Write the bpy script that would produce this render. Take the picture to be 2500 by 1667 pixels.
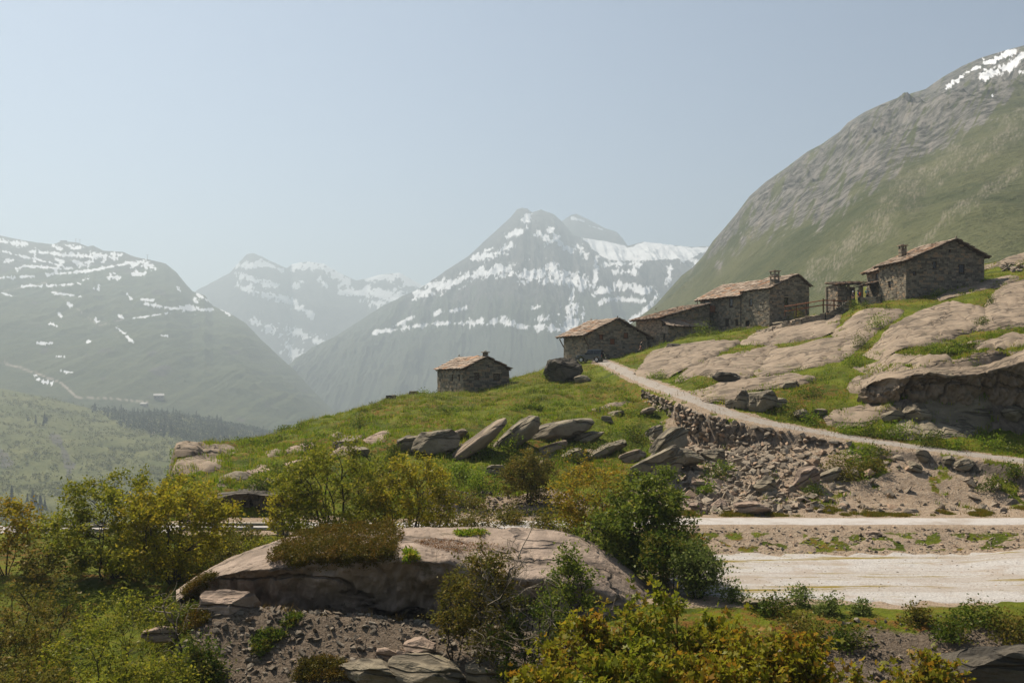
import bpy, bmesh, math, random
import numpy as np
from mathutils import Vector, Matrix

# ---------------------------------------------------------------- camera, sky, sun, exposure
SC = bpy.context.scene
COL = SC.collection
for _o in list(bpy.data.objects):
    bpy.data.objects.remove(_o)
FPX, Y0, XC = 2430.6, 930.0, 1250.0          # focal length, horizon row and centre column on a 2500 px wide picture
cam_d = bpy.data.cameras.new('camera')
cam_d.lens = 35.0
cam_d.sensor_width = 36.0
cam_d.sensor_fit = 'HORIZONTAL'
cam_d.shift_y = (Y0 - 833.5) / 2500.0
cam_d.clip_start = 0.5
cam_d.clip_end = 60000.0
cam = bpy.data.objects.new('camera', cam_d)
COL.objects.link(cam)
cam.rotation_euler = (math.radians(90), 0, 0)
SC.camera = cam

SUN_EL = math.radians(53)
SUN_AZ = math.radians(-42)                    # from +Y towards -X : behind the village, to the left
S_DIR = Vector((math.sin(SUN_AZ) * math.cos(SUN_EL), math.cos(SUN_AZ) * math.cos(SUN_EL), math.sin(SUN_EL)))
world = bpy.data.worlds.new('World')
SC.world = world
world.use_nodes = True
wn = world.node_tree.nodes
wl = world.node_tree.links
sky = wn.new('ShaderNodeTexSky')
sky.sky_type = 'NISHITA'
sky.sun_disc = False
sky.sun_elevation = SUN_EL
sky.sun_rotation = SUN_AZ
sky.altitude = 1800.0
sky.air_density = 1.0
sky.dust_density = 3.2
sky.ozone_density = 1.4
wl.new(sky.outputs[0], wn['Background'].inputs[0])
wn['Background'].inputs[1].default_value = 0.05
sun_d = bpy.data.lights.new('sun', 'SUN')
sun_d.energy = 5.0
sun_d.angle = math.radians(0.53)
sun_d.color = (1.0, 0.90, 0.75)
sun_o = bpy.data.objects.new('sun', sun_d)
COL.objects.link(sun_o)
sun_o.rotation_euler = S_DIR.to_track_quat('Z', 'Y').to_euler()
SC.view_settings.view_transform = 'Standard'
SC.view_settings.look = 'None'
SC.view_settings.gamma = 1.0
SC.view_settings.exposure = 0.9
SC.view_settings.use_curve_mapping = False
cy = SC.cycles
cy.use_denoising = True
cy.use_adaptive_sampling = True
cy.adaptive_threshold = 0.01
cy.max_bounces = 5
cy.diffuse_bounces = 1
cy.glossy_bounces = 1
cy.transmission_bounces = 3
cy.transparent_max_bounces = 6
cy.volume_bounces = 0
cy.sample_clamp_indirect = 4.0

# ---------------------------------------------------------------- helpers
RNG = np.random.default_rng(7)
random.seed(7)
_perm = np.random.default_rng(3).permutation(256).astype(np.int64)
_perm = np.concatenate([_perm, _perm, _perm])
_grad = np.random.default_rng(4).normal(size=(256, 3))
_grad /= np.linalg.norm(_grad, axis=1)[:, None]

def noise3(x, y, z):
    x, y, z = np.broadcast_arrays(np.asarray(x, float), np.asarray(y, float), np.asarray(z, float))
    xi, yi, zi = np.floor(x).astype(np.int64), np.floor(y).astype(np.int64), np.floor(z).astype(np.int64)
    xf, yf, zf = x - xi, y - yi, z - zi
    u, v, w = (t * t * t * (t * (t * 6 - 15) + 10) for t in (xf, yf, zf))
    out = 0.0
    for dx in (0, 1):
        for dy in (0, 1):
            for dz in (0, 1):
                h = _perm[_perm[_perm[(xi + dx) & 255] + ((yi + dy) & 255)] + ((zi + dz) & 255)]
                g = _grad[h]
                d = g[..., 0] * (xf - dx) + g[..., 1] * (yf - dy) + g[..., 2] * (zf - dz)
                out = out + d * (u if dx else 1 - u) * (v if dy else 1 - v) * (w if dz else 1 - w)
    return out * 1.6

def fbm(x, y, z=0.0, oct=4, gain=0.5, lac=2.03):
    a, s, t = 1.0, 0.0, 0.0
    for i in range(oct):
        s = s + a * noise3(np.asarray(x) + 17.3 * i, np.asarray(y) - 9.1 * i, np.asarray(z) + 4.7 * i)
        t += a
        a *= gain
        x, y, z = np.asarray(x) * lac, np.asarray(y) * lac, np.asarray(z) * lac
    return s / t

def ridged(x, y, z=0.0, oct=4, gain=0.55, lac=2.1):
    a, s, t = 1.0, 0.0, 0.0
    for i in range(oct):
        s = s + a * (1 - 2 * np.abs(noise3(np.asarray(x) + 31.3 * i, np.asarray(y) + 11.1 * i, np.asarray(z) - 2.7 * i)))
        t += a
        a *= gain
        x, y, z = np.asarray(x) * lac, np.asarray(y) * lac, np.asarray(z) * lac
    return s / t

def sstep(a, b, x):
    t = np.clip((x - a) / (b - a), 0, 1)
    return t * t * (3 - 2 * t)

def pchip(xs, ys, x):
    xs, ys, x = np.asarray(xs, float), np.asarray(ys, float), np.asarray(x, float)
    h = np.diff(xs)
    d = np.diff(ys) / h
    m = np.zeros_like(ys)
    m[0], m[-1] = d[0], d[-1]
    for i in range(1, len(xs) - 1):
        if d[i - 1] * d[i] > 0:
            w1, w2 = 2 * h[i] + h[i - 1], h[i] + 2 * h[i - 1]
            m[i] = (w1 + w2) / (w1 / d[i - 1] + w2 / d[i])
    k = np.clip(np.searchsorted(xs, x) - 1, 0, len(xs) - 2)
    t = np.clip((x - xs[k]) / h[k], 0, 1)
    return ((1 + 2 * t) * (1 - t) ** 2 * ys[k] + t * (1 - t) ** 2 * h[k] * m[k]
            + t * t * (3 - 2 * t) * ys[k + 1] + t * t * (t - 1) * h[k] * m[k + 1])

def np_mesh(name, V, F, smooth=True):
    """V (n,3); F (m,3) or (m,4) int array"""
    V = np.ascontiguousarray(V, dtype=np.float32)
    F = np.ascontiguousarray(F, dtype=np.int32)
    me = bpy.data.meshes.new(name)
    n, k = F.shape
    me.vertices.add(len(V))
    me.vertices.foreach_set('co', V.ravel())
    me.loops.add(n * k)
    me.loops.foreach_set('vertex_index', F.ravel())
    me.polygons.add(n)
    me.polygons.foreach_set('loop_start', np.arange(0, n * k, k, dtype=np.int32))
    me.polygons.foreach_set('use_smooth', np.full(n, smooth, dtype=bool))
    me.update(calc_edges=True)
    return me

def set_col(me, name, rgba):
    a = me.color_attributes.new(name, 'FLOAT_COLOR', 'POINT')
    a.data.foreach_set('color', np.ascontiguousarray(rgba, dtype=np.float32).ravel())

def grid_faces(nr, nc):
    i = np.arange(nr * nc).reshape(nr, nc)
    return np.stack([i[:-1, :-1], i[:-1, 1:], i[1:, 1:], i[1:, :-1]], -1).reshape(-1, 4)

def obj(name, me, mat=None, parent=None, loc=None, label=None, cat=None, group=None, kind=None):
    o = bpy.data.objects.new(name, me)
    COL.objects.link(o)
    if mat is not None and me is not None:
        if len(me.materials) == 0:
            me.materials.append(mat)
    if parent is not None:
        o.parent = parent
    if loc is not None:
        o.location = loc
    if label: o['label'] = label
    if cat: o['category'] = cat
    if group: o['group'] = group
    if kind or cat: o['kind'] = kind or 'thing'
    return o

def thing(name, label, cat, loc=(0, 0, 0), rz=0.0, group=None):
    o = bpy.data.objects.new(name, None)
    o.empty_display_size = 0.3
    COL.objects.link(o)
    o.location = loc
    o.rotation_euler = (0, 0, rz)
    o['label'] = label
    o['category'] = cat
    o['kind'] = 'thing'
    if group: o['group'] = group
    return o

def px(x, y, D):
    """the point at depth D metres in front of the camera on the sight line of picture point (x, y)"""
    return Vector(((x - XC) / FPX * D, D, (Y0 - y) / FPX * D))

# ---- node material helper
def hexmix(nt, fac, a, b):
    n = nt.nodes.new('ShaderNodeMix')
    n.data_type = 'RGBA'
    for sock, v in ((n.inputs[0], fac), (n.inputs[6], a), (n.inputs[7], b)):
        if hasattr(v, 'links'):
            nt.links.new(v, sock)
        elif isinstance(v, (int, float)):
            sock.default_value = v
        else:
            sock.default_value = (*v, 1.0)
    return n.outputs[2]

def nz(nt, scale, detail=4.0, rough=0.6, vec=None, dist=0.0):
    n = nt.nodes.new('ShaderNodeTexNoise')
    n.inputs['Scale'].default_value = scale
    n.inputs['Detail'].default_value = detail
    n.inputs['Roughness'].default_value = rough
    n.inputs['Distortion'].default_value = dist
    if vec is not None:
        nt.links.new(vec, n.inputs['Vector'])
    return n.outputs['Fac']

def ramp(nt, fac, lo, hi):
    n = nt.nodes.new('ShaderNodeMapRange')
    n.inputs[1].default_value = lo
    n.inputs[2].default_value = hi
    n.interpolation_type = 'SMOOTHSTEP'
    nt.links.new(fac, n.inputs[0])
    return n.outputs[0]

def math_n(nt, op, a, b=None):
    n = nt.nodes.new('ShaderNodeMath')
    n.operation = op
    for i, v in enumerate((a, b)):
        if v is None: continue
        if hasattr(v, 'links'):
            nt.links.new(v, n.inputs[i])
        else:
            n.inputs[i].default_value = v
    return n.outputs[0]

def coords(nt, scale=(1, 1, 1), rot=(0, 0, 0), kind='Object'):
    tc = nt.nodes.new('ShaderNodeTexCoord')
    mp = nt.nodes.new('ShaderNodeMapping')
    mp.inputs['Scale'].default_value = scale
    mp.inputs['Rotation'].default_value = rot
    nt.links.new(tc.outputs[kind], mp.inputs[0])
    return mp.outputs[0]

def new_mat(name, rough=0.9, spec=0.2):
    m = bpy.data.materials.new(name)
    m.use_nodes = True
    b = m.node_tree.nodes['Principled BSDF']
    b.inputs['Roughness'].default_value = rough
    b.inputs['Specular IOR Level'].default_value = spec
    return m, m.node_tree, b

def bump(nt, b, h, dist=0.05, strength=1.0):
    n = nt.nodes.new('ShaderNodeBump')
    n.inputs['Distance'].default_value = dist
    n.inputs['Strength'].default_value = strength
    nt.links.new(h, n.inputs['Height'])
    nt.links.new(n.outputs[0], b.inputs['Normal'])

def simple_mat(name, c, rough=0.8, var=0.25, scale=6.0, spec=0.2, bmp=0.0, metal=0.0):
    m, nt, b = new_mat(name, rough, spec)
    n = nz(nt, scale, 5, 0.65, coords(nt))
    c2 = tuple(v * (1 - var) for v in c)
    c1 = tuple(min(1, v * (1 + var)) for v in c)
    nt.links.new(hexmix(nt, ramp(nt, n, 0.3, 0.7), c2, c1), b.inputs['Base Color'])
    b.inputs['Metallic'].default_value = metal
    if bmp:
        bump(nt, b, n, bmp)
    return m
# ---------------------------------------------------------------- near terrain : profiles of the hill, gully and road bench
def _p(D, y=None, z=None):
    return (D, (Y0 - y) / FPX * D if z is None else z)
Y_ = lambda D, y: _p(D, y)
Z_ = lambda D, z: _p(D, z=z)
_near = [Z_(-60, -2.5), Z_(-8, -1.9), Z_(2, -1.9), Z_(7, -3.4), Z_(22, -12.5)]
_left = [Z_(30, -14), Z_(36, -12), Z_(42, -10.8), Z_(50, -9.7), Z_(57.5, -9.0), Z_(62, -9.0)]
_cent = [Z_(30, -13), Z_(34.6, -10.6), Z_(37.8, -8.8), Z_(41, -9.9), Z_(58.5, -8.85), Z_(62.5, -8.8)]
_rght = [Z_(30, -14), Z_(36, -11.0), Z_(40, -9.5), Z_(55, -9.45), Z_(58.5, -8.5), Z_(62.5, -8.55)]
_mid = [Z_(30, -14), Z_(36, -11.3), Z_(40, -9.7), Z_(54, -9.4), Z_(58.5, -8.7), Z_(62.5, -8.7)]
_fall = [Z_(64, -9.4), Z_(68, -11), Z_(74, -14), Z_(78, -16), Z_(84, -19), Z_(92, -23), Z_(104, -30), Z_(120, -40), Z_(160, -70), Z_(260, -135)]
COLS = {
    -1100: _left + _fall,
    0: _left + _fall,
    300: _left + _fall,
    398: _left + [Z_(64, -9), Z_(67, -9.2), Z_(70, -9.2), Z_(74, -9.3), Z_(78, -9.6), Z_(82, -10.4), Z_(86, -12), Z_(92, -16), Z_(120, -40), Z_(260, -130)],
    432: _cent[:2] + [Z_(37.8, -9.4)] + _cent[3:] + [Z_(64, -8.8), Z_(67, -8.2), Y_(71, 1162), Y_(74, 1140), Y_(77, 1118), Y_(80, 1098), Z_(84, -6.0), Z_(90, -9), Z_(120, -36), Z_(260, -130)],
    560: _cent[:2] + [Z_(37.8, -8.5)] + _cent[3:] + [Z_(64.2, -8.6), Y_(65.6, 1203), Y_(70, 1170), Y_(75, 1140), Y_(80, 1110), Y_(88, 1087), Z_(94, -6.0), Z_(102, -9), Z_(130, -32), Z_(260, -125)],
    800: _cent + [Z_(64, -8.5), Y_(67, 1212), Y_(72, 1170), Y_(77, 1125), Y_(83, 1085), Y_(91, 1050), Y_(100, 1024), Z_(110, -4.5), Z_(140, -24), Z_(260, -115)],
    1000: _cent[:2] + [Z_(37.8, -9.1)] + _cent[3:] + [Y_(64.5, 1258), Y_(68, 1205), Y_(73, 1150), Y_(78, 1100), Y_(85, 1050), Y_(94, 1010), Y_(105, 980), Y_(116, 966), Z_(140, -10), Z_(260, -100)],
    1130: _cent[:2] + [Z_(37.8, -9.35)] + _cent[3:] + [Y_(64.5, 1255), Y_(68, 1210), Y_(73, 1150), Y_(78, 1095), Y_(86, 1045), Y_(96, 1005), Y_(108, 972), Y_(118, 957), Z_(140, -4), Z_(260, -85)],
    1300: _mid + [Y_(64.5, 1252), Y_(68, 1212), Y_(73, 1155), Y_(78, 1100), Y_(87, 1040), Y_(98, 985), Y_(113, 940), Y_(128, 910), Z_(150, -1), Z_(260, -70)],
    1400: _mid + [Y_(65, 1248), Y_(69, 1208), Y_(75, 1130), Y_(81, 1080), Y_(90, 1020), Y_(103, 965), Y_(120, 920), Y_(136, 887), Z_(156, 3.0), Z_(260, -55)],
    1500: _mid + [Y_(65, 1245), Y_(69, 1198), Y_(75, 1130), Y_(82, 1070), Y_(92, 1010), Y_(105, 957), Y_(118, 912), Y_(138, 874), Z_(165, 4.2), Z_(260, -25)],
    1600: _rght + [Y_(65, 1243), Y_(68, 1202), Y_(73, 1140), Y_(80, 1090), Y_(90, 1012), Y_(100, 957), Y_(112, 915), Y_(138, 848), Z_(165, 5.2), Z_(260, 0)],
    1700: _rght + [Y_(65, 1242), Y_(69, 1192), Y_(76, 1128), Y_(83.5, 1088), Y_(91, 968), Y_(100, 916), Y_(116, 876), Y_(140, 822), Z_(165, 6.5), Z_(260, 3)],
    1850: _rght + [Y_(65, 1242), Y_(68.5, 1202), Y_(74, 1132), Y_(78, 1090), Y_(83, 1002), Y_(96, 927), Y_(115, 857), Y_(142, 797), Z_(165, 8), Z_(260, 8)],
    2000: _rght + [Y_(65, 1242), Y_(68, 1207), Y_(72.5, 1134), Y_(75.2, 1092), Y_(81, 1020), Y_(92, 925), Y_(108, 840), Y_(135, 772), Z_(165, 9.6), Z_(260, 15)],
    2120: _rght + [Y_(65, 1243), Y_(67.5, 1215), Y_(71, 1142), Y_(73.2, 1104), Y_(80.5, 1030), Y_(89, 930), Y_(104, 830), Y_(122, 742), Z_(145, 11), Z_(260, 25)],
    2200: _rght + [Y_(65, 1244), Y_(67.3, 1218), Y_(70.5, 1148), Y_(72.6, 1112), Y_(80.2, 1022), Y_(83.6, 912), Y_(103, 815), Y_(122, 733), Z_(145, 12.5), Z_(260, 26)],
    2330: _rght + [Y_(64.5, 1248), Y_(67, 1227), Y_(69.5, 1164), Y_(71, 1130), Y_(79.8, 1040), Y_(82, 893), Y_(101, 800), Y_(124, 705), Z_(145, 15.5), Z_(260, 30)],
    2500: _rght[:3] + [Z_(55, -9.2)] + _rght[4:] + [Y_(64, 1250), Y_(66, 1237), Y_(68, 1180), Y_(69, 1154), Y_(80, 1062), Y_(82.6, 872), Y_(104, 760), Y_(140, 622), Z_(165, 20.2), Z_(260, 31)],
    3600: _rght[:3] + [Z_(55, -9.0)] + _rght[4:] + [Y_(64, 1250), Y_(66, 1237), Y_(68, 1180), Y_(69, 1154), Z_(80, -4.3), Z_(83, 2.4), Z_(104, 9), Z_(140, 22), Z_(170, 26), Z_(260, 40)],
}
_cx = np.array(sorted(COLS))
_ct = (_cx - XC) / FPX
_feat = np.array([_near + COLS[int(c)] for c in _cx])           # (ncol, nfeat, 2)
TG = np.linspace((-420 - XC) / FPX, (2920 - XC) / FPX, 500)
DG = np.concatenate([np.linspace(-60, 24, 26)[:-1], np.linspace(24, 33, 14)[:-1], np.linspace(33, 66, 140)[:-1],
                     np.linspace(66, 92, 135)[:-1], np.linspace(92, 150, 130)[:-1], np.linspace(150, 262, 40)])
FD = np.stack([pchip(_ct, _feat[:, k, 0], TG) for k in range(_feat.shape[1])], 1)
FZ = np.stack([pchip(_ct, _feat[:, k, 1], TG) for k in range(_feat.shape[1])], 1)
HG = np.stack([np.interp(DG, FD[i], FZ[i]) for i in range(len(TG))], 1)     # rows = D, cols = t

def smooth_rows(H, n):
    for _ in range(n):
        P = np.pad(H, ((1, 1), (0, 0)), mode='edge')
        H = 0.25 * P[:-2] + 0.5 * P[1:-1] + 0.25 * P[2:]
    return H
HG = smooth_rows(HG, 3)
XG = np.abs(DG)[:, None] * 0 + np.maximum(DG, 14.0)[:, None] * TG[None, :]   # near the camera the columns run parallel
YG = np.repeat(DG[:, None], len(TG), 1)

# track that climbs from the right to the barn : picture points with their depth
PATH_PX = [(2900, 1190, 62), (2700, 1158, 66), (2500, 1127, 70), (2330, 1104, 72.5), (2150, 1080, 75), (2000, 1055, 77.6), (1850, 1027, 80.8), (1760, 1002, 84.5),
           (1700, 979, 88.5), (1640, 956, 95), (1590, 938, 103), (1545, 918, 112), (1503, 897, 123), (1472, 884, 133), (1455, 877, 143)]
_pp = np.array([px(*p) for p in PATH_PX])
_s = np.concatenate([[0], np.cumsum(np.linalg.norm(np.diff(_pp[:, :2], axis=0), axis=1))])
_ss = np.arange(0, _s[-1], 0.5)
PATH = np.stack([pchip(_s, _pp[:, k], _ss) for k in range(3)], 1)
_tan = np.gradient(PATH[:, :2], axis=0)
_tan /= np.linalg.norm(_tan, axis=1)[:, None]
PATH_N = np.stack([_tan[:, 1], -_tan[:, 0]], 1)          # to the uphill side (away from the camera)
PATH_N[PATH_N[:, 1] < 0] *= 1

def path_dist(X, Y):
    """signed distance to the track's middle line (+ uphill), height of the track there"""
    sh = X.shape
    X, Y = X.ravel(), Y.ravel()
    sd = np.full(X.shape, 99.0)
    zz = np.zeros(X.shape)
    near = (Y > 55) & (Y < 152) & (X > 0)
    idx = np.nonzero(near)[0]
    for c in np.array_split(idx, max(1, len(idx) // 4000)):
        d2 = (X[c, None] - PATH[None, :, 0]) ** 2 + (Y[c, None] - PATH[None, :, 1]) ** 2
        k = d2.argmin(1)
        dx, dy = X[c] - PATH[k, 0], Y[c] - PATH[k, 1]
        sd[c] = np.sign(dx * PATH_N[k, 0] + dy * PATH_N[k, 1]) * np.sqrt(d2[np.arange(len(c)), k])
        zz[c] = PATH[k, 2]
    return sd.reshape(sh), zz.reshape(sh)

PSD, PZ = path_dist(XG, YG)
_upside = np.median(PATH_N[:, 1]) > 0
if not _upside:
    PATH_N = -PATH_N
    PSD = -PSD
XPX = XC + FPX * TG[None, :] + 0 * YG
_n1 = fbm(XG / 5.5, YG / 5.5, 1.3, 4)
_n2 = fbm(XG / 1.3, YG / 1.3, 5.1, 3)
# how rough the ground is: flat on the road, the lot and the track
ROADBAND = sstep(56.8, 58.2, YG) * (1 - sstep(62.8, 64.2, YG))
LOTBAND = sstep(1480, 1600, XPX) * sstep(39.5, 41.5, YG) * (1 - sstep(54.2, 55.4, YG))
PATHBAND = 1 - sstep(2.0, 3.4, np.abs(PSD))
SMOOTHB = np.clip(ROADBAND + LOTBAND + PATHBAND, 0, 1)
CRAG = sstep(2080, 2180, XPX) * sstep(78.5, 81, YG) * (1 - sstep(86, 96, YG))
HG = HG + (1 - SMOOTHB) * sstep(24, 40, YG) * (0.36 * _n1 + 0.17 * _n2)
HG = HG + (1 - SMOOTHB) * sstep(64, 68, YG) * (1 - sstep(100, 118, YG)) * sstep(1700, 1600, XPX) * 0.55 * (ridged(XG / 4.2, YG / 6.0, 17.0, 3) - 0.25)
HG = HG + (1 - SMOOTHB) * CRAG * 0.8 * ridged(XG / 3.0, YG / 3.0, HG / 2.0, 4)
# cut the track into the slope: bench with a slight fall towards the valley
bench = PZ + 0.09 * np.clip(PSD, -2.2, 2.2)
wdn = 1 - sstep(1.9, 2.5, -PSD)           # sharp on the downhill side (retaining wall)
wup = 1 - sstep(1.9, 4.2, PSD)
wq = np.where(PSD < 0, wdn, wup)
HG = HG * (1 - wq) + bench * wq
_big = np.array([[t] for t in TG])

def hgt(X, Y):
    """ground height at world X, Y"""
    X, Y = np.asarray(X, float), np.asarray(Y, float)
    t = X / np.maximum(Y, 14.0)
    r = np.clip(np.searchsorted(DG, Y) - 1, 0, len(DG) - 2)
    fr = np.clip((Y - DG[r]) / (DG[r + 1] - DG[r]), 0, 1)
    cf = np.clip((t - TG[0]) / (TG[1] - TG[0]), 0, len(TG) - 1.001)
    c = cf.astype(int)
    fc = cf - c
    return ((HG[r, c] * (1 - fc) + HG[r, c + 1] * fc) * (1 - fr) + (HG[r + 1, c] * (1 - fc) + HG[r + 1, c + 1] * fc) * fr)

def hit(x, y, dmin=33.0):
    """first ground point on the sight line of picture point (x, y)"""
    t = (x - XC) / FPX
    D = np.arange(dmin, 250, 0.1)
    g = hgt(t * D, D) - (Y0 - y) / FPX * D
    k = np.nonzero(g >= 0)[0]
    d = D[k[0]] if len(k) else None
    if d is None:
        j = int(np.argmax(g / D))
        d = D[j]
    return np.array([t * d, d, float(hgt(t * d, d))])

def to_px(X, Y, Z):
    return XC + FPX * X / Y, Y0 - FPX * Z / Y

# ---- colour masks: R bare earth and stones, G bare rock, B dry heath
XP, YP = to_px(XG, np.maximum(YG, 14.0), HG)
_m1 = fbm(XG / 4.0, YG / 4.0, 9.0, 4)
_m2 = fbm(XG / 1.1, YG / 1.1, 2.0, 3)
dirt = np.zeros_like(HG)
below_path = (PSD < -1.2) & (YG > 55) | (PSD > 90)
deb = sstep(1560, 1680, XP + 60 * _m1) * sstep(62.8, 63.6, YG) * np.where(PSD < -1.0, 1, 0)
_grassy = sstep(-0.02, 0.28, _m1 + 0.5 * _m2 + 0.25 * sstep(1150, 1080, YP) * sstep(2000, 2150, XP) - 0.1)
dirt = np.maximum(dirt, deb * (1 - 0.75 * _grassy))
foot = sstep(1010, 1080, XP) * (1 - sstep(1590, 1650, XP)) * sstep(62.8, 63.4, YG) * (1 - sstep(66.5, 69.5, YG + 2 * _m1))
dirt = np.maximum(dirt, foot * sstep(0.35, -0.1, _m1 + 0.6 * _m2))
bank = sstep(1600, 1680, XP) * sstep(53.5, 54.6, YG) * (1 - sstep(58.4, 58.8, YG))
dirt = np.maximum(dirt, bank * (1 - 0.9 * sstep(-0.12, 0.16, _m1 + 0.9 * _m2)))
dirt = np.maximum(dirt, 0.75 * sstep(1880, 2000, XP + 50 * _m1) * sstep(25, 30, YG) * (1 - sstep(38.6, 39.6, YG + _m1)))
fg = sstep(25, 31, YG) * (1 - sstep(42.5, 43.5, YG + _m1)) * sstep(430, 520, XP + 60 * _m1) * (1 - sstep(1330, 1480, XP))
dirt = np.maximum(dirt, fg)
lot = sstep(1500, 1640, XP) * sstep(41, 43, YG + 2 * _m1) * (1 - sstep(54.5, 55.6, YG))
dirt = np.maximum(dirt, lot)
dirt = np.maximum(dirt, ROADBAND * sstep(300, 500, XP) * 0.9)
dirt = np.maximum(dirt, (1 - sstep(1.1, 1.7, np.abs(PSD) + 0.8 * _m2)))
slope = np.gradient(HG, axis=0) / np.gradient(DG)[:, None]
rock = sstep(0.85, 1.4, slope) * sstep(60, 64, YG)
rock = np.maximum(rock, CRAG * sstep(0.5, 0.9, slope))
hillside_r = sstep(1640, 1760, XP) * sstep(4, 8, PSD) * (1 - sstep(150, 190, YG))
rock = np.maximum(rock, 0.5 * hillside_r * sstep(0.15, 0.45, fbm(XG / 3.5, YG / 7.0, 4.0, 4)))
dry = sstep(0.0, 0.5, fbm(XG / 7.0, YG / 7.0, 21.0, 4) + 0.2) * 0.8
dry = np.maximum(dry, sstep(1700, 1900, XP) * sstep(34, 36, YG) * (1 - sstep(39, 41, YG)))
dry = np.maximum(dry, sstep(0.3, 0.6, fg))
dry = np.where(dirt * (1 - fg) * sstep(41, 42, YG) > 0.2, np.minimum(dry, 0.7), dry)
MASK = np.stack([dirt, rock, dry, np.ones_like(dry)], -1)
GRASSW = np.clip(1 - dirt - rock, 0, 1)

def ground_material():
    m, nt, b = new_mat('hillside_ground', 0.95, 0.1)
    at = nt.nodes.new('ShaderNodeVertexColor'); at.layer_name = 'mask'
    sp = nt.nodes.new('ShaderNodeSeparateColor'); nt.links.new(at.outputs[0], sp.inputs[0])
    co = coords(nt)
    n1, n2, n3 = nz(nt, 0.35, 5, 0.6, co), nz(nt, 2.2, 5, 0.65, co), nz(nt, 9.0, 4, 0.7, co)
    g = hexmix(nt, ramp(nt, n1, 0.35, 0.65), (0.048, 0.068, 0.004), (0.12, 0.140, 0.009))
    g = hexmix(nt, ramp(nt, n2, 0.5, 0.8), g, (0.14, 0.115, 0.018))
    d = hexmix(nt, ramp(nt, n2, 0.3, 0.7), (0.11, 0.078, 0.018), (0.19, 0.078, 0.020))
    g = hexmix(nt, math_n(nt, 'MULTIPLY', sp.outputs[2], ramp(nt, n2, 0.42, 0.62)), g, d)
    e = hexmix(nt, ramp(nt, n2, 0.3, 0.7), (0.29, 0.21, 0.142), (0.42, 0.325, 0.235))
    e = hexmix(nt, ramp(nt, nz(nt, 26.0, 3, 0.8, co), 0.42, 0.62), e, (0.165, 0.118, 0.078))
    e = hexmix(nt, ramp(nt, n3, 0.45, 0.75), e, (0.36, 0.31, 0.25))
    shale = hexmix(nt, ramp(nt, n3, 0.35, 0.7), (0.105, 0.078, 0.054), (0.19, 0.150, 0.112))
    e = hexmix(nt, ramp(nt, sp.outputs[2], 0.82, 0.97), e, shale)
    r = hexmix(nt, ramp(nt, n2, 0.3, 0.7), (0.11, 0.09, 0.07), (0.22, 0.175, 0.135))
    r = hexmix(nt, ramp(nt, n1, 0.55, 0.7), r, (0.075, 0.07, 0.052))
    # masks get a ragged edge
    def edge(s):
        return ramp(nt, math_n(nt, 'ADD', s, math_n(nt, 'MULTIPLY', math_n(nt, 'SUBTRACT', n2, 0.5), 0.8)), 0.38, 0.62)
    c = hexmix(nt, edge(sp.outputs[0]), g, e)
    c = hexmix(nt, edge(sp.outputs[1]), c, r)
    nt.links.new(c, b.inputs['Base Color'])
    bump(nt, b, math_n(nt, 'ADD', math_n(nt, 'MULTIPLY', n2, 0.7), math_n(nt, 'MULTIPLY', n3, 0.4)), 0.28)
    return m

V = np.stack([XG, YG, HG], -1).reshape(-1, 3)
me = np_mesh('hillside', V, grid_faces(len(DG), len(TG)))
set_col(me, 'mask', MASK.reshape(-1, 4))
obj('hillside', me, ground_material(), kind='structure')

# ---- road, track and gravel lot : sheets laid over the ground
def sheet(name, P, Q, mat, across=9, lift=0.035, jit=0.25, seed=0.0):
    """strip between the world polylines P and Q (n,2), draped on the ground, ragged along both sides"""
    n = len(P)
    s = np.linspace(0, 1, across)
    dirv = (Q - P) / np.linalg.norm(Q - P, axis=1)[:, None]
    P = P + dirv * (jit * fbm(P[:, 0] / 1.7, P[:, 1] / 1.7, seed, 3))[:, None]
    Q = Q + dirv * (jit * fbm(Q[:, 0] / 1.7, Q[:, 1] / 1.7, seed + 5, 3))[:, None]
    X = P[:, None, 0] * (1 - s) + Q[:, None, 0] * s
    Yy = P[:, None, 1] * (1 - s) + Q[:, None, 1] * s
    Zz = hgt(X, Yy) + lift
    Zz[:, 0] -= 0.10
    Zz[:, -1] -= 0.10
    me = np_mesh(name, np.stack([X, Yy, Zz], -1).reshape(-1, 3), grid_faces(n, across))
    return obj(name, me, mat, kind='structure')

def gravel_material(name, a, bcol, fine=22.0, patch=None):
    m, nt, b = new_mat(name, 0.95, 0.1)
    co = coords(nt)
    n1, n2, n3 = nz(nt, 0.5, 4, 0.6, co), nz(nt, fine, 4, 0.75, co), nz(nt, 3.0, 5, 0.7, co)
    c = hexmix(nt, ramp(nt, n2, 0.35, 0.7), a, bcol)
    c = hexmix(nt, ramp(nt, n3, 0.5, 0.8), c, tuple(v * 0.72 for v in a))
    c = hexmix(nt, math_n(nt, 'MULTIPLY', ramp(nt, n1, 0.48, 0.66), 0.6), c, (0.29, 0.235, 0.185))
    if patch:
        cs = coords(nt, (0.12, 1.0, 1.0))
        p = nz(nt, 0.9, 5, 0.7, cs)
        c = hexmix(nt, math_n(nt, 'MULTIPLY', ramp(nt, nz(nt, 0.5, 4, 0.65, coords(nt, (0.10, 1.4, 1.0), (0, 0, 0.03))), 0.42, 0.62), 0.55), c, (0.29, 0.245, 0.20))
        c = hexmix(nt, ramp(nt, p, 0.55, 0.66), c, patch)
    nt.links.new(c, b.inputs['Base Color'])
    bump(nt, b, math_n(nt, 'ADD', n2, n3), 0.06)
    return m
M_ROAD = gravel_material('pale_gravel_road', (0.40, 0.372, 0.348), (0.52, 0.492, 0.468))
M_LOT = gravel_material('gravel_lot_stones', (0.31, 0.292, 0.275), (0.50, 0.478, 0.455), 9.0, (0.20, 0.15, 0.03))
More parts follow.
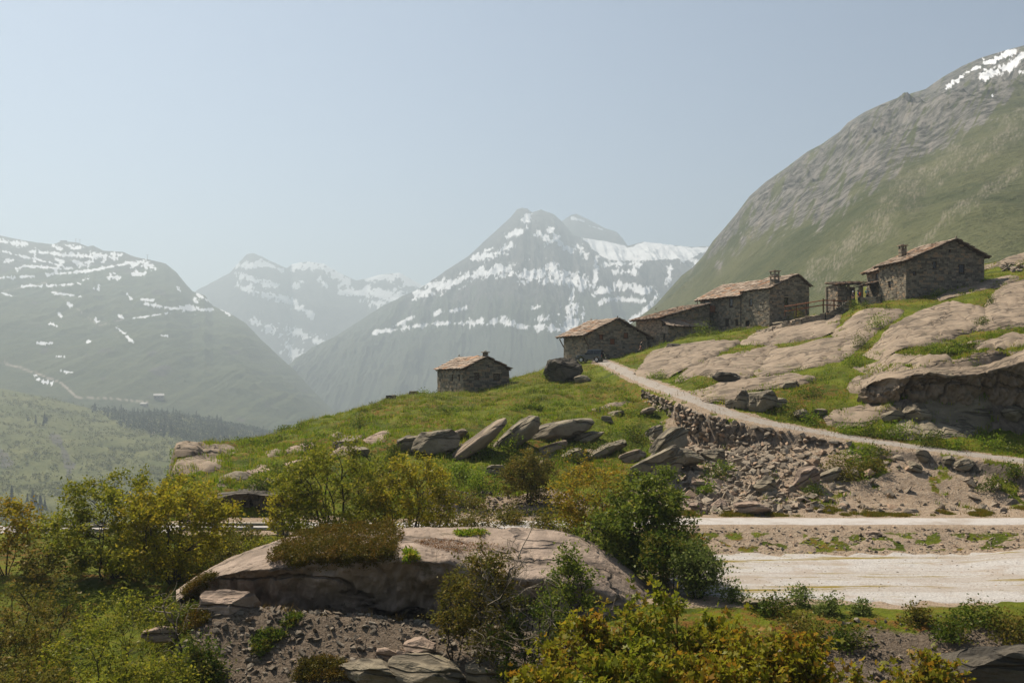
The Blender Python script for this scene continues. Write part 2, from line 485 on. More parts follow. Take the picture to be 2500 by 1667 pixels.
M_TRACK = gravel_material('dusty_track', (0.27, 0.238, 0.205), (0.38, 0.348, 0.31))
xs = np.arange(-36, 46, 0.45)
sheet('road', np.stack([xs, 58.7 + 0 * xs], 1), np.stack([xs, 62.4 + 0 * xs], 1), M_ROAD, 9, 0.03, 0.35)
sheet('path', PATH[:, :2] - PATH_N * 0.95, PATH[:, :2] + PATH_N * 1.1, M_TRACK, 8, 0.03, 0.5, 3.0)
xs = np.arange(7.5, 40, 0.3)
sheet('gravel_lot', np.stack([xs, 43.2 + 1.0 * np.sin(xs / 4.0) * sstep(7, 12, xs)], 1), np.stack([xs, 54.6 + 0 * xs], 1), M_LOT, 40, 0.03, 2.2, 8.0)
# ---------------------------------------------------------------- mountains
def seg_dist(X, Y, pts):
    d = np.full(X.shape, 1e9)
    for (x0, y0), (x1, y1) in zip(pts[:-1], pts[1:]):
        L = (x1 - x0) ** 2 + (y1 - y0) ** 2 + 1e-9
        u = np.clip(((X - x0) * (x1 - x0) + (Y - y0) * (y1 - y0)) / L, 0, 1)
        d = np.minimum(d, np.hypot(X - x0 - u * (x1 - x0), Y - y0 - u * (y1 - y0)))
    return d

def in_poly(X, Y, poly):
    ins = np.zeros(X.shape, bool)
    n = len(poly)
    for i in range(n):
        (x0, y0), (x1, y1) = poly[i], poly[(i + 1) % n]
        c = ((y0 > Y) != (y1 > Y)) & (X < (x1 - x0) * (Y - y0) / (y1 - y0 + 1e-12) + x0)
        ins ^= c
    return ins

def mountain(name, ridge, base, x0, x1, nc, nr, mask_fn, mat, rough, rscale, power=1.0, seed=0.0, back=(0.12, 0.35), relief=None, dense=None):
    """ridge, base: lists of (x, y, D). A slope from the base line up to the ridge, then a far side that falls away."""
    xs = np.linspace(x0, x1, nc) if dense is None else np.concatenate([np.linspace(x0, dense[0], 24)[:-1], np.linspace(dense[0], dense[1], nc), np.linspace(dense[1], x1, 24)[1:]])
    R = np.array(ridge, float); B = np.array(base, float)
    ry, rD = np.interp(xs, R[:, 0], R[:, 1]), pchip(R[:, 0], R[:, 2], xs)
    by, bD = pchip(B[:, 0], B[:, 1], xs), pchip(B[:, 0], B[:, 2], xs)
    s = np.linspace(0, 1, nr)[:, None]
    t = ((xs - XC) / FPX)[None, :]
    D = bD + (rD - bD) * s
    bz, rz = (Y0 - by) / FPX * bD, (Y0 - ry) / FPX * rD
    Zm = bz + (rz - bz) * (s ** power)
    X = t * D
    Ym = D.copy()
    amp = rough * np.sin(np.pi * np.clip(s, 0, 1)) ** 0.7
    Zm = Zm + amp * (ridged(X / rscale, Ym / rscale, seed, 5) - 0.2)
    if relief is not None:
        Zm = Zm + relief(X, Ym, Zm, s, xs)
    Zm[-1] += 0.06 * rough * ridged(X[-1] / (rscale * 0.15), 0 * X[-1], seed + 3, 4)
    Xp, Yp = to_px(X, Ym, Zm)
    M = mask_fn(Xp, Yp, X, Ym, Zm)
    # far side
    bk = []
    for k, f in enumerate((0.02, 0.08, 0.2, 0.45)):
        Db = rD * (1 + back[0] * f * 2)
        zb = Zm[-1] - (rz - bz).clip(30) * back[1] * f * 2
        bk.append(np.stack([t[0] * Db, Db, zb], -1))
    V = np.concatenate([np.stack([X, Ym, Zm], -1), np.stack(bk, 0)], 0)
    M = np.concatenate([M, np.repeat(M[-1:], 4, 0)], 0)
    me = np_mesh(name, V.reshape(-1, 3), grid_faces(V.shape[0], V.shape[1]))
    set_col(me, 'mask', M.reshape(-1, 4))
    return obj(name, me, mat, kind='structure')

def mountain_material(name, grass, grass2, rockc, rock2, fs, bd=0.13):
    """mask R snow, G bare rock, B pale track or scree"""
    m, nt, b = new_mat(name, 0.95, 0.05)
    at = nt.nodes.new('ShaderNodeVertexColor'); at.layer_name = 'mask'
    sp = nt.nodes.new('ShaderNodeSeparateColor'); nt.links.new(at.outputs[0], sp.inputs[0])
    co = coords(nt, (1, 1, 1))
    n1, n2, n3 = nz(nt, fs, 6, 0.65, co), nz(nt, fs * 9, 5, 0.7, co), nz(nt, fs * 45, 4, 0.7, co)
    mix12 = math_n(nt, 'ADD', math_n(nt, 'MULTIPLY', n1, 0.6), math_n(nt, 'MULTIPLY', n2, 0.4))
    g = hexmix(nt, ramp(nt, mix12, 0.38, 0.62), grass, grass2)
    g = hexmix(nt, ramp(nt, n3, 0.5, 0.75), g, tuple(v * 0.6 for v in grass))
    r = hexmix(nt, ramp(nt, n2, 0.35, 0.65), rock2, rockc)
    c = hexmix(nt, ramp(nt, math_n(nt, 'ADD', sp.outputs[1], math_n(nt, 'MULTIPLY', math_n(nt, 'SUBTRACT', n2, 0.5), 0.9)), 0.35, 0.65), g, r)
    c = hexmix(nt, sp.outputs[2], c, (0.34, 0.29, 0.25))
    c = hexmix(nt, ramp(nt, math_n(nt, 'ADD', sp.outputs[0], math_n(nt, 'ADD', math_n(nt, 'MULTIPLY', math_n(nt, 'SUBTRACT', n2, 0.5), 0.5), math_n(nt, 'MULTIPLY', math_n(nt, 'SUBTRACT', n3, 0.5), 0.8))), 0.24, 0.76), c, (0.66, 0.68, 0.71))
    nt.links.new(c, b.inputs['Base Color'])
    bump(nt, b, math_n(nt, 'ADD', n2, math_n(nt, 'MULTIPLY', n3, 0.4)), bd / fs / 9)
    return m

def strokes(Xp, Yp, lst, ragx=0.05, ragy=0.05, seed=0.0, amp=0.7, wk=1.0):
    m = np.zeros(Xp.shape)
    n = 0.75 * fbm((Xp + 0.4 * Yp) * ragx * 0.35, Yp * ragy * 0.5, seed, 4) + 0.7 * fbm((Xp - 0.5 * Yp) * ragx * 1.2, (Yp + 0.3 * Xp) * ragx * 0.8, seed + 3, 4)
    for pts, w in lst:
        w = w * wk
        d = seg_dist(Xp, Yp, pts)
        m = np.maximum(m, sstep(0.12, 0.92, 1.1 - 0.7 * d / w + 1.9 * amp * n))
    return m

def polys(Xp, Yp, lst, ragx=0.05, ragy=0.05, seed=1.0, amp=6.0):
    m = np.zeros(Xp.shape)
    n = amp * fbm(Xp * ragx, Yp * ragy, seed, 4)
    n2_ = amp * fbm(Xp * ragx, Yp * ragy, seed + 7, 4)
    for p in lst:
        m = np.maximum(m, in_poly(Xp + n, Yp + n2_, p).astype(float))
    return m

# -- central massif
def mask_central(Xp, Yp, X, Y, Z):
    snow = polys(Xp, Yp, [[(1420, 579), (1445, 574), (1522, 590), (1533, 607), (1572, 590), (1688, 604), (1716, 604), (1740, 606), (1690, 629), (1610, 635), (1500, 637), (1472, 629), (1440, 600)]])
    snow = np.maximum(snow, strokes(Xp, Yp, [
        ([(1019, 720), (1090, 694), (1163, 668), (1240, 657)], 8), ([(1279, 670), (1362, 668), (1423, 695)], 11), ([(1163, 629), (1210, 618), (1246, 602)], 6),
        ([(1240, 579), (1268, 563)], 5), ([(1290, 530), (1278, 550)], 6), ([(1322, 575), (1345, 590)], 7), ([(1340, 560), (1372, 598), (1395, 612)], 4), ([(1478, 646), (1561, 646)], 4),
        ([(1500, 664), (1555, 665)], 3.5), ([(1456, 629), (1450, 701)], 3.5), ([(1456, 714), (1500, 696), (1594, 709)], 6), ([(1462, 738), (1500, 728), (1577, 735)], 3.5),
        ([(1602, 721), (1577, 756), (1539, 783)], 4), ([(914, 812), (1058, 790), (1140, 788)], 3), ([(1150, 790), (1224, 784), (1279, 795), (1384, 803)], 5),
        ([(1063, 764), (1146, 751)], 3), ([(1395, 770), (1398, 800)], 15), ([(1350, 640), (1338, 668), (1330, 690)], 4), ([(1430, 620), (1410, 600)], 5), ([(1640, 650), (1630, 690)], 4), ([(1400, 690), (1395, 740)], 3),
        ([(1310, 782), (1340, 776)], 3), ([(1300, 752), (1312, 748)], 3), ([(1405, 540), (1430, 552)], 3), ([(1390, 530), (1410, 528)], 3), ([(1650, 620), (1700, 640)], 5),
        ([(960, 798), (1005, 775)], 3)], 0.13, 0.10, 2.0, 1.35, 1.4))
    rock = np.clip(sstep(820, 640, Yp + 40 * fbm(Xp / 60, Yp / 60, 3.0, 3)) + 0.6 * fbm(Xp / 14, Yp / 40, 4.0, 4), 0, 1)
    return np.stack([snow, rock, 0 * snow, 0 * snow + 1], -1)
M_FAR = mountain_material('far_massif', (0.036, 0.046, 0.028), (0.058, 0.066, 0.040), (0.075, 0.068, 0.060), (0.020, 0.021, 0.023), 1 / 500.0)
def relief_c(X, Y, Z, s, xs):
    g = ridged(X / 190.0, Z / 700.0, 2.0, 5, 0.6)
    return 95.0 * (g - 0.2) * np.sin(np.pi * s) ** 0.6
mountain('central_massif',
         [(600, 1000, 4060), (720, 885, 4234), (830, 815, 4408), (930, 750, 4582), (1030, 702, 4814), (1100, 655, 4988), (1150, 622, 5046), (1180, 592, 5104), (1220, 556, 5162), (1248, 530, 5220), (1262, 512, 5220), (1275, 508, 5220), (1288, 510, 5220), (1298, 519, 5220), (1310, 516, 5220), (1322, 513, 5220), (1335, 518, 5220), (1352, 524, 5220), (1370, 540, 5249),
          (1400, 575, 5278), (1420, 582, 5336), (1480, 590, 5394), (1530, 602, 5394), (1572, 591, 5394), (1620, 597, 5394), (1690, 604, 5394), (1760, 600, 5394), (2100, 640, 5394)],
         [(600, 1060, 3016), (820, 1060, 3016), (1200, 1010, 3074), (1600, 960, 3132), (2100, 960, 3190)],
         620, 2050, 470, 185, mask_central, M_FAR, 45.0, 480.0, 1.0, 5.0, relief=relief_c, dense=(690, 1740))
def mask_c2(Xp, Yp, X, Y, Z):
    snow = strokes(Xp, Yp, [([(1395, 532), (1425, 540)], 3), ([(1440, 552), (1470, 560)], 2.5)], 0.09, 0.05, 6.0)
    return np.stack([snow, 0 * snow + 1, 0 * snow, 0 * snow + 1], -1)
mountain('rear_peak', [(1330, 590, 6148), (1372, 540, 6148), (1395, 525, 6148), (1408, 523, 6148), (1440, 538, 6148), (1478, 558, 6148), (1505, 566, 6148), (1520, 582, 6148), (1534, 603, 6148), (1560, 640, 6148)],
         [(1330, 700, 5626), (1560, 700, 5626)], 1335, 1556, 110, 50, mask_c2, M_FAR, 20.0, 400.0, 1.0, 8.0)

# -- second massif on the left of it
def mask_left_far(Xp, Yp, X, Y, Z):
    snow = strokes(Xp, Yp, [
        ([(583, 673), (671, 698)], 6), ([(583, 701), (640, 716), (699, 732)], 5), ([(700, 732), (760, 768)], 5), ([(577, 651), (649, 640)], 5), ([(640, 640), (690, 660)], 3),
        ([(712, 645), (760, 645), (793, 654), (850, 690)], 8), ([(903, 680), (940, 676), (975, 674), (1030, 698)], 9), ([(905, 718), (940, 722), (985, 722)], 12), ([(915, 735), (945, 745)], 6),
        ([(831, 712), (887, 718)], 5), ([(616, 783), (682, 812)], 6), ([(710, 808), (793, 836)], 7), ([(699, 850), (748, 876)], 8), ([(720, 700), (735, 690)], 4), ([(780, 680), (800, 700)], 3), ([(760, 880), (720, 884)], 4)],
        0.13, 0.10, 12.0, 1.35, 1.4)
    return np.stack([snow, 0 * snow + 0.9, 0 * snow, 0 * snow + 1], -1)
mountain('left_far_massif',
         [(380, 790, 6380), (485, 707, 6380), (560, 668, 6380), (585, 640, 6380), (602, 622, 6380), (618, 619, 6380), (640, 628, 6380), (675, 645, 6380), (700, 655, 6496), (715, 645, 6728), (750, 640, 6728), (790, 645, 6728), (830, 668, 6728), (870, 686, 6728),
          (900, 680, 6844), (925, 672, 6844), (975, 667, 6844), (1000, 680, 6844), (1030, 698, 6844), (1060, 700, 6844), (1200, 800, 6844)],
         [(380, 1040, 4988), (1200, 1040, 5104)], 400, 1150, 260, 100, mask_left_far, M_FAR, 75.0, 560.0, 1.0, 15.0)

# -- the mountain on the left with its ski pistes
def mask_left(Xp, Yp, X, Y, Z):
    thin = [([(0, 589), (62, 596)], 5), ([(70, 614), (195, 625), (282, 631)], 4), ([(224, 622), (257, 629)], 7), ([(327, 647), (345, 640), (373, 650)], 7), ([(0, 612), (100, 636), (178, 656)], 2.2),
            ([(62, 649), (166, 657)], 2.5), ([(116, 670), (220, 662), (323, 639)], 3), ([(54, 699), (120, 697), (199, 692)], 2.6), ([(0, 678), (83, 674)], 2.6), ([(124, 714), (199, 724)], 2),
            ([(265, 676), (286, 678)], 5), ([(323, 668), (356, 668)], 4), ([(352, 742), (420, 752), (518, 757)], 3), ([(445, 753), (480, 752)], 6), ([(323, 777), (415, 764)], 2), ([(481, 718), (520, 740), (560, 768)], 2.6),
            ([(286, 801), (305, 815), (323, 836)], 3), ([(91, 836), (128, 838)], 3), ([(87, 923), (105, 930), (128, 936)], 4), ([(149, 907), (174, 909)], 3.5), ([(124, 791), (140, 796)], 3), ([(165, 738), (172, 748)], 3.5),
            ([(143, 765), (150, 775)], 3), ([(230, 708), (240, 702)], 4), ([(204, 682), (214, 680)], 4), ([(435, 704), (440, 712)], 3.5), ([(474, 730), (482, 738)], 4), ([(232, 780), (236, 786)], 4), ([(290, 770), (300, 778)], 3),
            ([(138, 870), (158, 870)], 2.2), ([(310, 717), (322, 731)], 2.2), ([(345, 731), (376, 733)], 3), ([(85, 622), (84, 640)], 3.5), ([(10, 640), (30, 636)], 4), ([(130, 600), (150, 606)], 4), ([(165, 600), (195, 606)], 5),
            ([(20, 590), (55, 598)], 3), ([(272, 620), (298, 622)], 3), ([(394, 818), (410, 820)], 2), ([(215, 834), (222, 834)], 3), ([(0, 714), (30, 722)], 1.6), ([(40, 656), (60, 650)], 4), ([(180, 640), (200, 646), (225, 640)], 6), ([(140, 636), (160, 640)], 4)]
    snow = strokes(Xp, Yp, thin, 0.16, 0.16, 31.0, 1.1, 1.05)
    track = strokes(Xp, Yp, [([(0, 882), (50, 898), (100, 915), (150, 935), (187, 969)], 2.2), ([(187, 970), (270, 972), (360, 982)], 1.4), ([(0, 712), (110, 690), (240, 795), (300, 780)], 0.6)], 0.02, 0.02, 33.0, 0.3)
    rock = sstep(700, 620, Yp + 60 * fbm(Xp / 50, Yp / 50, 8.0, 4)) * 0.8
    rock = np.maximum(rock, 0.75 * sstep(0.1, 0.5, fbm(Xp / 70, Yp / 40, 18.0, 4)))
    return np.stack([snow, rock, track * 0.8, 0 * snow + 1], -1)
def relief_l(X, Y, Z, s, xs):
    g = ridged((X - 0.3 * Z) / 170.0, Z / 520.0, 14.0, 5, 0.6) - 0.25
    return 24.0 * g * np.sin(np.pi * s) ** 0.5 + 5.0 * fbm(X / 45.0, Z / 30.0, 3.0, 4) * np.sin(np.pi * s)
M_LEFT = mountain_material('left_mountain', (0.036, 0.048, 0.020), (0.066, 0.074, 0.032), (0.070, 0.064, 0.052), (0.026, 0.029, 0.024), 1 / 320.0)
left_mt = mountain('left_mountain',
         [(-700, 560, 4300), (-200, 560, 4300), (0, 576, 4200), (60, 588, 4200), (100, 594, 4150), (130, 597, 4100), (150, 590, 4100), (185, 592, 4100), (215, 603, 4000), (228, 600, 4000), (250, 612, 3950), (300, 616, 3900), (330, 628, 3850), (370, 636, 3800),
          (405, 645, 3800), (430, 665, 3750), (455, 696, 3700), (470, 712, 3700), (500, 722, 3650), (520, 748, 3600), (560, 765, 3500), (600, 790, 3450), (640, 832, 3350), (680, 870, 3250), (720, 905, 3150), (760, 950, 3050), (800, 990, 2950), (840, 1030, 2850), (1000, 1130, 2600), (1200, 1200, 2500)],
         [(-700, 985, 1900), (0, 985, 1900), (200, 1000, 1950), (400, 1045, 1950), (700, 1110, 1900), (1200, 1230, 1800)], -690, 1150, 370, 200, mask_left, M_LEFT, 34.0, 420.0, 1.05, 22.0, dense=(-20, 860), relief=relief_l)

# -- the shrub-covered slope below it, left edge
def mask_near_left(Xp, Yp, X, Y, Z):
    z0 = np.zeros_like(Xp)
    track = strokes(Xp, Yp, [([(372, 1058), (395, 1048), (420, 1030), (412, 1026), (425, 1022), (450, 1018)], 2.6)], 0.02, 0.02, 3.0, 0.2)
    crag = strokes(Xp, Yp, [([(130, 1060), (160, 1110), (170, 1150)], 12), ([(0, 1100), (15, 1130)], 12)], 0.05, 0.05, 5.0, 0.8)
    return np.stack([z0, np.maximum(0.25, crag), track, z0 + 1], -1)
M_SLOPE = mountain_material('valley_slope', (0.075, 0.085, 0.028), (0.12, 0.122, 0.045), (0.11, 0.10, 0.08), (0.045, 0.048, 0.038), 1 / 110.0)
def relief_v(X, Y, Z, s, xs):
    return 9.0 * (ridged(X / 120.0 + Y / 260.0, Y / 400.0, 2.0, 3) - 0.3) * np.sin(np.pi * s) ** 0.6
SLOPE_R = [(-700, 930, 1750), (0, 948, 1700), (120, 972, 1650), (230, 1000, 1600), (330, 1012, 1600), (430, 1012, 1650), (520, 1030, 1700), (700, 1068, 1750), (850, 1110, 1700), (1200, 1180, 1500)]
SLOPE_B = [(-700, 1420, 640), (0, 1420, 640), (300, 1400, 650), (700, 1360, 660), (1200, 1320, 700)]
slope_o = mountain('valley_slope', SLOPE_R, SLOPE_B, -690, 1100, 300, 140, mask_near_left, M_SLOPE, 7.0, 90.0, 1.25, 41.0, relief=relief_v)

# -- the rock mountain on the right
def mask_right(Xp, Yp, X, Y, Z):
    snow = strokes(Xp, Yp, [([(2316, 213), (2330, 200), (2350, 188)], 6), ([(2362, 176), (2394, 163)], 4), ([(2406, 153), (2440, 140), (2478, 126)], 8), ([(2404, 185), (2440, 172), (2463, 167), (2500, 132), (2540, 110)], 11), ([(2420, 232), (2424, 236)], 3), ([(2490, 176), (2496, 176)], 3)], 0.12, 0.12, 51.0, 1.0)
    lim = np.interp(Xp, [1500, 1640, 1715, 1760, 1820, 1921, 2059, 2151, 2289, 2420, 2500, 2700], [770, 690, 650, 640, 600, 565, 525, 450, 370, 290, 215, 150])
    nn = fbm(Xp / 45, Yp / 45, 61.0, 4)
    rock = sstep(60, -60, Yp - lim + 60 * nn + 50 * fbm((Xp + 0.6 * Yp) / 26, (Yp - Xp) / 160, 66.0, 4))
    rock = rock * (1 - 0.8 * sstep(0.12, 0.4, fbm((Xp + 0.6 * Yp) / 40, (Yp - Xp) / 130, 71.0, 4)))
    scree = strokes(Xp, Yp, [([(2560, 280), (2500, 305), (2400, 360), (2289, 411), (2180, 500), (2059, 617), (2000, 660)], 30), ([(2500, 400), (2330, 520), (2200, 640)], 12), ([(2230, 250), (2192, 330)], 9), ([(2130, 390), (2120, 440)], 6), ([(1860, 540), (1830, 575)], 8), ([(1980, 330), (1900, 420)], 8)], 0.03, 0.03, 77.0, 0.9)
    sc = scree * sstep(-0.2, 0.5, fbm(Xp / 5, Yp / 5, 79.0, 3) + 0.5 * fbm((Xp + 0.8 * Yp) / 18, (Yp - Xp) / 80, 7.0, 3)) * 0.42
    stri = fbm((Xp + 0.55 * Yp) / 7.0, (Yp - Xp) / 90.0, 91.0, 4, 0.6)
    rock = np.clip(rock * (0.72 + 0.9 * stri) + 0.12 * stri, 0, 1)
    sc = np.maximum(sc, 0.5 * rock * sstep(0.22, 0.5, fbm((Xp + 0.55 * Yp) / 16.0, (Yp - Xp) / 70.0, 93.0, 4)))
    return np.stack([snow, rock, sc, 0 * snow + 1], -1)
M_RIGHT = mountain_material('right_mountain', (0.052, 0.063, 0.029), (0.098, 0.102, 0.050), (0.185, 0.175, 0.158), (0.026, 0.030, 0.028), 1 / 110.0, 0.30)
def relief_r(X, Y, Z, s, xs):
    xs = xs[None, :]
    up = sstep(0.45, 0.8, s)
    crag = ridged((X - 0.75 * Z) / 170.0, Z / 420.0 + Y / 900.0, 5.0, 6, 0.62) - 0.3
    led = fbm((X - 0.75 * Z) / 26.0, (Z + 0.5 * X) / 190.0, 6.0, 5, 0.6)
    low = ridged((X - 0.7 * Z) / 130.0, Z / 600.0, 9.0, 3) - 0.3
    return (up * (70.0 * crag + 26.0 * led) + (1 - up) * 7.0 * low) * np.clip((1 - s) * 2.6, 0.012, 1) * np.clip(s * 6, 0, 1)
mountain('right_mountain',
         [(1380, 920, 1500), (1480, 850, 1500), (1540, 790, 1500), (1600, 745, 1480), (1640, 700, 1470), (1665, 672, 1460), (1690, 655, 1450), (1715, 628, 1450), (1740, 590, 1440), (1770, 556, 1430), (1800, 520, 1420), (1830, 480, 1410), (1870, 445, 1400), (1920, 410, 1390), (1970, 372, 1370), (2010, 350, 1360), (2050, 322, 1350), (2070, 300, 1345), (2110, 275, 1340), (2150, 256, 1330),
          (2200, 236, 1320), (2260, 218, 1310), (2300, 190, 1300), (2350, 162, 1290), (2400, 140, 1280), (2450, 125, 1270), (2500, 112, 1260), (2600, 90, 1260), (3400, 20, 1260)],
         [(1380, 960, 420), (1600, 930, 400), (1900, 885, 300), (2200, 800, 235), (2500, 720, 230), (3400, 700, 220)], 1390, 3200, 470, 220, mask_right, M_RIGHT, 6.0, 160.0, 1.15, 55.0, relief=relief_r, dense=(1500, 2540))

# -- valley floor: the sheet that everything stands on, out to the horizon
m_fl = simple_mat('valley_meadow', (0.09, 0.10, 0.045), 0.95, 0.3, 0.01)
zf = -215.0
obj('valley_floor', np_mesh('valley_floor', [(-14500, -14500, zf), (14500, -14500, zf), (14500, 14500, zf), (-14500, 14500, zf)], np.array([[0, 1, 2, 3]])), m_fl, kind='structure')

# -- air
def haze_box():
    x0, x1, y0, y1, z0, z1 = -14600, 14600, -14600, 14600, zf - 1.5, 985.0
    Vb = [(x, y, z) for z in (z0, z1) for y in (y0, y1) for x in (x0, x1)]
    Fb = np.array([[0, 2, 3, 1], [4, 5, 7, 6], [0, 1, 5, 4], [2, 6, 7, 3], [0, 4, 6, 2], [1, 3, 7, 5]])
    m = bpy.data.materials.new('haze_air')
    m.use_nodes = True
    nt = m.node_tree
    nt.nodes.remove(nt.nodes['Principled BSDF'])
    v = nt.nodes.new('ShaderNodeVolumePrincipled')
    v.inputs['Color'].default_value = (0.645, 0.77, 0.87, 1)
    v.inputs['Density'].default_value = 0.00025
    v.inputs['Anisotropy'].default_value = 0.35
    nt.links.new(v.outputs[0], nt.nodes['Material Output'].inputs['Volume'])
    obj('haze', np_mesh('haze', Vb, Fb, False), m, kind='stuff')
haze_box()
# ---------------------------------------------------------------- rock
def rock_material(name, light, dark, lichen, fol=(0.25, 1.0, 2.2), rot=(0.25, 0.3, 0.0), streak=0.5, fine=7.0, crack=0.9, bd=0.17):
    m, nt, b = new_mat(name, 0.88, 0.25)
    co = coords(nt)
    cf = coords(nt, fol, rot)
    n1, n2, n3 = nz(nt, 0.45, 5, 0.6, co), nz(nt, fine, 5, 0.7, co), nz(nt, 1.1, 5, 0.65, cf, 0.6)
    nc = nz(nt, 0.5, 3, 0.5, coords(nt, (0.22, 0.75, 1.0), (0.1, 0.2, 0.55)), 0.5)
    ck = math_n(nt, 'ABSOLUTE', math_n(nt, 'SUBTRACT', nc, 0.5))
    crk = ramp(nt, ck, 0.005, 0.030)                      # 0 inside a crack
    c = hexmix(nt, ramp(nt, n1, 0.3, 0.7), dark, light)
    c = hexmix(nt, math_n(nt, 'MULTIPLY', ramp(nt, nz(nt, 0.22, 5, 0.7, coords(nt, (1.6, 0.35, 0.8), (0, 0, 0.5)), 0.8), 0.48, 0.68), 0.55), c, tuple(v * 0.5 for v in dark))
    c = hexmix(nt, math_n(nt, 'MULTIPLY', ramp(nt, n3, 0.5, 0.72), streak), c, tuple(v * 0.62 for v in dark))
    c = hexmix(nt, math_n(nt, 'MULTIPLY', ramp(nt, n2, 0.5, 0.75), 0.5), c, tuple(v * 0.55 for v in light))
    c = hexmix(nt, math_n(nt, 'MULTIPLY', ramp(nt, nz(nt, 0.8, 6, 0.75, co), 0.56, 0.66), 0.75), c, lichen)
    c = hexmix(nt, math_n(nt, 'MULTIPLY', math_n(nt, 'SUBTRACT', 1.0, crk), crack * 0.75), c, tuple(v * 0.32 for v in dark))
    nt.links.new(c, b.inputs['Base Color'])
    h = math_n(nt, 'ADD', math_n(nt, 'MULTIPLY', n2, 0.35), math_n(nt, 'ADD', math_n(nt, 'MULTIPLY', n3, 1.1), math_n(nt, 'MULTIPLY', crk, 1.2)))
    bump(nt, b, h, bd)
    return m
M_SLAB = rock_material('polished_gneiss', (0.27, 0.208, 0.148), (0.185, 0.140, 0.098), (0.15, 0.132, 0.085), fol=(0.5, 0.35, 1.6), rot=(0.0, 0.2, 0.6), streak=0.35, bd=0.09)
M_GREY = rock_material('grey_gneiss', (0.27, 0.228, 0.16), (0.15, 0.124, 0.085), (0.165, 0.152, 0.075), fine=5.0)
M_DARK = rock_material('dark_rock', (0.11, 0.092, 0.068), (0.055, 0.047, 0.035), (0.085, 0.078, 0.05), fine=4.0)  # darkest of the rock tones, shared by several boulders and the roadside cliff
M_PINK = rock_material('pink_granite', (0.37, 0.275, 0.21), (0.255, 0.185, 0.138), (0.20, 0.17, 0.115), (0.18, 0.8, 2.6), (0.1, 0.1, 0.0), 0.4)
M_STONE = None

def poly_sdf(X, Y, P):
    d = np.full(X.shape, 1e9); ny = np.zeros(X.shape)
    A = 0.5 * sum(P[i][0] * P[(i + 1) % len(P)][1] - P[(i + 1) % len(P)][0] * P[i][1] for i in range(len(P)))
    for i in range(len(P)):
        x0, y0 = P[i]; x1, y1 = P[(i + 1) % len(P)]
        L = (x1 - x0) ** 2 + (y1 - y0) ** 2 + 1e-9
        u = np.clip(((X - x0) * (x1 - x0) + (Y - y0) * (y1 - y0)) / L, 0, 1)
        q = np.hypot(X - x0 - u * (x1 - x0), Y - y0 - u * (y1 - y0))
        n = -(x1 - x0) / math.sqrt(L) * (1 if A > 0 else -1)
        ny = np.where(q < d, n, ny)
        d = np.minimum(d, q)
    return np.where(in_poly(X, Y, P), d, -d), ny

SLAB_POLYS = []
def slab(poly, H, label, mat=None, seed=0.0, cell=(0.17, 0.34), name='rock_slab', group=None, front=0.35, dome=0.0, cat='rock', rough=1.0):
    W = [hit(x, y) for x, y in poly]
    P = [(w[0], w[1]) for w in W]
    A = np.array(P)
    mrg = 0.7
    gx = np.arange(A[:, 0].min() - mrg, A[:, 0].max() + mrg, cell[0])
    gy = np.arange(A[:, 1].min() - mrg, A[:, 1].max() + mrg, cell[1])
    X, Y = np.meshgrid(gx, gy)
    d, ny = poly_sdf(X, Y, P)
    d = d + 0.45 * fbm(X / 1.9, Y / 3.0, seed + 2.0, 4)
    SLAB_POLYS.append((A[:, 0].min() - 1, A[:, 0].max() + 1, A[:, 1].min() - 1, A[:, 1].max() + 1, P))
    w = np.where(ny < -0.2, front, 0.8)
    H = H * 0.55
    dome = dome * 0.3
    d = d + (1.0 if seed < 20 else 0.8 if seed < 24 else 0.2)
    base = hgt(X, Y)
    h = np.where(d > 0, H * (1 - np.exp(-np.maximum(d, 0) / w)), 0.9 * d - 0.04)
    dm = np.clip(d / (0.5 * max(1.0, min(np.ptp(A[:, 0]), np.ptp(A[:, 1])))), 0, 1)
    h = h + dome * dm
    fol = ridged((X * 0.35 + Y * 0.1) / 1.5, (Y * 0.5 + X * 0.4) / 1.6, seed, 4)
    inn = sstep(0.0, 0.8, d)
    Zs = base + h + rough * inn * (0.10 * fol + 0.16 * fbm(X / 2.5, Y / 3.5, seed + 9, 4))
    # terraced joints running down the dip
    jt = np.abs(fbm((X * 0.8 - Y * 0.25) / 3.4, (Y * 0.45 + X * 0.35) / 7.0, seed + 20, 3))
    Zs -= rough * inn * 0.22 * sstep(0.035, 0.0, jt)
    keep = d > -0.75
    F = grid_faces(len(gy), len(gx))
    kf = keep.ravel()[F].any(1)
    F = F[kf]
    used = np.unique(F)
    remap = np.full(X.size, -1); remap[used] = np.arange(len(used))
    Vv = np.stack([X, Y, Zs], -1).reshape(-1, 3)[used]
    me = np_mesh(name, Vv, remap[F])
    return obj(name, me, mat or M_SLAB, label=label, cat=cat, group=group)

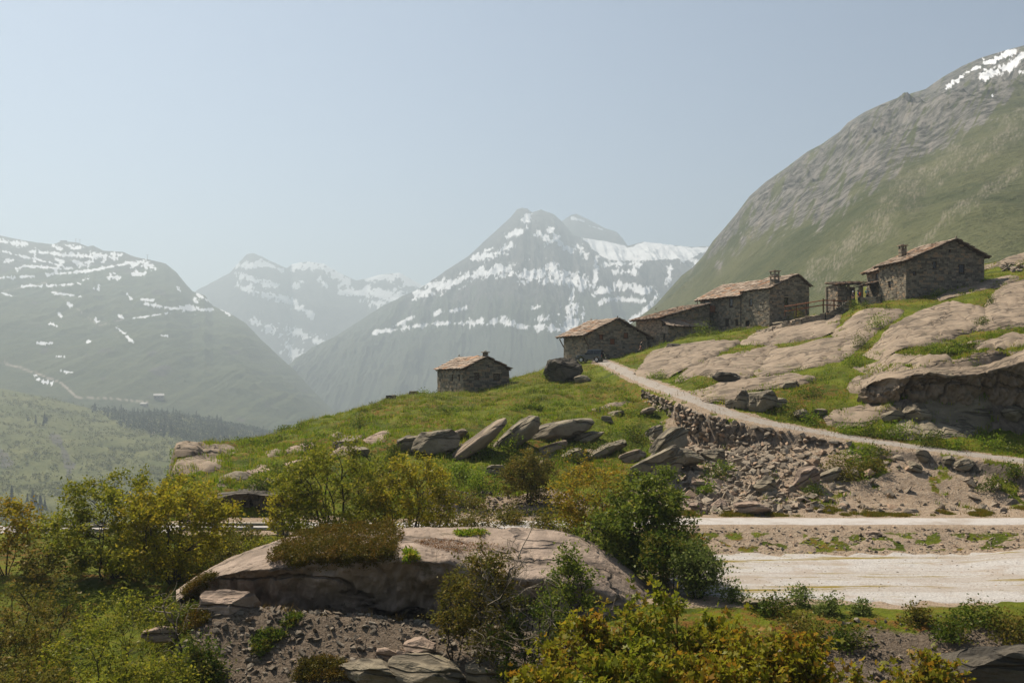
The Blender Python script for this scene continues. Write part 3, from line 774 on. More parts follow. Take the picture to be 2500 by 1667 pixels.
slab([(1564, 914), (1597, 866), (1628, 852), (1701, 840), (1793, 838), (1762, 855), (1701, 886), (1687, 900), (1644, 917), (1597, 921)], 0.75, 'smooth tan rock slab beside the bend of the track, nearest the barn', seed=1, dome=0.5)
slab([(1819, 841), (1857, 815), (1904, 794), (1975, 777), (2036, 776), (2031, 789), (2020, 817), (1951, 831), (1857, 841)], 0.6, 'bare tan rock slab below the fenced terrace', seed=2, dome=0.5)
slab([(1663, 926), (1725, 888), (1795, 866), (1880, 850), (1854, 876), (1843, 902), (1800, 928)], 0.7, 'sloping tan rock slab with a dark hollow at its foot', seed=3, dome=0.5)
slab([(1846, 909), (1899, 857), (1998, 836), (2072, 826), (2045, 855), (2036, 881), (1975, 897), (1928, 905), (1869, 919)], 0.6, 'cracked tan rock slab in the middle of the hillside below the terrace', seed=4, dome=0.4)
slab([(2052, 805), (2100, 765), (2185, 760), (2172, 780), (2130, 803), (2088, 842), (2048, 874), (2046, 850)], 0.5, 'narrow tan rock slab below the front of the upper house', seed=5, dome=0.2)
slab([(2130, 871), (2159, 837), (2192, 794), (2237, 774), (2292, 752), (2328, 742), (2382, 756), (2390, 770), (2384, 787), (2370, 806), (2310, 824), (2270, 839), (2181, 864)], 0.8, 'large veined rock slab sloping down below the upper house', seed=6, dome=0.9)
slab([(2392, 806), (2408, 777), (2430, 741), (2459, 703), (2530, 682), (2620, 690), (2620, 790), (2449, 801)], 0.8, 'large pale rock slab at the right edge behind a grassy crack', seed=7, dome=0.9)
slab([(2302, 730), (2319, 716), (2359, 703), (2426, 685), (2466, 676), (2468, 684), (2426, 701), (2359, 716)], 0.35, 'thin strip of bare rock under the gable of the upper house', seed=8)
slab([(2406, 650), (2449, 634), (2560, 618), (2560, 634), (2449, 648), (2420, 654)], 0.4, 'bare rock ledge on the crest right of the upper house', seed=9)
slab([(2112, 897), (2148, 887), (2237, 877), (2299, 877), (2277, 889), (2176, 895), (2132, 907)], 0.5, 'flat bare rock ledge on the right hillside above the dark crag', seed=10)
slab([(2090, 951), (2110, 923), (2168, 915), (2211, 919), (2196, 937), (2116, 947)], 0.55, 'wedge of bare rock left of the dark crag', seed=11)
slab([(2229, 921), (2261, 901), (2318, 889), (2419, 885), (2520, 878), (2520, 893), (2439, 899), (2378, 917), (2297, 909)], 0.4, 'bare rock lip along the top of the dark crag', seed=12, front=0.2)
slab([(2035, 1030), (2067, 1008), (2116, 1000), (2162, 999), (2128, 1014), (2108, 1030), (2075, 1037)], 0.55, 'low tan rock slab among the bushes above the track', seed=13)
slab([(1702, 959), (1760, 941), (1857, 928), (1934, 918), (1970, 924), (1914, 943), (1853, 951), (1776, 948), (1722, 963)], 0.5, 'long low rock ledge just above the track', seed=14)
slab([(1730, 977), (1752, 959), (1805, 954), (1790, 976), (1744, 981)], 0.6, 'small tan rock slab at the edge of the track below the long ledge', seed=15)
slab([(2362, 846), (2440, 832), (2600, 820), (2600, 838), (2460, 846), (2398, 850)], 0.5, 'low rock band at the right edge below the large pale slab', seed=16)
slab([(2190, 1060), (2225, 1040), (2300, 1030), (2360, 1036), (2340, 1056), (2260, 1064)], 0.6, 'broken dark rock ledge at the foot of the crag', M_GREY, seed=17)
slab([(2275, 992), (2330, 978), (2400, 985), (2395, 1010), (2320, 1014)], 0.5, 'rough grey block leaning at the foot of the dark crag', M_GREY, seed=18)
# the nose of the hill on the left
slab([(430, 1104), (445, 1094), (480, 1090), (501, 1093), (485, 1103), (460, 1110)], 0.9, 'rounded rock knob at the left tip of the grassy hill', seed=21, front=0.25)
slab([(471, 1112), (510, 1098), (561, 1093), (555, 1104), (504, 1113)], 0.35, 'pale ribbed rock behind the knob on the left tip', seed=22)
slab([(420, 1160), (436, 1135), (462, 1121), (504, 1120), (483, 1144), (450, 1158)], 0.5, 'ribbed rock face on the left end of the grassy hill', seed=23)
slab([(590, 1160), (598, 1147), (647, 1136), (652, 1147), (608, 1161)], 0.35, 'small pink rock patch in the grass on the left flank', M_PINK, seed=24)
slab([(647, 1109), (664, 1100), (692, 1098), (683, 1111), (656, 1115)], 0.35, 'small pale rock patch uphill on the left flank', seed=25)
slab([(694, 1107), (706, 1093), (738, 1086), (782, 1090), (757, 1102), (727, 1105)], 0.4, 'pink rock outcrop on the left skyline above the tree', M_PINK, seed=26)
slab([(802, 1063), (833, 1057), (888, 1063), (876, 1069), (817, 1069)], 0.3, 'flat rust-edged rock strip below the left brow', seed=27)
slab([(893, 1077), (914, 1060), (951, 1051), (948, 1062), (936, 1078)], 0.5, 'reddish rock slab below the brow, left of the boulders', M_PINK, seed=28)
slab([(530, 1184), (555, 1180), (575, 1184), (560, 1190), (538, 1190)], 0.3, 'small flat stone low on the left flank', seed=29)
slab([(1440, 1003), (1480, 988), (1528, 975), (1540, 980), (1500, 996), (1460, 1006)], 0.4, 'narrow pale rock strip in the grass below the track bend', seed=30)

# small patches of bedrock showing through the turf
_pr = np.random.default_rng(91)
for i, (cx_, cy_) in enumerate([(520, 1135), (565, 1168), (650, 1178), (735, 1128), (835, 1104), (1330, 1112), (1100, 1096), (1440, 1110)]):
    w_, h_ = _pr.uniform(26, 46), _pr.uniform(6, 11)
    an_ = np.linspace(0, 2 * math.pi, 8, endpoint=False) + _pr.uniform(0, 0.6)
    rr_ = _pr.uniform(0.7, 1.2, 8)
    slab([(cx_ + w_ * q * math.cos(a), cy_ - 0.25 * w_ * q * math.cos(a) + h_ * q * math.sin(a)) for a, q in zip(an_, rr_)], 0.42, 'small patch of bare bedrock showing through the turf of the middle slope', (M_SLAB, M_GREY, M_SLAB, M_PINK)[i % 4], seed=200 + i, cell=(0.16, 0.3), group='bedrock patches in the turf', front=0.2, rough=1.4)

# ---- boulders
def ico_arrays(sub):
    bm = bmesh.new()
    bmesh.ops.create_icosphere(bm, subdivisions=sub, radius=1.0)
    v = np.array([p.co[:] for p in bm.verts]); f = np.array([[p.index for p in q.verts] for q in bm.faces])
    bm.free()
    return v, f
ICO = {k: ico_arrays(k) for k in (1, 2, 3, 4, 5)}

def boulder_mesh(name, size, seed, sub=4, cuts=10, rough=0.06, round_=0.0, flat=True):
    rg = np.random.default_rng(seed)
    v, f = ICO[sub]
    v = v * (1 + 0.25 * fbm(v[:, 0] * 1.1 + seed, v[:, 1] * 1.1, v[:, 2] * 1.1, 2))[:, None]
    for k in range(cuts):
        n = rg.normal(size=3); n /= np.linalg.norm(n)
        if k < 2: n = np.array([rg.normal() * 0.25, -1 + 0.3 * rg.normal(), 0.2 * rg.normal()]) if k == 0 else np.array([0.2 * rg.normal(), 0.2 * rg.normal(), 1.0])
        n = n / np.linalg.norm(n)
        off = rg.uniform(0.55, 0.82) + round_ * 0.2
        e = np.maximum(0, v @ n - off)
        v = v - (e * (1 - round_ * 0.5))[:, None] * n
    sz = np.array(size)
    w = v * sz
    nrm = v / np.linalg.norm(v, axis=1)[:, None]
    s = float(min(size))
    disp = rough * s * (fbm(w[:, 0] / s * 1.6, w[:, 1] / s * 1.6, w[:, 2] / s * 1.6 + seed, 5, 0.6) * 1.6)
    w = w + nrm * disp[:, None]
    return np_mesh(name, w, f, smooth=(round_ > 0.3))

def boulder(x, y, w, h, label, seed, mat=None, roll=0.0, depth=0.8, sub=4, cuts=12, rough=0.11, round_=0.0, name='boulder', yaw=0.0, D=None, group=None, dig=0.35):
    """boulder whose picture middle is (x, y) and which shows about w by h picture pixels"""
    if D is None:
        D = hit(x, y + h * dig)[1]
    k = D / FPX
    me = boulder_mesh(name, (0.62 * w * k, 0.62 * w * k * depth, 0.62 * h * k), seed, sub, cuts, rough, round_)
    o = obj(name, me, mat or M_GREY, loc=px(x, y, D), label=label, cat='boulder', group=group)
    o.rotation_euler = (0, roll, yaw)
    return o
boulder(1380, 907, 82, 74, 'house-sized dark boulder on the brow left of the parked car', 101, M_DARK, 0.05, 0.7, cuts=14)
boulder(1420, 925, 34, 18, 'small broken rock at the foot of the house-sized boulder', 102, M_GREY)
boulder(1000, 1080, 62, 44, 'pale grey boulder, leftmost of the row below the grassy brow', 103, M_GREY, -0.2)
boulder(1066, 1080, 104, 60, 'flat-topped grey boulder with a shaded front, second in the row below the brow', 104, M_GREY, -0.25)
boulder(1156, 1088, 164, 33, 'long leaning tan rock slab like a ramp in the boulder row', 105, M_SLAB, -0.66, 0.5, round_=0.6, rough=0.05, cuts=8, dig=0.6)
boulder(1264, 1060, 120, 42, 'leaning greenish boulder with folds between the ramp slab and the rounded one', 106, M_GREY, -0.62, 0.6, round_=0.6, cuts=8, dig=0.6)
boulder(1366, 1050, 134, 42, 'rounded whale-backed grey boulder at the right end of the row', 107, M_GREY, -0.22, 0.7, round_=0.75, cuts=6, rough=0.05)
boulder(1437, 1068, 64, 34, 'brownish boulder half buried below the whale-backed one', 108, M_GREY, -0.3)
boulder(1484, 1024, 26, 22, 'small pointed stone standing alone in the grass slope', 109, M_GREY)
boulder(1607, 1146, 124, 104, 'big broad-faced boulder slab beside the dark green tree', 110, M_GREY, -0.35, 0.45, cuts=12, rough=0.04, D=70.5)
boulder(1672, 1114, 84, 52, 'angular boulder wedged above the big broad-faced one', 111, M_GREY, 0.1, D=73.0)
boulder(1632, 1082, 88, 50, 'leaning grey boulder below the left end of the retaining wall', 112, M_GREY, -0.6, D=76.5)
boulder(1742, 1114, 50, 44, 'mossy grey boulder at the foot of the retaining wall', 113, M_GREY, 0.2)
boulder(1207, 1146, 46, 26, 'small dark boulder in the bushes above the round shrub', 114, M_GREY)
boulder(1873, 1187, 58, 56, 'large standing grey boulder in the rubble above the road', 115, M_GREY, 0.15, cuts=14)
boulder(1967, 1172, 62, 54, 'tilted reddish boulder in the rubble, right of the standing one', 116, M_PINK, -0.5, cuts=12)
boulder(2026, 1158, 52, 30, 'flat pale boulder at the upper edge of the bare earth slope', 117, M_GREY, -0.3)
boulder(1837, 1240, 72, 38, 'broad pale pink boulder at the road edge', 118, M_PINK, 0.0)
boulder(1703, 1184, 34, 30, 'small white boulder above the road by the dark green tree', 119, M_PINK, 0.0)
boulder(1700, 1238, 30, 28, 'small pinkish boulder at the road edge nearest the tree', 120, M_PINK, 0.2)
boulder(1754, 1236, 36, 28, 'leaning pale boulder at the road edge', 121, M_PINK, -0.5)
boulder(2253, 1113, 30, 34, 'upright grey boulder just below the track on the right', 122, M_GREY, 0.2)
boulder(2230, 1141, 36, 26, 'dark-sided boulder in the grass below the upright one', 123, M_GREY, 0.3)
boulder(2352, 1134, 42, 26, 'pale rounded boulder on the bank below the track, rightmost', 124, M_GREY, -0.3)
boulder(2318, 1122, 26, 22, 'small grey boulder beside the pale rounded one', 125, M_GREY)
boulder(1957, 1010, 40, 22, 'flat grey boulder above the track below the shaded ledge', 126, M_GREY)
boulder(1650, 848, 46, 18, 'flat dark boulder lying by the corner of the lower wing', 127, M_DARK, 0.0)
boulder(1903, 792, 28, 14, 'small flat boulder below the rubble wall', 128, M_GREY)
for i, (x, y, w, h, t) in enumerate([(1812, 978, 40, 56, 'tall grey block, left one of the split boulder heap above the track'), (1842, 985, 34, 46, 'narrow grey block in the middle of the split boulder heap'),
                                     (1872, 978, 46, 60, 'blocky grey boulder, right one of the split boulder heap'), (1845, 966, 70, 22, 'flat capstone lying across the split boulder heap'),
                                     (1905, 982, 30, 28, 'small reddish block right of the split boulder heap'), (1787, 985, 30, 26, 'small grey block left of the split boulder heap')]):
    boulder(x, y, w, h, t, 130 + i, M_GREY, 0.1 * (-1) ** i)
for i, (x, y, w, h, t) in enumerate([(2240, 1010, 60, 50, 'dark broken boulder at the left foot of the crag'), (2180, 1015, 44, 30, 'small dark boulder under the left end of the crag'), (2470, 1010, 60, 40, 'dark boulder under the crag at the right edge'),
                                     (2000, 1005, 34, 20, 'grey boulder in bushes between the split heap and the low slab'), (1930, 940, 50, 20, 'shaded rock under the long ledge')]):
    boulder(x, y, w, h, t, 150 + i, M_GREY)
for i, (x, y, w, h, r) in enumerate([(840, 1078, 54, 24, -0.2), (925, 1088, 46, 28, -0.3), (1035, 1048, 54, 18, -0.2), (1110, 1058, 60, 26, -0.3), (1236, 1126, 64, 32, -0.4), (1345, 1088, 76, 28, -0.3), (1478, 1092, 88, 34, -0.35), (1535, 1052, 70, 26, -0.4),
                                      (1405, 1104, 64, 28, -0.2), (1318, 1132, 54, 26, -0.3), (1565, 1036, 52, 28, -0.3), (1255, 1012, 40, 16, -0.2), (880, 1098, 44, 24, -0.3), (1510, 1140, 70, 34, -0.3), (1596, 1052, 54, 30, -0.5), (704, 1152, 44, 20, -0.2), (1060, 1120, 60, 30, -0.3), (1440, 1040, 50, 20, -0.3), (1150, 1030, 50, 18, -0.2),
                                      (960, 1062, 46, 22, -0.2), (1190, 1012, 44, 14, -0.2), (1545, 1105, 60, 34, -0.3), (770, 1126, 60, 22, -0.2), (1580, 1000, 36, 16, -0.3), (1505, 1005, 40, 14, -0.2)]):
    if i % 3 == 1 or (y < 1050 and x < 1500): continue
    boulder(x, y + 0.22 * h, w, h, 'low ledge of rock breaking through the grass in the middle slope', 700 + i, (M_GREY, M_SLAB)[i % 2], r, 0.9, group='rock ledges in the middle slope', rough=0.13)
boulder(1774, 922, 56, 34, 'dark block standing in for the shadowed hollow at the foot of the sloping slab', 160, M_DARK, 0.0, 0.6, cuts=12)  # dark-coloured boulder stands in for the shadow of a notch under the slab
boulder(1140, 855 + 415, 40, 18, 'grey stone at the road edge behind the pink rock hump', 161, M_GREY)
boulder(2135, 1301, 34, 12, 'flat white stone on the bank below the road', 162, M_PINK)

# ---- the big rock hump in the foreground
def loft_thing(name, cols, x0, x1, nc, nr, mat, rough, seed, label, cat):
    xs = np.linspace(x0, x1, nc)
    cx = np.array(sorted(cols))
    ft = np.array([[(D, (Y0 - y) / FPX * D) for (D, y) in cols[int(c)]] for c in cx])
    t = (xs - XC) / FPX
    FDm = np.stack([pchip(cx, ft[:, k, 0], xs) for k in range(ft.shape[1])], 1)
    FZm = np.stack([pchip(cx, ft[:, k, 1], xs) for k in range(ft.shape[1])], 1)
    u = np.linspace(0, ft.shape[1] - 1, nr)
    Dm = np.stack([pchip(np.arange(ft.shape[1]), FDm[i], u) for i in range(nc)], 1)
    Zm = np.stack([pchip(np.arange(ft.shape[1]), FZm[i], u) for i in range(nc)], 1)
    Xm = t[None, :] * Dm
    up = sstep(1.6, 2.4, u)[:, None]
    nn = fbm(Xm / 1.3, Dm / 1.3 + Zm / 1.3, seed, 5, 0.6)
    Dm = Dm + (1 - up) * rough * 1.5 * (ridged(Xm / 1.7, Zm / 2.2, seed + 4, 5, 0.6) - 0.2)
    blk = np.abs(fbm(Xm / 2.2, Zm / 3.5, seed + 15, 3))
    Dm = Dm + (1 - up) * rough * (0.9 * sstep(0.10, 0.0, blk) + 0.5 * ridged(Xm / 0.55, Zm / 0.8, seed + 6, 3))
    Zm = Zm + up * 0.16 * nn - up * 0.12 * sstep(0.03, 0.0, np.abs(fbm(Xm / 5.0, Dm / 1.6, seed + 8, 3)))
    me = np_mesh(name, np.stack([Xm, Dm, Zm], -1).reshape(-1, 3), grid_faces(nr, nc))
    return obj(name, me, mat, label=label, cat=cat)
HUMP = {
    430: [(40.2, 1570), (40.0, 1510), (40.0, 1470), (41.5, 1450), (44.0, 1440), (47.0, 1470)],
    500: [(40.4, 1560), (40.0, 1480), (39.7, 1425), (41.2, 1402), (44.5, 1396), (47.0, 1460)],
    600: [(40.6, 1560), (40.0, 1480), (39.4, 1398), (41.0, 1366), (45.0, 1346), (48.0, 1450)],
    700: [(40.6, 1560), (39.9, 1480), (39.2, 1392), (41.0, 1350), (45.5, 1314), (48.5, 1440)],
    850: [(40.8, 1560), (39.9, 1490), (39.1, 1382), (41.0, 1338), (46.0, 1294), (49.5, 1430)],
    980: [(41.0, 1560), (40.0, 1490), (39.1, 1374), (41.0, 1334), (46.5, 1288), (50.0, 1430)],
    1090: [(41.2, 1560), (40.2, 1490), (39.4, 1378), (41.2, 1342), (47.0, 1287), (50.5, 1420)],
    1140: [(41.6, 1560), (40.9, 1490), (40.3, 1396), (41.8, 1350), (47.0, 1287), (50.5, 1420)],
    1240: [(41.6, 1560), (40.8, 1490), (40.3, 1418), (41.8, 1370), (47.0, 1288), (50.5, 1420)],
    1360: [(41.4, 1560), (40.8, 1500), (40.4, 1426), (41.8, 1378), (46.5, 1295), (50.0, 1420)],
    1450: [(41.2, 1560), (40.8, 1520), (40.8, 1450), (42.2, 1396), (46.0, 1326), (49.0, 1430)],
    1520: [(41.0, 1560), (40.9, 1530), (41.4, 1470), (43.0, 1420), (45.5, 1376), (48.0, 1440)],
    1600: [(40.8, 1570), (41.0, 1540), (42.0, 1505), (43.4, 1477), (45.0, 1450), (47.0, 1470)],
}
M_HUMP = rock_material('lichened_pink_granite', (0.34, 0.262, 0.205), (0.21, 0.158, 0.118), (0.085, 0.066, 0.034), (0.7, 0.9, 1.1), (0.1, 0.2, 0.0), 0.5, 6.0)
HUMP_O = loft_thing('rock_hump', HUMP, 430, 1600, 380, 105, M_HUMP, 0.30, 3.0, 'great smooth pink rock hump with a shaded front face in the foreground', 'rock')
CRAGS = {
    2105: [(83.5, 990), (83.0, 965), (83.0, 950), (84.5, 940), (88, 930), (93, 960)],
    2150: [(82.6, 1010), (81.6, 970), (81.4, 930), (83.0, 918), (88, 908), (93, 950)],
    2210: [(82.0, 1040), (80.6, 980), (80.0, 925), (81.6, 908), (87, 893), (93, 940)],
    2270: [(81.6, 1050), (80.2, 985), (79.5, 915), (81.0, 900), (87, 886), (93, 930)],
    2330: [(81.4, 1055), (80.0, 990), (79.2, 925), (80.8, 902), (86, 884), (93, 920)],
    2400: [(81.2, 1058), (79.9, 990), (79.2, 918), (80.6, 898), (86, 880), (93, 915)],
    2450: [(81.2, 1060), (80.0, 990), (79.6, 905), (80.8, 882), (86, 866), (93, 905)],
    2520: [(81.4, 1075), (79.6, 990), (78.8, 890), (80.2, 862), (86, 846), (93, 890)],
    2700: [(81.4, 1075), (79.6, 990), (78.8, 880), (80.2, 850), (86, 836), (93, 880)],
}
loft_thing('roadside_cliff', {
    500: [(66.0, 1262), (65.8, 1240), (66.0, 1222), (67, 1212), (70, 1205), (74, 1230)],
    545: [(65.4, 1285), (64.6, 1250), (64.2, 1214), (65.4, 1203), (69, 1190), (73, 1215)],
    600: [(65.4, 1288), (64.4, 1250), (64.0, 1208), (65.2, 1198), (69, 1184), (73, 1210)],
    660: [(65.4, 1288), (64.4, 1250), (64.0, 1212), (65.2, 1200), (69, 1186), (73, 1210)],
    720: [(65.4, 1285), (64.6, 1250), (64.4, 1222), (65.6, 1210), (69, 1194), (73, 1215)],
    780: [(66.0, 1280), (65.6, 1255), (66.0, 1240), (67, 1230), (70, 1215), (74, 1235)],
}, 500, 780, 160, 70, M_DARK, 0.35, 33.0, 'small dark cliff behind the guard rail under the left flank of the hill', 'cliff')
loft_thing('rock_crag', CRAGS, 2105, 2700, 300, 110, M_SLAB, 0.75, 13.0, 'shaded crag with an overhanging lip at the right edge above the track', 'rock')
boulder(565, 1478, 130, 90, 'brown rock block at the lower left foot of the rock hump', 170, M_PINK, 0.0, 0.7, cuts=14, D=38.0)
boulder(398, 1545, 86, 34, 'flat pale rock poking out of the bushes on the left', 171, M_PINK, -0.1, D=37.5)
for i, (x, y, w, h, t) in enumerate([(905, 1640, 150, 70, 'brown rock block at the bottom edge below the scree, left one'), (1060, 1645, 180, 80, 'broad brown rock block at the bottom edge below the scree, middle one'), (1210, 1650, 150, 80, 'brown rock block at the bottom edge, right one in the shade'),
                                     (1030, 1580, 72, 46, 'large rounded stone near the bottom of the scree'), (988, 1600, 44, 30, 'pale tan stone below the dark hollow in the scree'), (940, 1594, 46, 26, 'flat stone at the left of the pale tan one in the scree')]):
    boulder(x, y, w, h, t, 180 + i, M_GREY if i < 3 else M_PINK, 0.1, 0.8, cuts=13, D=35.0 if i < 3 else None, rough=0.1)
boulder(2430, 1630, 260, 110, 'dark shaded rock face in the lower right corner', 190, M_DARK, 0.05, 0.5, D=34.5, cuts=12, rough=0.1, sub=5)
boulder(1850, 1472, 60, 20, 'flat grey stone on the grass edge of the gravel lot', 191, M_GREY, D=41.5)
boulder(1912, 1468, 42, 14, 'thin flat stone right of the other one on the lot edge', 192, M_GREY, D=41.7)

# ---- loose angular stones
def hull_stone(name, seed, n=9, sq=(1, 0.8, 0.6)):
    rg = np.random.default_rng(seed)
    p = rg.normal(size=(n, 3)); p /= np.linalg.norm(p, axis=1)[:, None]
    p = p * rg.uniform(0.8, 1.15, (n, 1)) * np.array(sq)
    bm = bmesh.new()
    for q in p: bm.verts.new(q)
    r = bmesh.ops.convex_hull(bm, input=bm.verts)
    for e in [g for g in r['geom_interior'] if isinstance(g, bmesh.types.BMVert)] : bm.verts.remove(e)
    bmesh.ops.recalc_face_normals(bm, faces=bm.faces)
    bm.verts.index_update()
    v = np.array([q.co[:] for q in bm.verts]); f = np.array([[q.index for q in g.verts] for g in bm.faces])
    bm.free()
    return v, f
HULLS = [hull_stone('stone', 300 + i, 9 + i % 4, (1, 0.75 + 0.05 * (i % 4), 0.45 + 0.07 * (i % 3))) for i in range(10)]

def stone_material(name, a, bcol, ccol):
    m, nt, b = new_mat(name, 0.9, 0.2)
    g = nt.nodes.new('ShaderNodeNewGeometry')
    oi = nt.nodes.new('ShaderNodeObjectInfo')
    r = math_n(nt, 'FRACT', math_n(nt, 'ADD', g.outputs['Random Per Island'], oi.outputs['Random']))
    n = nz(nt, 5.0, 4, 0.7, coords(nt))
    c = hexmix(nt, r, a, bcol)
    c = hexmix(nt, ramp(nt, r, 0.75, 0.95), c, ccol)
    c = hexmix(nt, math_n(nt, 'MULTIPLY', ramp(nt, n, 0.45, 0.7), 0.6), c, tuple(v * 0.5 for v in a))
    nt.links.new(c, b.inputs['Base Color'])
    bump(nt, b, n, 0.05)
    return m
M_STONE = stone_material('loose_stone', (0.19, 0.15, 0.11), (0.35, 0.295, 0.225), (0.36, 0.25, 0.17))
M_SCREE = stone_material('grey_scree', (0.125, 0.100, 0.074), (0.25, 0.213, 0.165), (0.20, 0.14, 0.095))
STONE_ME = []
for i, (v, f) in enumerate(HULLS):
    STONE_ME.append([np_mesh('stone', v, f, False), np_mesh('stone', v, f, False)])
    STONE_ME[-1][0].materials.append(M_STONE); STONE_ME[-1][1].materials.append(M_SCREE)

def rot_rand(rg, n):
    a, b_, c = rg.uniform(0, 2 * math.pi, n), rg.normal(0, 0.45, n), rg.normal(0, 0.45, n)
    ca, sa, cb, sb, cc, sc_ = np.cos(a), np.sin(a), np.cos(b_), np.sin(b_), np.cos(c), np.sin(c)
    Rm = np.empty((n, 3, 3))
    Rm[:, 0] = np.stack([ca * cb, ca * sb * sc_ - sa * cc, ca * sb * cc + sa * sc_], 1)
    Rm[:, 1] = np.stack([sa * cb, sa * sb * sc_ + ca * cc, sa * sb * cc - ca * sc_], 1)
    Rm[:, 2] = np.stack([-sb, cb * sc_, cb * cc], 1)
    return Rm, np.stack([c, b_, a], 1)

def scatter_stones(name, pts, sizes, rg, mat, label_kind='stuff'):
    n = len(pts)
    Rm, _ = rot_rand(rg, n)
    kind = rg.integers(0, len(HULLS), n)
    Vs, Fs, off = [], [], 0
    for k, (v, f) in enumerate(HULLS):
        ii = np.nonzero(kind == k)[0]
        if not len(ii): continue
        W = np.einsum('nij,vj->nvi', Rm[ii], v) * sizes[ii][:, None, None] + pts[ii][:, None, :]
        Vs.append(W.reshape(-1, 3))
        Fs.append((f[None] + (np.arange(len(ii)) * len(v))[:, None, None] + off).reshape(-1, 3))
        off += len(ii) * len(v)
    return obj(name, np_mesh(name, np.concatenate(Vs), np.concatenate(Fs), False), mat, kind='stuff')

def stone_field(sampler, n, smin, smax, power, rg, mat_i, n_ind, label, group, stuff_name):
    """n stones; the n_ind largest in the picture are single objects, the rest one mass"""
    P = sampler(rg, n)
    sz = smin * (smax / smin) ** (rg.uniform(size=len(P)) ** power)
    P = np.column_stack([P, hgt(P[:, 0], P[:, 1]) + 0.12 * sz])
    big = np.argsort(-sz / P[:, 1])[:n_ind]
    rest = np.setdiff1d(np.arange(len(P)), big)
    _, eul = rot_rand(rg, len(P))
    for j in big:
        o = obj('stone', STONE_ME[int(rg.integers(0, 10))][mat_i], label=label, cat='stone', group=group)
        o.location = P[j]
        o.rotation_euler = eul[j]
        o.scale = (sz[j],) * 3
    scatter_stones(stuff_name, P[rest], sz[rest], rg, (M_STONE, M_SCREE)[mat_i])

def samp_px(x0, x1, d0, d1, fn=None):
    def s(rg, n):
        out = np.zeros((0, 2))
        while len(out) < n:
            x = rg.uniform(x0, x1, 3 * n); D = np.sqrt(rg.uniform(d0 ** 2, d1 ** 2, 3 * n))
            X = (x - XC) / FPX * D
            if fn is not None:
                k = fn(X, D, x) > rg.uniform(size=3 * n)
                X, D = X[k], D[k]
            out = np.concatenate([out, np.stack([X, D], 1)])
        return out[:n]
    return s
rg = np.random.default_rng(11)
stone_field(samp_px(440, 1330, 32.5, 39.2, lambda X, D, x: sstep(420, 520, x) * (1 - sstep(1200, 1340, x))), 9500, 0.014, 0.25, 4.4, rg, 1, 140,
            'grey angular stone lying in the scree below the rock hump', 'stones in the foreground scree', 'scree_gravel')
def _deb(X, D, x):
    sd, _ = path_dist(X, D)
    blob = 0.10 + 0.90 * np.exp(-((x - 1810) / 130.0) ** 2)
    return np.where((sd < -2.2) & (sd > -40), blob, 0)
stone_field(samp_px(1590, 2500, 63.6, 84, _deb), 6500, 0.04, 0.62, 3.0, rg, 0, 150,
            'angular stone in the rubble slope between retaining wall and road', 'stones in the rubble slope', 'rubble_gravel')
stone_field(samp_px(1700, 2500, 44, 55, None), 3500, 0.02, 0.09, 2.4, rg, 0, 0, '', '', 'lot_pebbles')
stone_field(samp_px(1640, 2500, 54.5, 58.3, None), 1800, 0.03, 0.2, 3.0, rg, 0, 0, '', '', 'bank_pebbles')
stone_field(samp_px(1020, 1560, 63.2, 68, None), 1500, 0.05, 0.22, 2.0, rg, 1, 0, '', '', 'roadside_scree')
stone_field(samp_px(1900, 2500, 34.5, 40, None), 700, 0.03, 0.24, 2.8, rg, 1, 14, 'pale stone among the dead stalks on the bank below the lot', 'stones on the bank below the lot', 'bank_gravel')

# ---- dry stone retaining wall under the track
wall = thing('retaining_wall', 'rough dry stone wall holding up the track, partly collapsed', 'wall', (0, 0, 0))
kx = XC + FPX * PATH[:, 0] / PATH[:, 1]
sel = np.nonzero((kx > 1618) & (kx < 2110))[0]
wrg = np.random.default_rng(5)
wall.location = Vector((*(PATH[sel[len(sel) // 2], :2] - PATH_N[sel[len(sel) // 2]] * 2.3), PATH[sel[len(sel) // 2], 2] - 2.0))
Ssel = _ss[sel]
spots = []
for row in range(9):
    s = Ssel[0] + wrg.uniform(0, 0.4)
    while s < Ssel[-1]:
        k = int(np.argmin(np.abs(_ss - s)))
        wdt = wrg.uniform(0.4, 0.85)
        top = PATH[k, 2] - 0.25
        p = PATH[k, :2] - PATH_N[k] * (2.15 + row * 0.07 + 0.06 * wrg.normal())
        z = top - row * 0.36 + 0.04 * wrg.normal()
        foot = float(hgt(*(PATH[k, :2] - PATH_N[k] * 3.0)))
        xk = kx[k]
        hmax = np.interp(xk, [1610, 1660, 1720, 1800, 1880, 1960, 2040, 2110], [0.8, 1.7, 2.9, 2.6, 1.8, 1.1, 0.6, 0.2])
        if top - z < hmax and z > foot - 0.3 and not (xk > 1850 and wrg.uniform() < 0.25 and row > 0) and not (row > 1 and wrg.uniform() < 0.22):
            spots.append((p[0], p[1], z, wdt, math.atan2(PATH_N[k][0], -PATH_N[k][1])))
        s += wdt * 0.93
spots.sort(key=lambda q: -q[3])
for j, (x, y, z, wdt, a) in enumerate(spots[:300]):
    o = obj('wall_stone', STONE_ME[j % 10][0], parent=wall)
    o.location = Vector((x, y, z)) - wall.location
    o.rotation_euler = (0.15 * wrg.normal(), 0.12 * wrg.normal(), -a + 0.15 * wrg.normal() + (math.pi if j % 2 else 0))
    o.scale = (wdt * 0.62, wdt * 0.55, 0.42 * wrg.uniform(0.85, 1.1) * (0.6 + 0.5 * wdt))
if len(spots) > 300:
    R_ = np.array([s[:3] for s in spots[300:]])
    o = scatter_stones('small_wall_stones', R_ - np.array(wall.location), np.full(len(R_), 0.26), wrg, M_STONE)
    o.parent = wall
print('wall stones', len(spots))
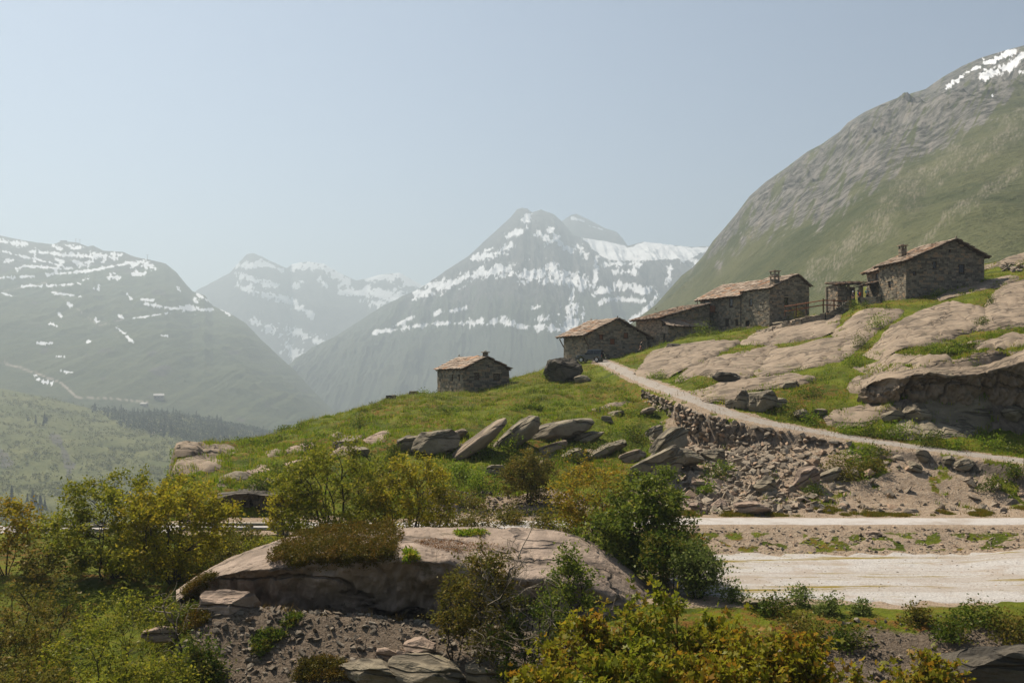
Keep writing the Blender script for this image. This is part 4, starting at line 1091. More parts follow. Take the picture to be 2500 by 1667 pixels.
# ---------------------------------------------------------------- buildings
M_MASON = stone_material('house_masonry', (0.13, 0.108, 0.08), (0.40, 0.345, 0.265), (0.38, 0.27, 0.17))
M_MASON2 = stone_material('dark_house_masonry', (0.11, 0.092, 0.068), (0.33, 0.285, 0.215), (0.34, 0.24, 0.15))
M_MORTAR = simple_mat('mortar', (0.06, 0.052, 0.042), 0.95, 0.3, 3.0, 0.1, 0.03)
M_LAUZE = stone_material('stone_roof_slab', (0.24, 0.178, 0.13), (0.42, 0.335, 0.26), (0.34, 0.185, 0.10))
M_WOOD = simple_mat('weathered_brown_wood', (0.085, 0.048, 0.026), 0.8, 0.35, 8.0, 0.2, 0.02)
M_REDWOOD = simple_mat('reddish_larch_wood', (0.20, 0.075, 0.032), 0.75, 0.3, 8.0, 0.2, 0.02)
M_GLASS = simple_mat('dark_window_glass', (0.012, 0.013, 0.015), 0.12, 0.2, 3.0, 0.5)
M_VOID = simple_mat('dark_plank_door', (0.030, 0.022, 0.016), 0.9, 0.3, 6.0, 0.1)
M_METAL = simple_mat('brown_metal_pipe', (0.03, 0.024, 0.02), 0.4, 0.2, 5.0, 0.5, metal=0.6)

def box_arrays(c, hx, hy, hz):
    v = np.array([(sx, sy, sz) for sz in (-1, 1) for sy in (-1, 1) for sx in (-1, 1)], float) * np.array([hx, hy, hz]) + np.array(c)
    f = np.array([[0, 2, 3, 1], [4, 5, 7, 6], [0, 1, 5, 4], [2, 6, 7, 3], [0, 4, 6, 2], [1, 3, 7, 5]])
    return v, f

class MB:
    """collects simple solids into one mesh"""
    def __init__(s):
        s.V, s.F, s.n = [], [], 0
    def add(s, v, f):
        s.V.append(np.asarray(v, float)); s.F.append(np.asarray(f) + s.n); s.n += len(v)
        return s
    def box(s, c, hx, hy, hz, rz=0.0):
        v, f = box_arrays((0, 0, 0), hx, hy, hz)
        if rz:
            ca, sa = math.cos(rz), math.sin(rz)
            v = np.stack([v[:, 0] * ca - v[:, 1] * sa, v[:, 0] * sa + v[:, 1] * ca, v[:, 2]], 1)
        return s.add(v + np.array(c), f)
    def bar(s, a, b, r, r2=None, n=6):
        a, b = np.array(a, float), np.array(b, float)
        d = b - a; L = np.linalg.norm(d); d = d / L
        u = np.cross(d, (0, 0, 1) if abs(d[2]) < 0.9 else (1, 0, 0)); u /= np.linalg.norm(u)
        w = np.cross(d, u)
        an = np.linspace(0, 2 * math.pi, n, endpoint=False)
        ring = np.cos(an)[:, None] * u + np.sin(an)[:, None] * w
        v = np.concatenate([a + ring * r, b + ring * (r if r2 is None else r2), [a], [b]])
        f = [[i, (i + 1) % n, n + (i + 1) % n, n + i] for i in range(n)]
        f += [[2 * n, (i + 1) % n, i, i] for i in range(n)] + [[2 * n + 1, n + i, n + (i + 1) % n, n + (i + 1) % n] for i in range(n)]
        return s.add(v, f)
    def build(s, name, mat, parent=None, smooth=False, **kw):
        V = np.concatenate(s.V); F = np.concatenate(s.F)
        tri = (F[:, 2] == F[:, 3])
        me = bpy.data.meshes.new(name)
        me.from_pydata([tuple(q) for q in V], [], [tuple(int(i) for i in (q[:3] if t else q)) for q, t in zip(F, tri)])
        if smooth:
            for p in me.polygons: p.use_smooth = True
        return obj(name, me, mat, parent, **kw)

def masonry(o, u, n, width, top, bottom, openings, rg, course=0.24, proud=0.06):
    """stones of a wall: o lower corner, u along, n outward; top(u) gives the height"""
    o, u, n = np.array(o, float), np.array(u, float), np.array(n, float)
    Vs, Fs, k = [], [], 0
    fq = np.array([[0, 1, 2, 3], [4, 5, 1, 0], [5, 6, 2, 1], [6, 7, 3, 2], [7, 4, 0, 3]])
    z = bottom
    hmax = max(top(0), top(width), top(width * 0.5), top(width * 0.62))
    while z < hmax:
        ch = course * rg.uniform(0.7, 1.3)
        a = -rg.uniform(0, 0.2)
        while a < width:
            w = rg.uniform(0.28, 0.72)
            a0, a1 = max(a, 0), min(a + w, width)
            zz = z + ch
            ok = a1 - a0 > 0.08 and z + 0.5 * ch < top(0.5 * (a0 + a1))
            for (p0, p1, q0, q1) in openings:
                if a1 > p0 and a0 < p1 and zz > q0 and z < q1:
                    if a0 < p0 - 0.12: a1 = p0
                    elif a1 > p1 + 0.12: a0 = p1
                    else: ok = False
            if ok:
                g = 0.016
                d = proud * rg.uniform(0.45, 1.3)
                j = rg.normal(0, 0.014, (4, 2))
                cs = [(a0 + g, z + g), (a1 - g, z + g), (a1 - g, zz - g), (a0 + g, zz - g)]
                fr = [o + u * (c[0] + jj[0]) + np.array([0, 0, c[1] + jj[1]]) + n * d for c, jj in zip(cs, j)]
                bk = [o + u * c[0] + np.array([0, 0, c[1]]) - n * 0.04 for c in [(a0, z), (a1, z), (a1, zz), (a0, zz)]]
                Vs += fr + bk
                Fs.append(fq + k); k += 8
            a += w
        z += ch
    return np.array(Vs), np.concatenate(Fs)

SLABS = []
for i in range(7):
    r_ = np.random.default_rng(70 + i)
    n_ = 6
    an = np.sort(np.linspace(0, 2 * math.pi, n_, endpoint=False) + r_.uniform(-0.25, 0.25, n_))
    p = np.stack([np.sign(np.cos(an)) * np.abs(np.cos(an)) ** 0.6 * r_.uniform(0.85, 1.1, n_), np.sign(np.sin(an)) * np.abs(np.sin(an)) ** 0.6 * r_.uniform(0.85, 1.1, n_)], 1) * 0.5
    v = np.concatenate([np.column_stack([p, np.full(n_, -0.5)]), np.column_stack([p * 0.97, np.full(n_, 0.5)])])
    me = bpy.data.meshes.new('roof_slab')
    me.from_pydata([tuple(q) for q in v], [], [tuple(range(n_ - 1, -1, -1)), tuple(range(n_, 2 * n_))] + [(a, (a + 1) % n_, n_ + (a + 1) % n_, n_ + a) for a in range(n_)])
    me.materials.append(M_LAUZE)
    SLABS.append(me)

def roof_slabs(parent, p0, al, up, la, lu, rg, row=0.62, wid=(0.6, 1.15), limit=300):
    p0, al, up = Vector(p0), Vector(al).normalized(), Vector(up).normalized()
    nrm = al.cross(up)
    if nrm.z < 0: nrm = -nrm
    cnt = 0
    nrows = max(1, int(round(lu / row)))
    for i in range(nrows):
        a = -rg.uniform(0, 0.4)
        while a < la and cnt < limit:
            w = rg.uniform(*wid)
            c = min(max(a + w / 2, w * 0.3), la - w * 0.3)
            o = bpy.data.objects.new('roof_slab', SLABS[int(rg.integers(0, 7))])
            COL.objects.link(o)
            o.parent = parent
            t = 0.10 + rg.uniform(-0.05, 0.07)                       # each slab lies on the one below
            x, y = al, (up + nrm * -t).normalized()
            z = x.cross(y)
            if z.z < 0:
                x = -x; z = x.cross(y)
            M = Matrix((x, y, z)).transposed().to_4x4()
            sc = Matrix.Diagonal((w * 1.06, row * 1.55 * rg.uniform(0.85, 1.15), rg.uniform(0.05, 0.09), 1))
            pos = p0 + al * c + up * ((i + 0.45) / nrows * lu + rg.uniform(-0.06, 0.06)) + nrm * (0.10 + rg.uniform(0, 0.05))
            o.matrix_local = Matrix.Translation(pos) @ M @ Matrix.Rotation(rg.uniform(-0.12, 0.12), 4, 'Z') @ sc
            cnt += 1
            a += w * 0.95
    return cnt

def opening(parent, kind, o, u, n, a, z, w, h):
    """a window, shutter or door set into a wall at distance a along it, bottom height z"""
    o, u, n = np.array(o, float), np.array(u, float), np.array(n, float)
    ang = math.atan2(u[1], u[0])
    c = o + u * (a + w / 2) - n * 0.10
    c = (c[0], c[1], z + h / 2)
    nm = 'door' if kind == 'door' else 'window'
    frame = MB()
    t = 0.07
    for s in (-1, 1):
        frame.box((c[0] + u[0] * s * (w / 2 - t / 2), c[1] + u[1] * s * (w / 2 - t / 2), c[2]), t / 2, 0.05, h / 2, ang)
    frame.box((c[0], c[1], c[2] + h / 2 - t / 2), w / 2 - t, 0.05, t / 2, ang)
    if kind != 'door':
        frame.box((c[0], c[1], c[2] - h / 2 + t / 2), w / 2 - t, 0.05, t / 2, ang)
    f = frame.build(nm, M_WOOD, parent)
    pn = MB().box((c[0] - n[0] * 0.03, c[1] - n[1] * 0.03, c[2]), w / 2 - 0.01, 0.02, h / 2 - 0.01, ang)
    pn.build('door_leaf' if kind == 'door' else 'pane' if kind == 'glass' else 'shutter', {'glass': M_GLASS, 'door': M_VOID, 'shutter': M_REDWOOD}[kind], f)
    lt = MB().box((o[0] + u[0] * (a + w / 2) + n[0] * 0.0, o[1] + u[1] * (a + w / 2) + n[1] * 0.0, z + h + 0.09), w / 2 + 0.22, 0.10, 0.08, ang)
    lt.build('lintel', M_MASON, f)

def block(H, off, W, L, He0, Hr, rf, He1, op_g, op_e, rg, zlow=-1.5, over=(0.55, 0.45), mason=None, slabs=True, course=0.24, tag=''):
    """one gabled block of a house; local x along the gable, y along the eaves (away), z up"""
    ox, oy, oz = off
    mason = mason or M_MASON
    top_g = lambda x: (He0 + (Hr - He0) * x / (rf * W)) if x < rf * W else (Hr + (He1 - Hr) * (x - rf * W) / max(1e-3, (1 - rf) * W))
    # core
    pr = [(0, zlow), (W, zlow), (W, He1), (rf * W, Hr), (0, He0)] if rf < 0.999 else [(0, zlow), (W, zlow), (W, Hr), (0, He0)]
    n = len(pr)
    ins = 0.13
    cx = [(min(max(p[0], ins), W - ins), p[1] - (0.03 if p[1] > 0 else 0)) for p in pr]
    V = [(ox + p[0], oy + ins, oz + p[1]) for p in cx] + [(ox + p[0], oy + L - ins, oz + p[1]) for p in cx]
    F = [tuple(range(n)), tuple(range(2 * n - 1, n - 1, -1))] + [(i, n + i, n + (i + 1) % n, (i + 1) % n) for i in range(n)]
    me = bpy.data.meshes.new('wall'); me.from_pydata(V, [], F)
    obj('wall', me, M_MORTAR, H)
    # the four stone faces
    mb = MB()
    faces = [((ox, oy, oz), (1, 0, 0), (0, -1, 0), W, top_g, op_g), ((ox, oy + L, oz), (0, -1, 0), (-1, 0, 0), L, lambda u: He0, [(L - a - w, z, w, h, k) for (a, z, w, h, k) in op_e]),
             ((ox + W, oy, oz), (0, 1, 0), (1, 0, 0), L, lambda u: (He1 if rf < 0.999 else Hr), []), ((ox + W, oy + L, oz), (-1, 0, 0), (0, 1, 0), W, lambda x: top_g(W - x), [])]
    for (o, u, nn, wd, tp, ops) in faces:
        v, f = masonry(o, u, np.array(nn), wd, tp, zlow, [(a, a + w, z, z + h) for (a, z, w, h, k) in ops], rg, course)
        # the face lies at the outside of the wall; stones stand from just inside to proud of it
        mb.add(v - np.array(nn) * 0.06, f)
        for (a, z, w, h, k) in ops:
            opening(H, k, (o[0], o[1], o[2]), u, nn, a, oz + z, w, h)
    mb.build('stonework', mason, H, kind='stuff')
    # roof: boards, rafters, stone slabs
    ov, og = over
    for side in (0, 1):
        if side == 0:
            a, b_ = np.array([0, He0]), np.array([rf * W, Hr])
        else:
            if rf > 0.999: break
            a, b_ = np.array([W, He1]), np.array([rf * W, Hr])
        d = (b_ - a) / np.linalg.norm(b_ - a)
        e = a - d * ov
        ln = np.linalg.norm(b_ - e)
        bx = MB()
        y0, y1 = oy - og, oy + L + og
        nr = np.array([-d[1], d[0]]) if d[0] > 0 else np.array([d[1], -d[0]])
        q = [e, b_, b_ + nr * 0.07, e + nr * 0.07]
        v = [(ox + p[0], y, oz + p[1]) for y in (y0, y1) for p in q]
        f = [[0, 1, 2, 3], [7, 6, 5, 4], [0, 4, 5, 1], [1, 5, 6, 2], [2, 6, 7, 3], [3, 7, 4, 0]]
        bx.add(v, f)
        roof = bx.build('roof', M_WOOD, H)
        rf_n = max(3, int((y1 - y0) / 0.8))
        for i in range(rf_n):
            y = y0 + 0.12 + (y1 - y0 - 0.24) * i / (rf_n - 1)
            p1 = e + d * 0.05 - nr * 0.075
            p2 = a + d * 0.5 - nr * 0.075
            mbr = MB().bar((ox + p1[0], y, oz + p1[1]), (ox + p2[0], y, oz + p2[1]), 0.085, n=4)
            mbr.build('rafter', M_WOOD, roof)
        p0 = (ox + e[0], y0, oz + e[1])
        roof_slabs(roof, np.array(p0) + np.array([nr[0] * 0.05, 0, nr[1] * 0.05]), (0, 1, 0), (d[0], 0, d[1]), y1 - y0, ln, rg, limit=290 if slabs else 90, row=0.62 if side == 0 else 0.8)
    return top_g

def chimney(H, c, w, h, mason, storeys=1):
    x, y, z = c
    mb = MB()
    rg_ = np.random.default_rng(int(abs(x * 100)) + 3)
    for (o, u, n_, wd) in (((x - w / 2, y - w / 2, z), (1, 0, 0), (0, -1, 0), w), ((x - w / 2, y + w / 2, z), (0, -1, 0), (-1, 0, 0), w), ((x + w / 2, y - w / 2, z), (0, 1, 0), (1, 0, 0), w), ((x + w / 2, y + w / 2, z), (-1, 0, 0), (0, 1, 0), w)):
        v, f = masonry(o, u, np.array(n_), wd, lambda a: h, -0.8, [], rg_, 0.16, 0.03)
        mb.add(v, f)
    mb.box((x, y, z + h / 2 - 0.4), w / 2 - 0.03, w / 2 - 0.03, h / 2 + 0.38)
    ch = mb.build('chimney', mason, H)
    zz = z + h
    for s in range(storeys):
        for sx in (-1, 1):
            for sy in (-1, 1):
                MB().box((x + sx * (w / 2 - 0.08), y + sy * (w / 2 - 0.08), zz + 0.17), 0.08, 0.08, 0.17).build('pillar', mason, ch)
        cap = MB().box((x, y, zz + 0.40), w / 2 + 0.16, w / 2 + 0.12, 0.05)
        cap.build('cap_slab', M_LAUZE, ch)
        zz += 0.46
        if s < storeys - 1:
            MB().box((x, y, zz + 0.15), w / 2 - 0.03, w / 2 - 0.03, 0.16).build('upper_shaft', mason, ch)
            zz += 0.31
    MB().add(*[HULLS[1][0] * np.array([0.22, 0.2, 0.16]) + np.array([x, y, zz + 0.08]), np.column_stack([HULLS[1][1], HULLS[1][1][:, 2]])]).build('top_stone', mason, ch)
    return ch

def ridge_stone(H, p, s=0.22):
    v, f = HULLS[3]
    MB().add(v * np.array([0.6, 0.5, 1.6]) * s + np.array(p), np.column_stack([f, f[:, 2]])).build('ridge_stone', M_MASON, H)

def house_root(name, label, xpx, D, zbase, alpha):
    X = (xpx - XC) / FPX * D
    return thing(name, label, 'house', (X, D, zbase), alpha)
A28 = math.radians(28)
brg = np.random.default_rng(21)
# --- the small hut on the left
H1 = house_root('stone_hut', 'small stone hut with a slab roof, standing alone furthest left on the hill', 1131, 116, -1.6, A28)
block(H1, (0, 0, 0), 6.05, 7.5, 3.0, 4.4, 0.5, 3.0, [(1.45, 1.75, 0.6, 0.85, 'glass'), (3.95, 1.7, 0.85, 0.8, 'glass'), (2.9, 3.45, 0.35, 0.35, 'glass')], [(1.0, 1.6, 0.3, 0.8, 'glass'), (2.9, 1.6, 0.35, 0.8, 'glass')], brg, over=(0.2, 0.25), mason=M_MASON2)
chimney(H1, (3.0, 0.25, 4.3), 0.5, 0.3, M_MASON2)
ridge_stone(H1, (3.0, 7.6, 4.75))
# --- the barn with the car
H2 = house_root('stone_barn', 'stone barn with three small windows in its gable, behind the parked car', 1435, 140, 2.95, A28)
block(H2, (0, 0, 0), 10.0, 6.6, 3.75, 5.9, 0.49, 3.65, [(1.95, 2.9, 0.62, 0.75, 'shutter'), (3.75, 2.25, 0.85, 0.85, 'shutter'), (6.1, 3.2, 0.75, 0.8, 'shutter')], [], brg, over=(1.1, 0.5))
for (x, y) in ((-0.55, -0.1), (-0.55, 6.6)):
    MB().bar((x - 0.15, y, 3.2), (0.02, y, 2.0), 0.09, n=4).build('bracket', M_WOOD, H2)
chimney(H2, (6.9, 2.0, 5.0), 0.75, 0.55, M_MASON)
ridge_stone(H2, (4.9, -0.2, 6.2)); ridge_stone(H2, (4.9, 6.8, 6.2))
# --- the farmhouse of three blocks
H3 = house_root('stone_farmhouse', 'long stone farmhouse with stepped slab roofs, balcony and tall double chimney', 1879, 140, 7.5, A28)
block(H3, (0, 0, 0), 7.5, 5.8, 5.5, 7.65, 0.68, 6.2, [(2.75, 3.3, 0.8, 1.05, 'glass')], [(3.6, 3.35, 0.65, 1.0, 'glass'), (4.2, 0.5, 0.8, 0.75, 'glass')], brg, over=(0.25, 0.25))
block(H3, (0.25, 5.82, 0), 7.2, 9.9, 5.2, 7.45, 0.66, 6.2, [], [(2.3, 3.4, 0.8, 1.35, 'glass'), (3.2, 0.6, 0.8, 1.2, 'door'), (1.1, 0.6, 0.6, 1.0, 'door'), (7.4, 3.3, 1.5, 1.5, 'glass')], brg, over=(1.0, 0.2))
block(H3, (-9.8, 12.0, -2.4), 8.9, 6.5, 4.2, 6.5, 1.0, 6.5, [(5.2, 0.9, 0.75, 1.9, 'door')], [], brg, over=(1.0, 0.5), zlow=-2.0)
chimney(H3, (1.5, 0.6, 6.0), 0.95, 0.9, M_MASON, 2)
ridge_stone(H3, (5.0, 15.8, 7.7)); ridge_stone(H3, (-6.0, 18.6, 3.6)); ridge_stone(H3, (0.9, 13.6, 5.2), 0.2)
# lean-to roof in front of the low wing
lt = MB()
lt.add([(-10.0, 10.1, 0.35), (-2.4, 10.1, 0.35), (-2.4, 12.05, 1.35), (-10.0, 12.05, 1.35), (-10.0, 10.1, 0.43), (-2.4, 10.1, 0.43), (-2.4, 12.05, 1.43), (-10.0, 12.05, 1.43)], [[0, 3, 2, 1], [4, 5, 6, 7], [0, 1, 5, 4], [1, 2, 6, 5], [2, 3, 7, 6], [3, 0, 4, 7]])
lean = lt.build('lean_to_roof', M_WOOD, H3)
roof_slabs(lean, (-10.0, 10.1, 0.45), (1, 0, 0), (0, 1.95, 1.0), 7.6, 2.2, brg)
for x in (-9.7, -8.4, -7.1, -5.8, -4.5, -3.2):
    MB().bar((x, 10.15, 0.25), (x, 11.9, 1.15), 0.07, n=4).build('rafter', M_WOOD, lean)
lw = MB()
v, f = masonry((-9.7, 10.5, -2.4), (1, 0, 0), np.array((0, -1, 0)), 7.0, lambda a: 2.8, -1.8, [(4.9, 5.7, 0.6, 2.5)], brg)
lw.add(v, f)
v, f = masonry((-9.7, 12.0, -2.4), (0, -1, 0), np.array((-1, 0, 0)), 1.5, lambda a: 3.0, -1.8, [], brg)
lw.add(v, f)
v, f = masonry((-2.7, 10.5, -2.4), (0, 1, 0), np.array((1, 0, 0)), 1.5, lambda a: 3.0, -1.8, [], brg)
lw.add(v, f)
lw.box((-6.2, 11.35, -1.1), 3.38, 0.7, 1.65)
lw.build('porch_wall', M_MASON, H3)
opening(H3, 'door', (-9.7, 10.55, -2.4), (1, 0, 0), (0, -1, 0), 4.9, -1.8, 0.8, 1.9)
# balcony on the middle block
bal = MB().box((-0.35, 13.4, 2.85), 0.62, 1.6, 0.08)
balc = bal.build('balcony', M_WOOD, H3)
for i in range(13):
    y = 11.85 + i * 0.258
    MB().box((-0.93, y, 3.4), 0.02, 0.09, 0.46).build('baluster', M_REDWOOD, balc)
for i in range(5):
    MB().box((-0.85 + 0.2 * i, 11.84, 3.4), 0.08, 0.02, 0.46).build('baluster', M_REDWOOD, balc)
MB().box((-0.93, 13.4, 3.92), 0.05, 1.65, 0.05).build('handrail', M_WOOD, balc)
for x in (-0.9,):
    for y in (11.9, 14.9):
        MB().bar((x, y, 2.2), (x, y, 5.0), 0.08, n=4).build('post', M_WOOD, balc)
pipe = MB().bar((-0.6, 6.6, 5.0), (-0.12, 5.9, 4.7), 0.05).bar((-0.12, 5.9, 4.7), (-0.12, 5.9, -0.5), 0.05)
pipe.build('downpipe', M_METAL, H3)
# --- the upper house
H4 = house_root('stone_upper_house', 'dark stone house highest on the right with a broad gable and small chimney', 2212, 122, 9.7, math.radians(12))
block(H4, (0, 0, 0), 10.9, 5.9, 5.0, 7.75, 0.61, 5.8, [(0.95, 3.3, 0.45, 0.5, 'glass'), (3.7, 4.1, 0.55, 1.0, 'glass'), (7.3, 3.7, 0.85, 1.1, 'glass'), (5.9, 6.2, 0.35, 0.4, 'glass')], [(3.2, 2.0, 0.55, 0.85, 'glass')], brg, over=(0.5, 0.55), mason=M_MASON2)
block(H4, (0.9, 5.92, 0), 9.0, 4.2, 4.7, 7.2, 0.62, 5.7, [], [(1.6, 3.55, 0.6, 0.8, 'glass')], brg, over=(0.7, 0.3), mason=M_MASON2)
chimney(H4, (2.3, 4.2, 5.9), 0.7, 1.2, M_MASON2)
ridge_stone(H4, (6.65, -0.35, 8.05), 0.3)
pr = MB()
pr.add([(-1.2, 6.0, 2.55), (0.95, 6.0, 3.1), (0.95, 9.6, 3.1), (-1.2, 9.6, 2.55), (-1.2, 6.0, 2.65), (0.95, 6.0, 3.2), (0.95, 9.6, 3.2), (-1.2, 9.6, 2.65)], [[0, 3, 2, 1], [4, 5, 6, 7], [0, 1, 5, 4], [1, 2, 6, 5], [2, 3, 7, 6], [3, 0, 4, 7]])
prc = pr.build('porch_roof', M_WOOD, H4)
roof_slabs(prc, (-1.2, 6.0, 2.66), (0, 1, 0), (2.15, 0, 0.55), 3.6, 2.2, brg)
MB().box((-1.0, 8.4, 1.2), 0.22, 0.22, 1.4).build('porch_pillar', M_MASON2, H4)
# --- shed left of the upper house
S1 = house_root('stone_shed', 'low open stone shed with a flat slab roof between the farmhouse and the upper house', 2046, 130, 10.2, math.radians(12))
S1['category'] = 'shed'
for (o_, w_) in (((0.0, 0.0, 0), 1.1), ((1.3, 0.0, 0), 0.36)):
    mb = MB()
    for (oo, uu, nn, wd) in (((o_[0], 0, 0), (1, 0, 0), (0, -1, 0), w_), ((o_[0], 2.6 if w_ > 1 else 0.4, 0), (0, -1, 0), (-1, 0, 0), 2.6 if w_ > 1 else 0.4), ((o_[0] + w_, 0, 0), (0, 1, 0), (1, 0, 0), 2.6 if w_ > 1 else 0.4)):
        v, f = masonry(oo, uu, np.array(nn), wd, lambda a: 2.3, -1.2, [], brg, 0.2)
        mb.add(v, f)
    mb.build('wall' if w_ > 1 else 'pillar', M_MASON, S1)
mb = MB()
v, f = masonry((1.1, 2.6, 0), (1, 0, 0), np.array((0, -1, 0)), 2.9, lambda a: 2.4, -1.2, [], brg, 0.2)
mb.add(v, f)
mb.box((1.9, 2.75, 0.6), 2.1, 0.12, 1.75)
mb.build('back_wall', M_MASON2, S1)
mb = MB()
mb.add([(-0.3, -0.4, 2.2), (3.9, -0.4, 2.45), (3.9, 2.9, 2.95), (-0.3, 2.9, 2.7), (-0.3, -0.4, 2.3), (3.9, -0.4, 2.55), (3.9, 2.9, 3.05), (-0.3, 2.9, 2.8)], [[0, 3, 2, 1], [4, 5, 6, 7], [0, 1, 5, 4], [1, 2, 6, 5], [2, 3, 7, 6], [3, 0, 4, 7]])
sr = mb.build('roof', M_WOOD, S1)
roof_slabs(sr, (-0.35, -0.5, 2.3), (1, 0, 0.06), (0, 3.4, 0.5), 4.3, 3.5, brg)

# --- free-standing stone walls
def stone_wall(name, label, pts, h, thick=0.5, group=None, mason=None, zoff=0.0):
    """pts: world (x, y) line on the ground"""
    W0 = thing(name, label, 'wall', (pts[0][0], pts[0][1], float(hgt(*pts[0]))), 0.0, group)
    o0 = np.array(W0.location)
    mb = MB(); core = MB()
    for (a, b_) in zip(pts[:-1], pts[1:]):
        a, b_ = np.array(a, float), np.array(b_, float)
        L = np.linalg.norm(b_ - a)
        u = (b_ - a) / L
        n_ = np.array([u[1], -u[0]])
        if n_[1] > 0: n_ = -n_
        za = [float(hgt(*(a + u * L * t))) + zoff for t in (0, 0.25, 0.5, 0.75, 1)]
        zb = min(za) - 0.5
        tp = lambda q, za=za, L=L, zb=zb: float(np.interp(q, np.linspace(0, L, 5), za)) + h - zb + 0.12 * math.sin(q * 3.1) - 0.06
        for sgn in (1, -1):
            o = a + n_ * thick / 2 * sgn if sgn > 0 else b_ - n_ * thick / 2
            uu = u * sgn
            tq = tp if sgn > 0 else (lambda q: tp(L - q))
            v, f = masonry((o[0], o[1], zb), (uu[0], uu[1], 0), np.array((n_[0] * sgn, n_[1] * sgn, 0)), L, tq, 0, [], brg, 0.2)
            mb.add(v - o0, f)
        k = 12
        for i in range(k):
            c = a + u * L * (i + 0.5) / k
            t_ = tp(L * (i + 0.5) / k)
            core.box((c[0] - o0[0], c[1] - o0[1], zb + t_ / 2 - 0.06 - o0[2]), L / k / 2 + 0.02, thick / 2 - 0.02, t_ / 2, math.atan2(u[1], u[0]))
    core.build('wall_core', M_MORTAR, W0)
    mb.build('stonework', mason or M_MASON, W0, kind='stuff')
    return W0
w = lambda x, y: tuple(hit(x, y)[:2])
stone_wall('stone_wall', 'low stone wall between the barn and the farmhouse', [tuple(px(1583, 0, 146)[:2]), tuple(px(1622, 0, 144)[:2])], 1.9, zoff=0.0)
stone_wall('stone_wall', 'curved terrace wall of flat stones below the wooden fence', [tuple(px(1912, 0, 129.5)[:2]), tuple(px(1960, 0, 127)[:2]), tuple(px(2015, 0, 125.5)[:2]), tuple(px(2070, 0, 126)[:2])], 1.15)
stone_wall('ruined_wall', 'stub of a ruined wall on the brow left of the hut', [tuple(px(1000, 0, 117)[:2]), tuple(px(1036, 0, 118)[:2])], 0.75, mason=M_MASON2)
stone_wall('stone_wall', 'rough terrace parapet in front of the hikers at the upper house', [tuple(px(2104, 0, 124)[:2]), tuple(px(2152, 0, 122.5)[:2])], 1.0)
stone_wall('stone_wall', 'short crooked wall on the brow at the left end of the meadow', [tuple(px(945, 0, 108)[:2]), tuple(px(962, 0, 109)[:2])], 0.55, mason=M_MASON2)
# rubble in front of the terrace
rr = np.random.default_rng(8)
for i in range(46):
    f_ = rr.uniform()
    p = px(1846 + 72 * f_, 0, 133.5 - 3 * f_ + rr.uniform(-0.8, 0.8))
    o = obj('stone', STONE_ME[i % 10][0], label='loose stone in the rubble heap left of the fenced terrace', cat='stone', group='rubble heap by the terrace')
    s_ = rr.uniform(0.22, 0.5)
    o.location = (p.x, p.y, float(hgt(p.x, p.y)) + rr.uniform(0, 0.15 + 0.75 * f_))
    o.rotation_euler = rr.uniform(-0.6, 0.6, 3); o.scale = (s_, s_, s_)
for i in range(26):
    p = hit(2440 + 65 * rr.uniform(), 645 + 22 * rr.uniform())
    o = obj('stone', STONE_ME[i % 10][0], label='loose stone in the tumbled heap right of the upper house', cat='stone', group='tumbled heap right of the upper house')
    s_ = rr.uniform(0.25, 0.75)
    o.location = (p[0], p[1], p[2] + 0.15); o.rotation_euler = rr.uniform(-0.6, 0.6, 3); o.scale = (s_, s_ * 1.2, s_ * 0.6)

# --- wooden fence on the terrace
fence = thing('wooden_fence', 'reddish wooden rail fence on the terrace between the two upper houses', 'fence', px(1916, 765, 129.5))
fp = [(1916, 747, 766, 129.3), (1944, 743, 764, 128.4), (1968, 739, 762, 127.6), (2010, 732, 758, 126.4), (2036, 733, 758, 126.3), (2066, 735, 760, 126.6), (2078, 736, 758, 127)]
f0 = fence.location
tops, mids = [], []
for (x, yt, yb, D) in fp:
    a, b_ = px(x, yt - 3, D) - f0, px(x, yb + 6, D) - f0
    MB().bar(a, b_, 0.09, n=6).build('post', M_WOOD, fence)
    tops.append(px(x, yt + 1, D - 0.12) - f0); mids.append(px(x, yt + 12.5, D - 0.12) - f0)
for arr in (tops, mids):
    for a, b_ in zip(arr[:-1], arr[1:]):
        MB().bar(a, b_, 0.075, n=6).build('rail', M_REDWOOD, fence)
# --- wooden guard rail by the road on the left
def guard_rail(label, x0, x1, D, npost):
    X0, X1 = (x0 - XC) / FPX * D, (x1 - XC) / FPX * D
    zg = float(hgt(X0, D))
    G = thing('guard_rail', label, 'guard rail', (X0, D, zg), 0, 'wooden guard rails along the road')
    for i in range(npost):
        x = (X1 - X0) * i / (npost - 1)
        MB().bar((x, 0.12, -0.4), (x, 0.12, 0.72), 0.10, n=8).build('post', M_PALE, G)
    for i in range(npost - 1):
        xa, xb = (X1 - X0) * i / (npost - 1), (X1 - X0) * (i + 1) / (npost - 1)
        for z in (0.62, 0.34):
            MB().bar((xa, 0.0, z + 0.02 * math.sin(i)), (xb, 0.0, z + 0.02 * math.sin(i + 1)), 0.095, n=8).build('rail', M_PALE, G)
M_PALE = simple_mat('sun_bleached_log', (0.36, 0.315, 0.25), 0.85, 0.25, 4.0, 0.1, 0.02)
guard_rail('pale log guard rail in front of the dark cliff, between the trees', 440, 700, 57.6, 4)
guard_rail('pale log guard rail at the left edge beyond the orange bush', 40, 300, 57.6, 4)
st = px(686, 1283, 57.9)
pl = thing('road_post', 'grey concrete marker post at the right end of the guard rail', 'post', (st.x, st.y, float(hgt(st.x, st.y))))
M_CONC = simple_mat('grey_concrete', (0.26, 0.255, 0.24), 0.9, 0.15, 5.0, 0.2, 0.01)
MB().box((0, 0, 0.6), 0.20, 0.14, 0.62).build('shaft', M_CONC, pl)
MB().box((0, 0, 1.26), 0.24, 0.18, 0.05).build('cap', M_CONC, pl)
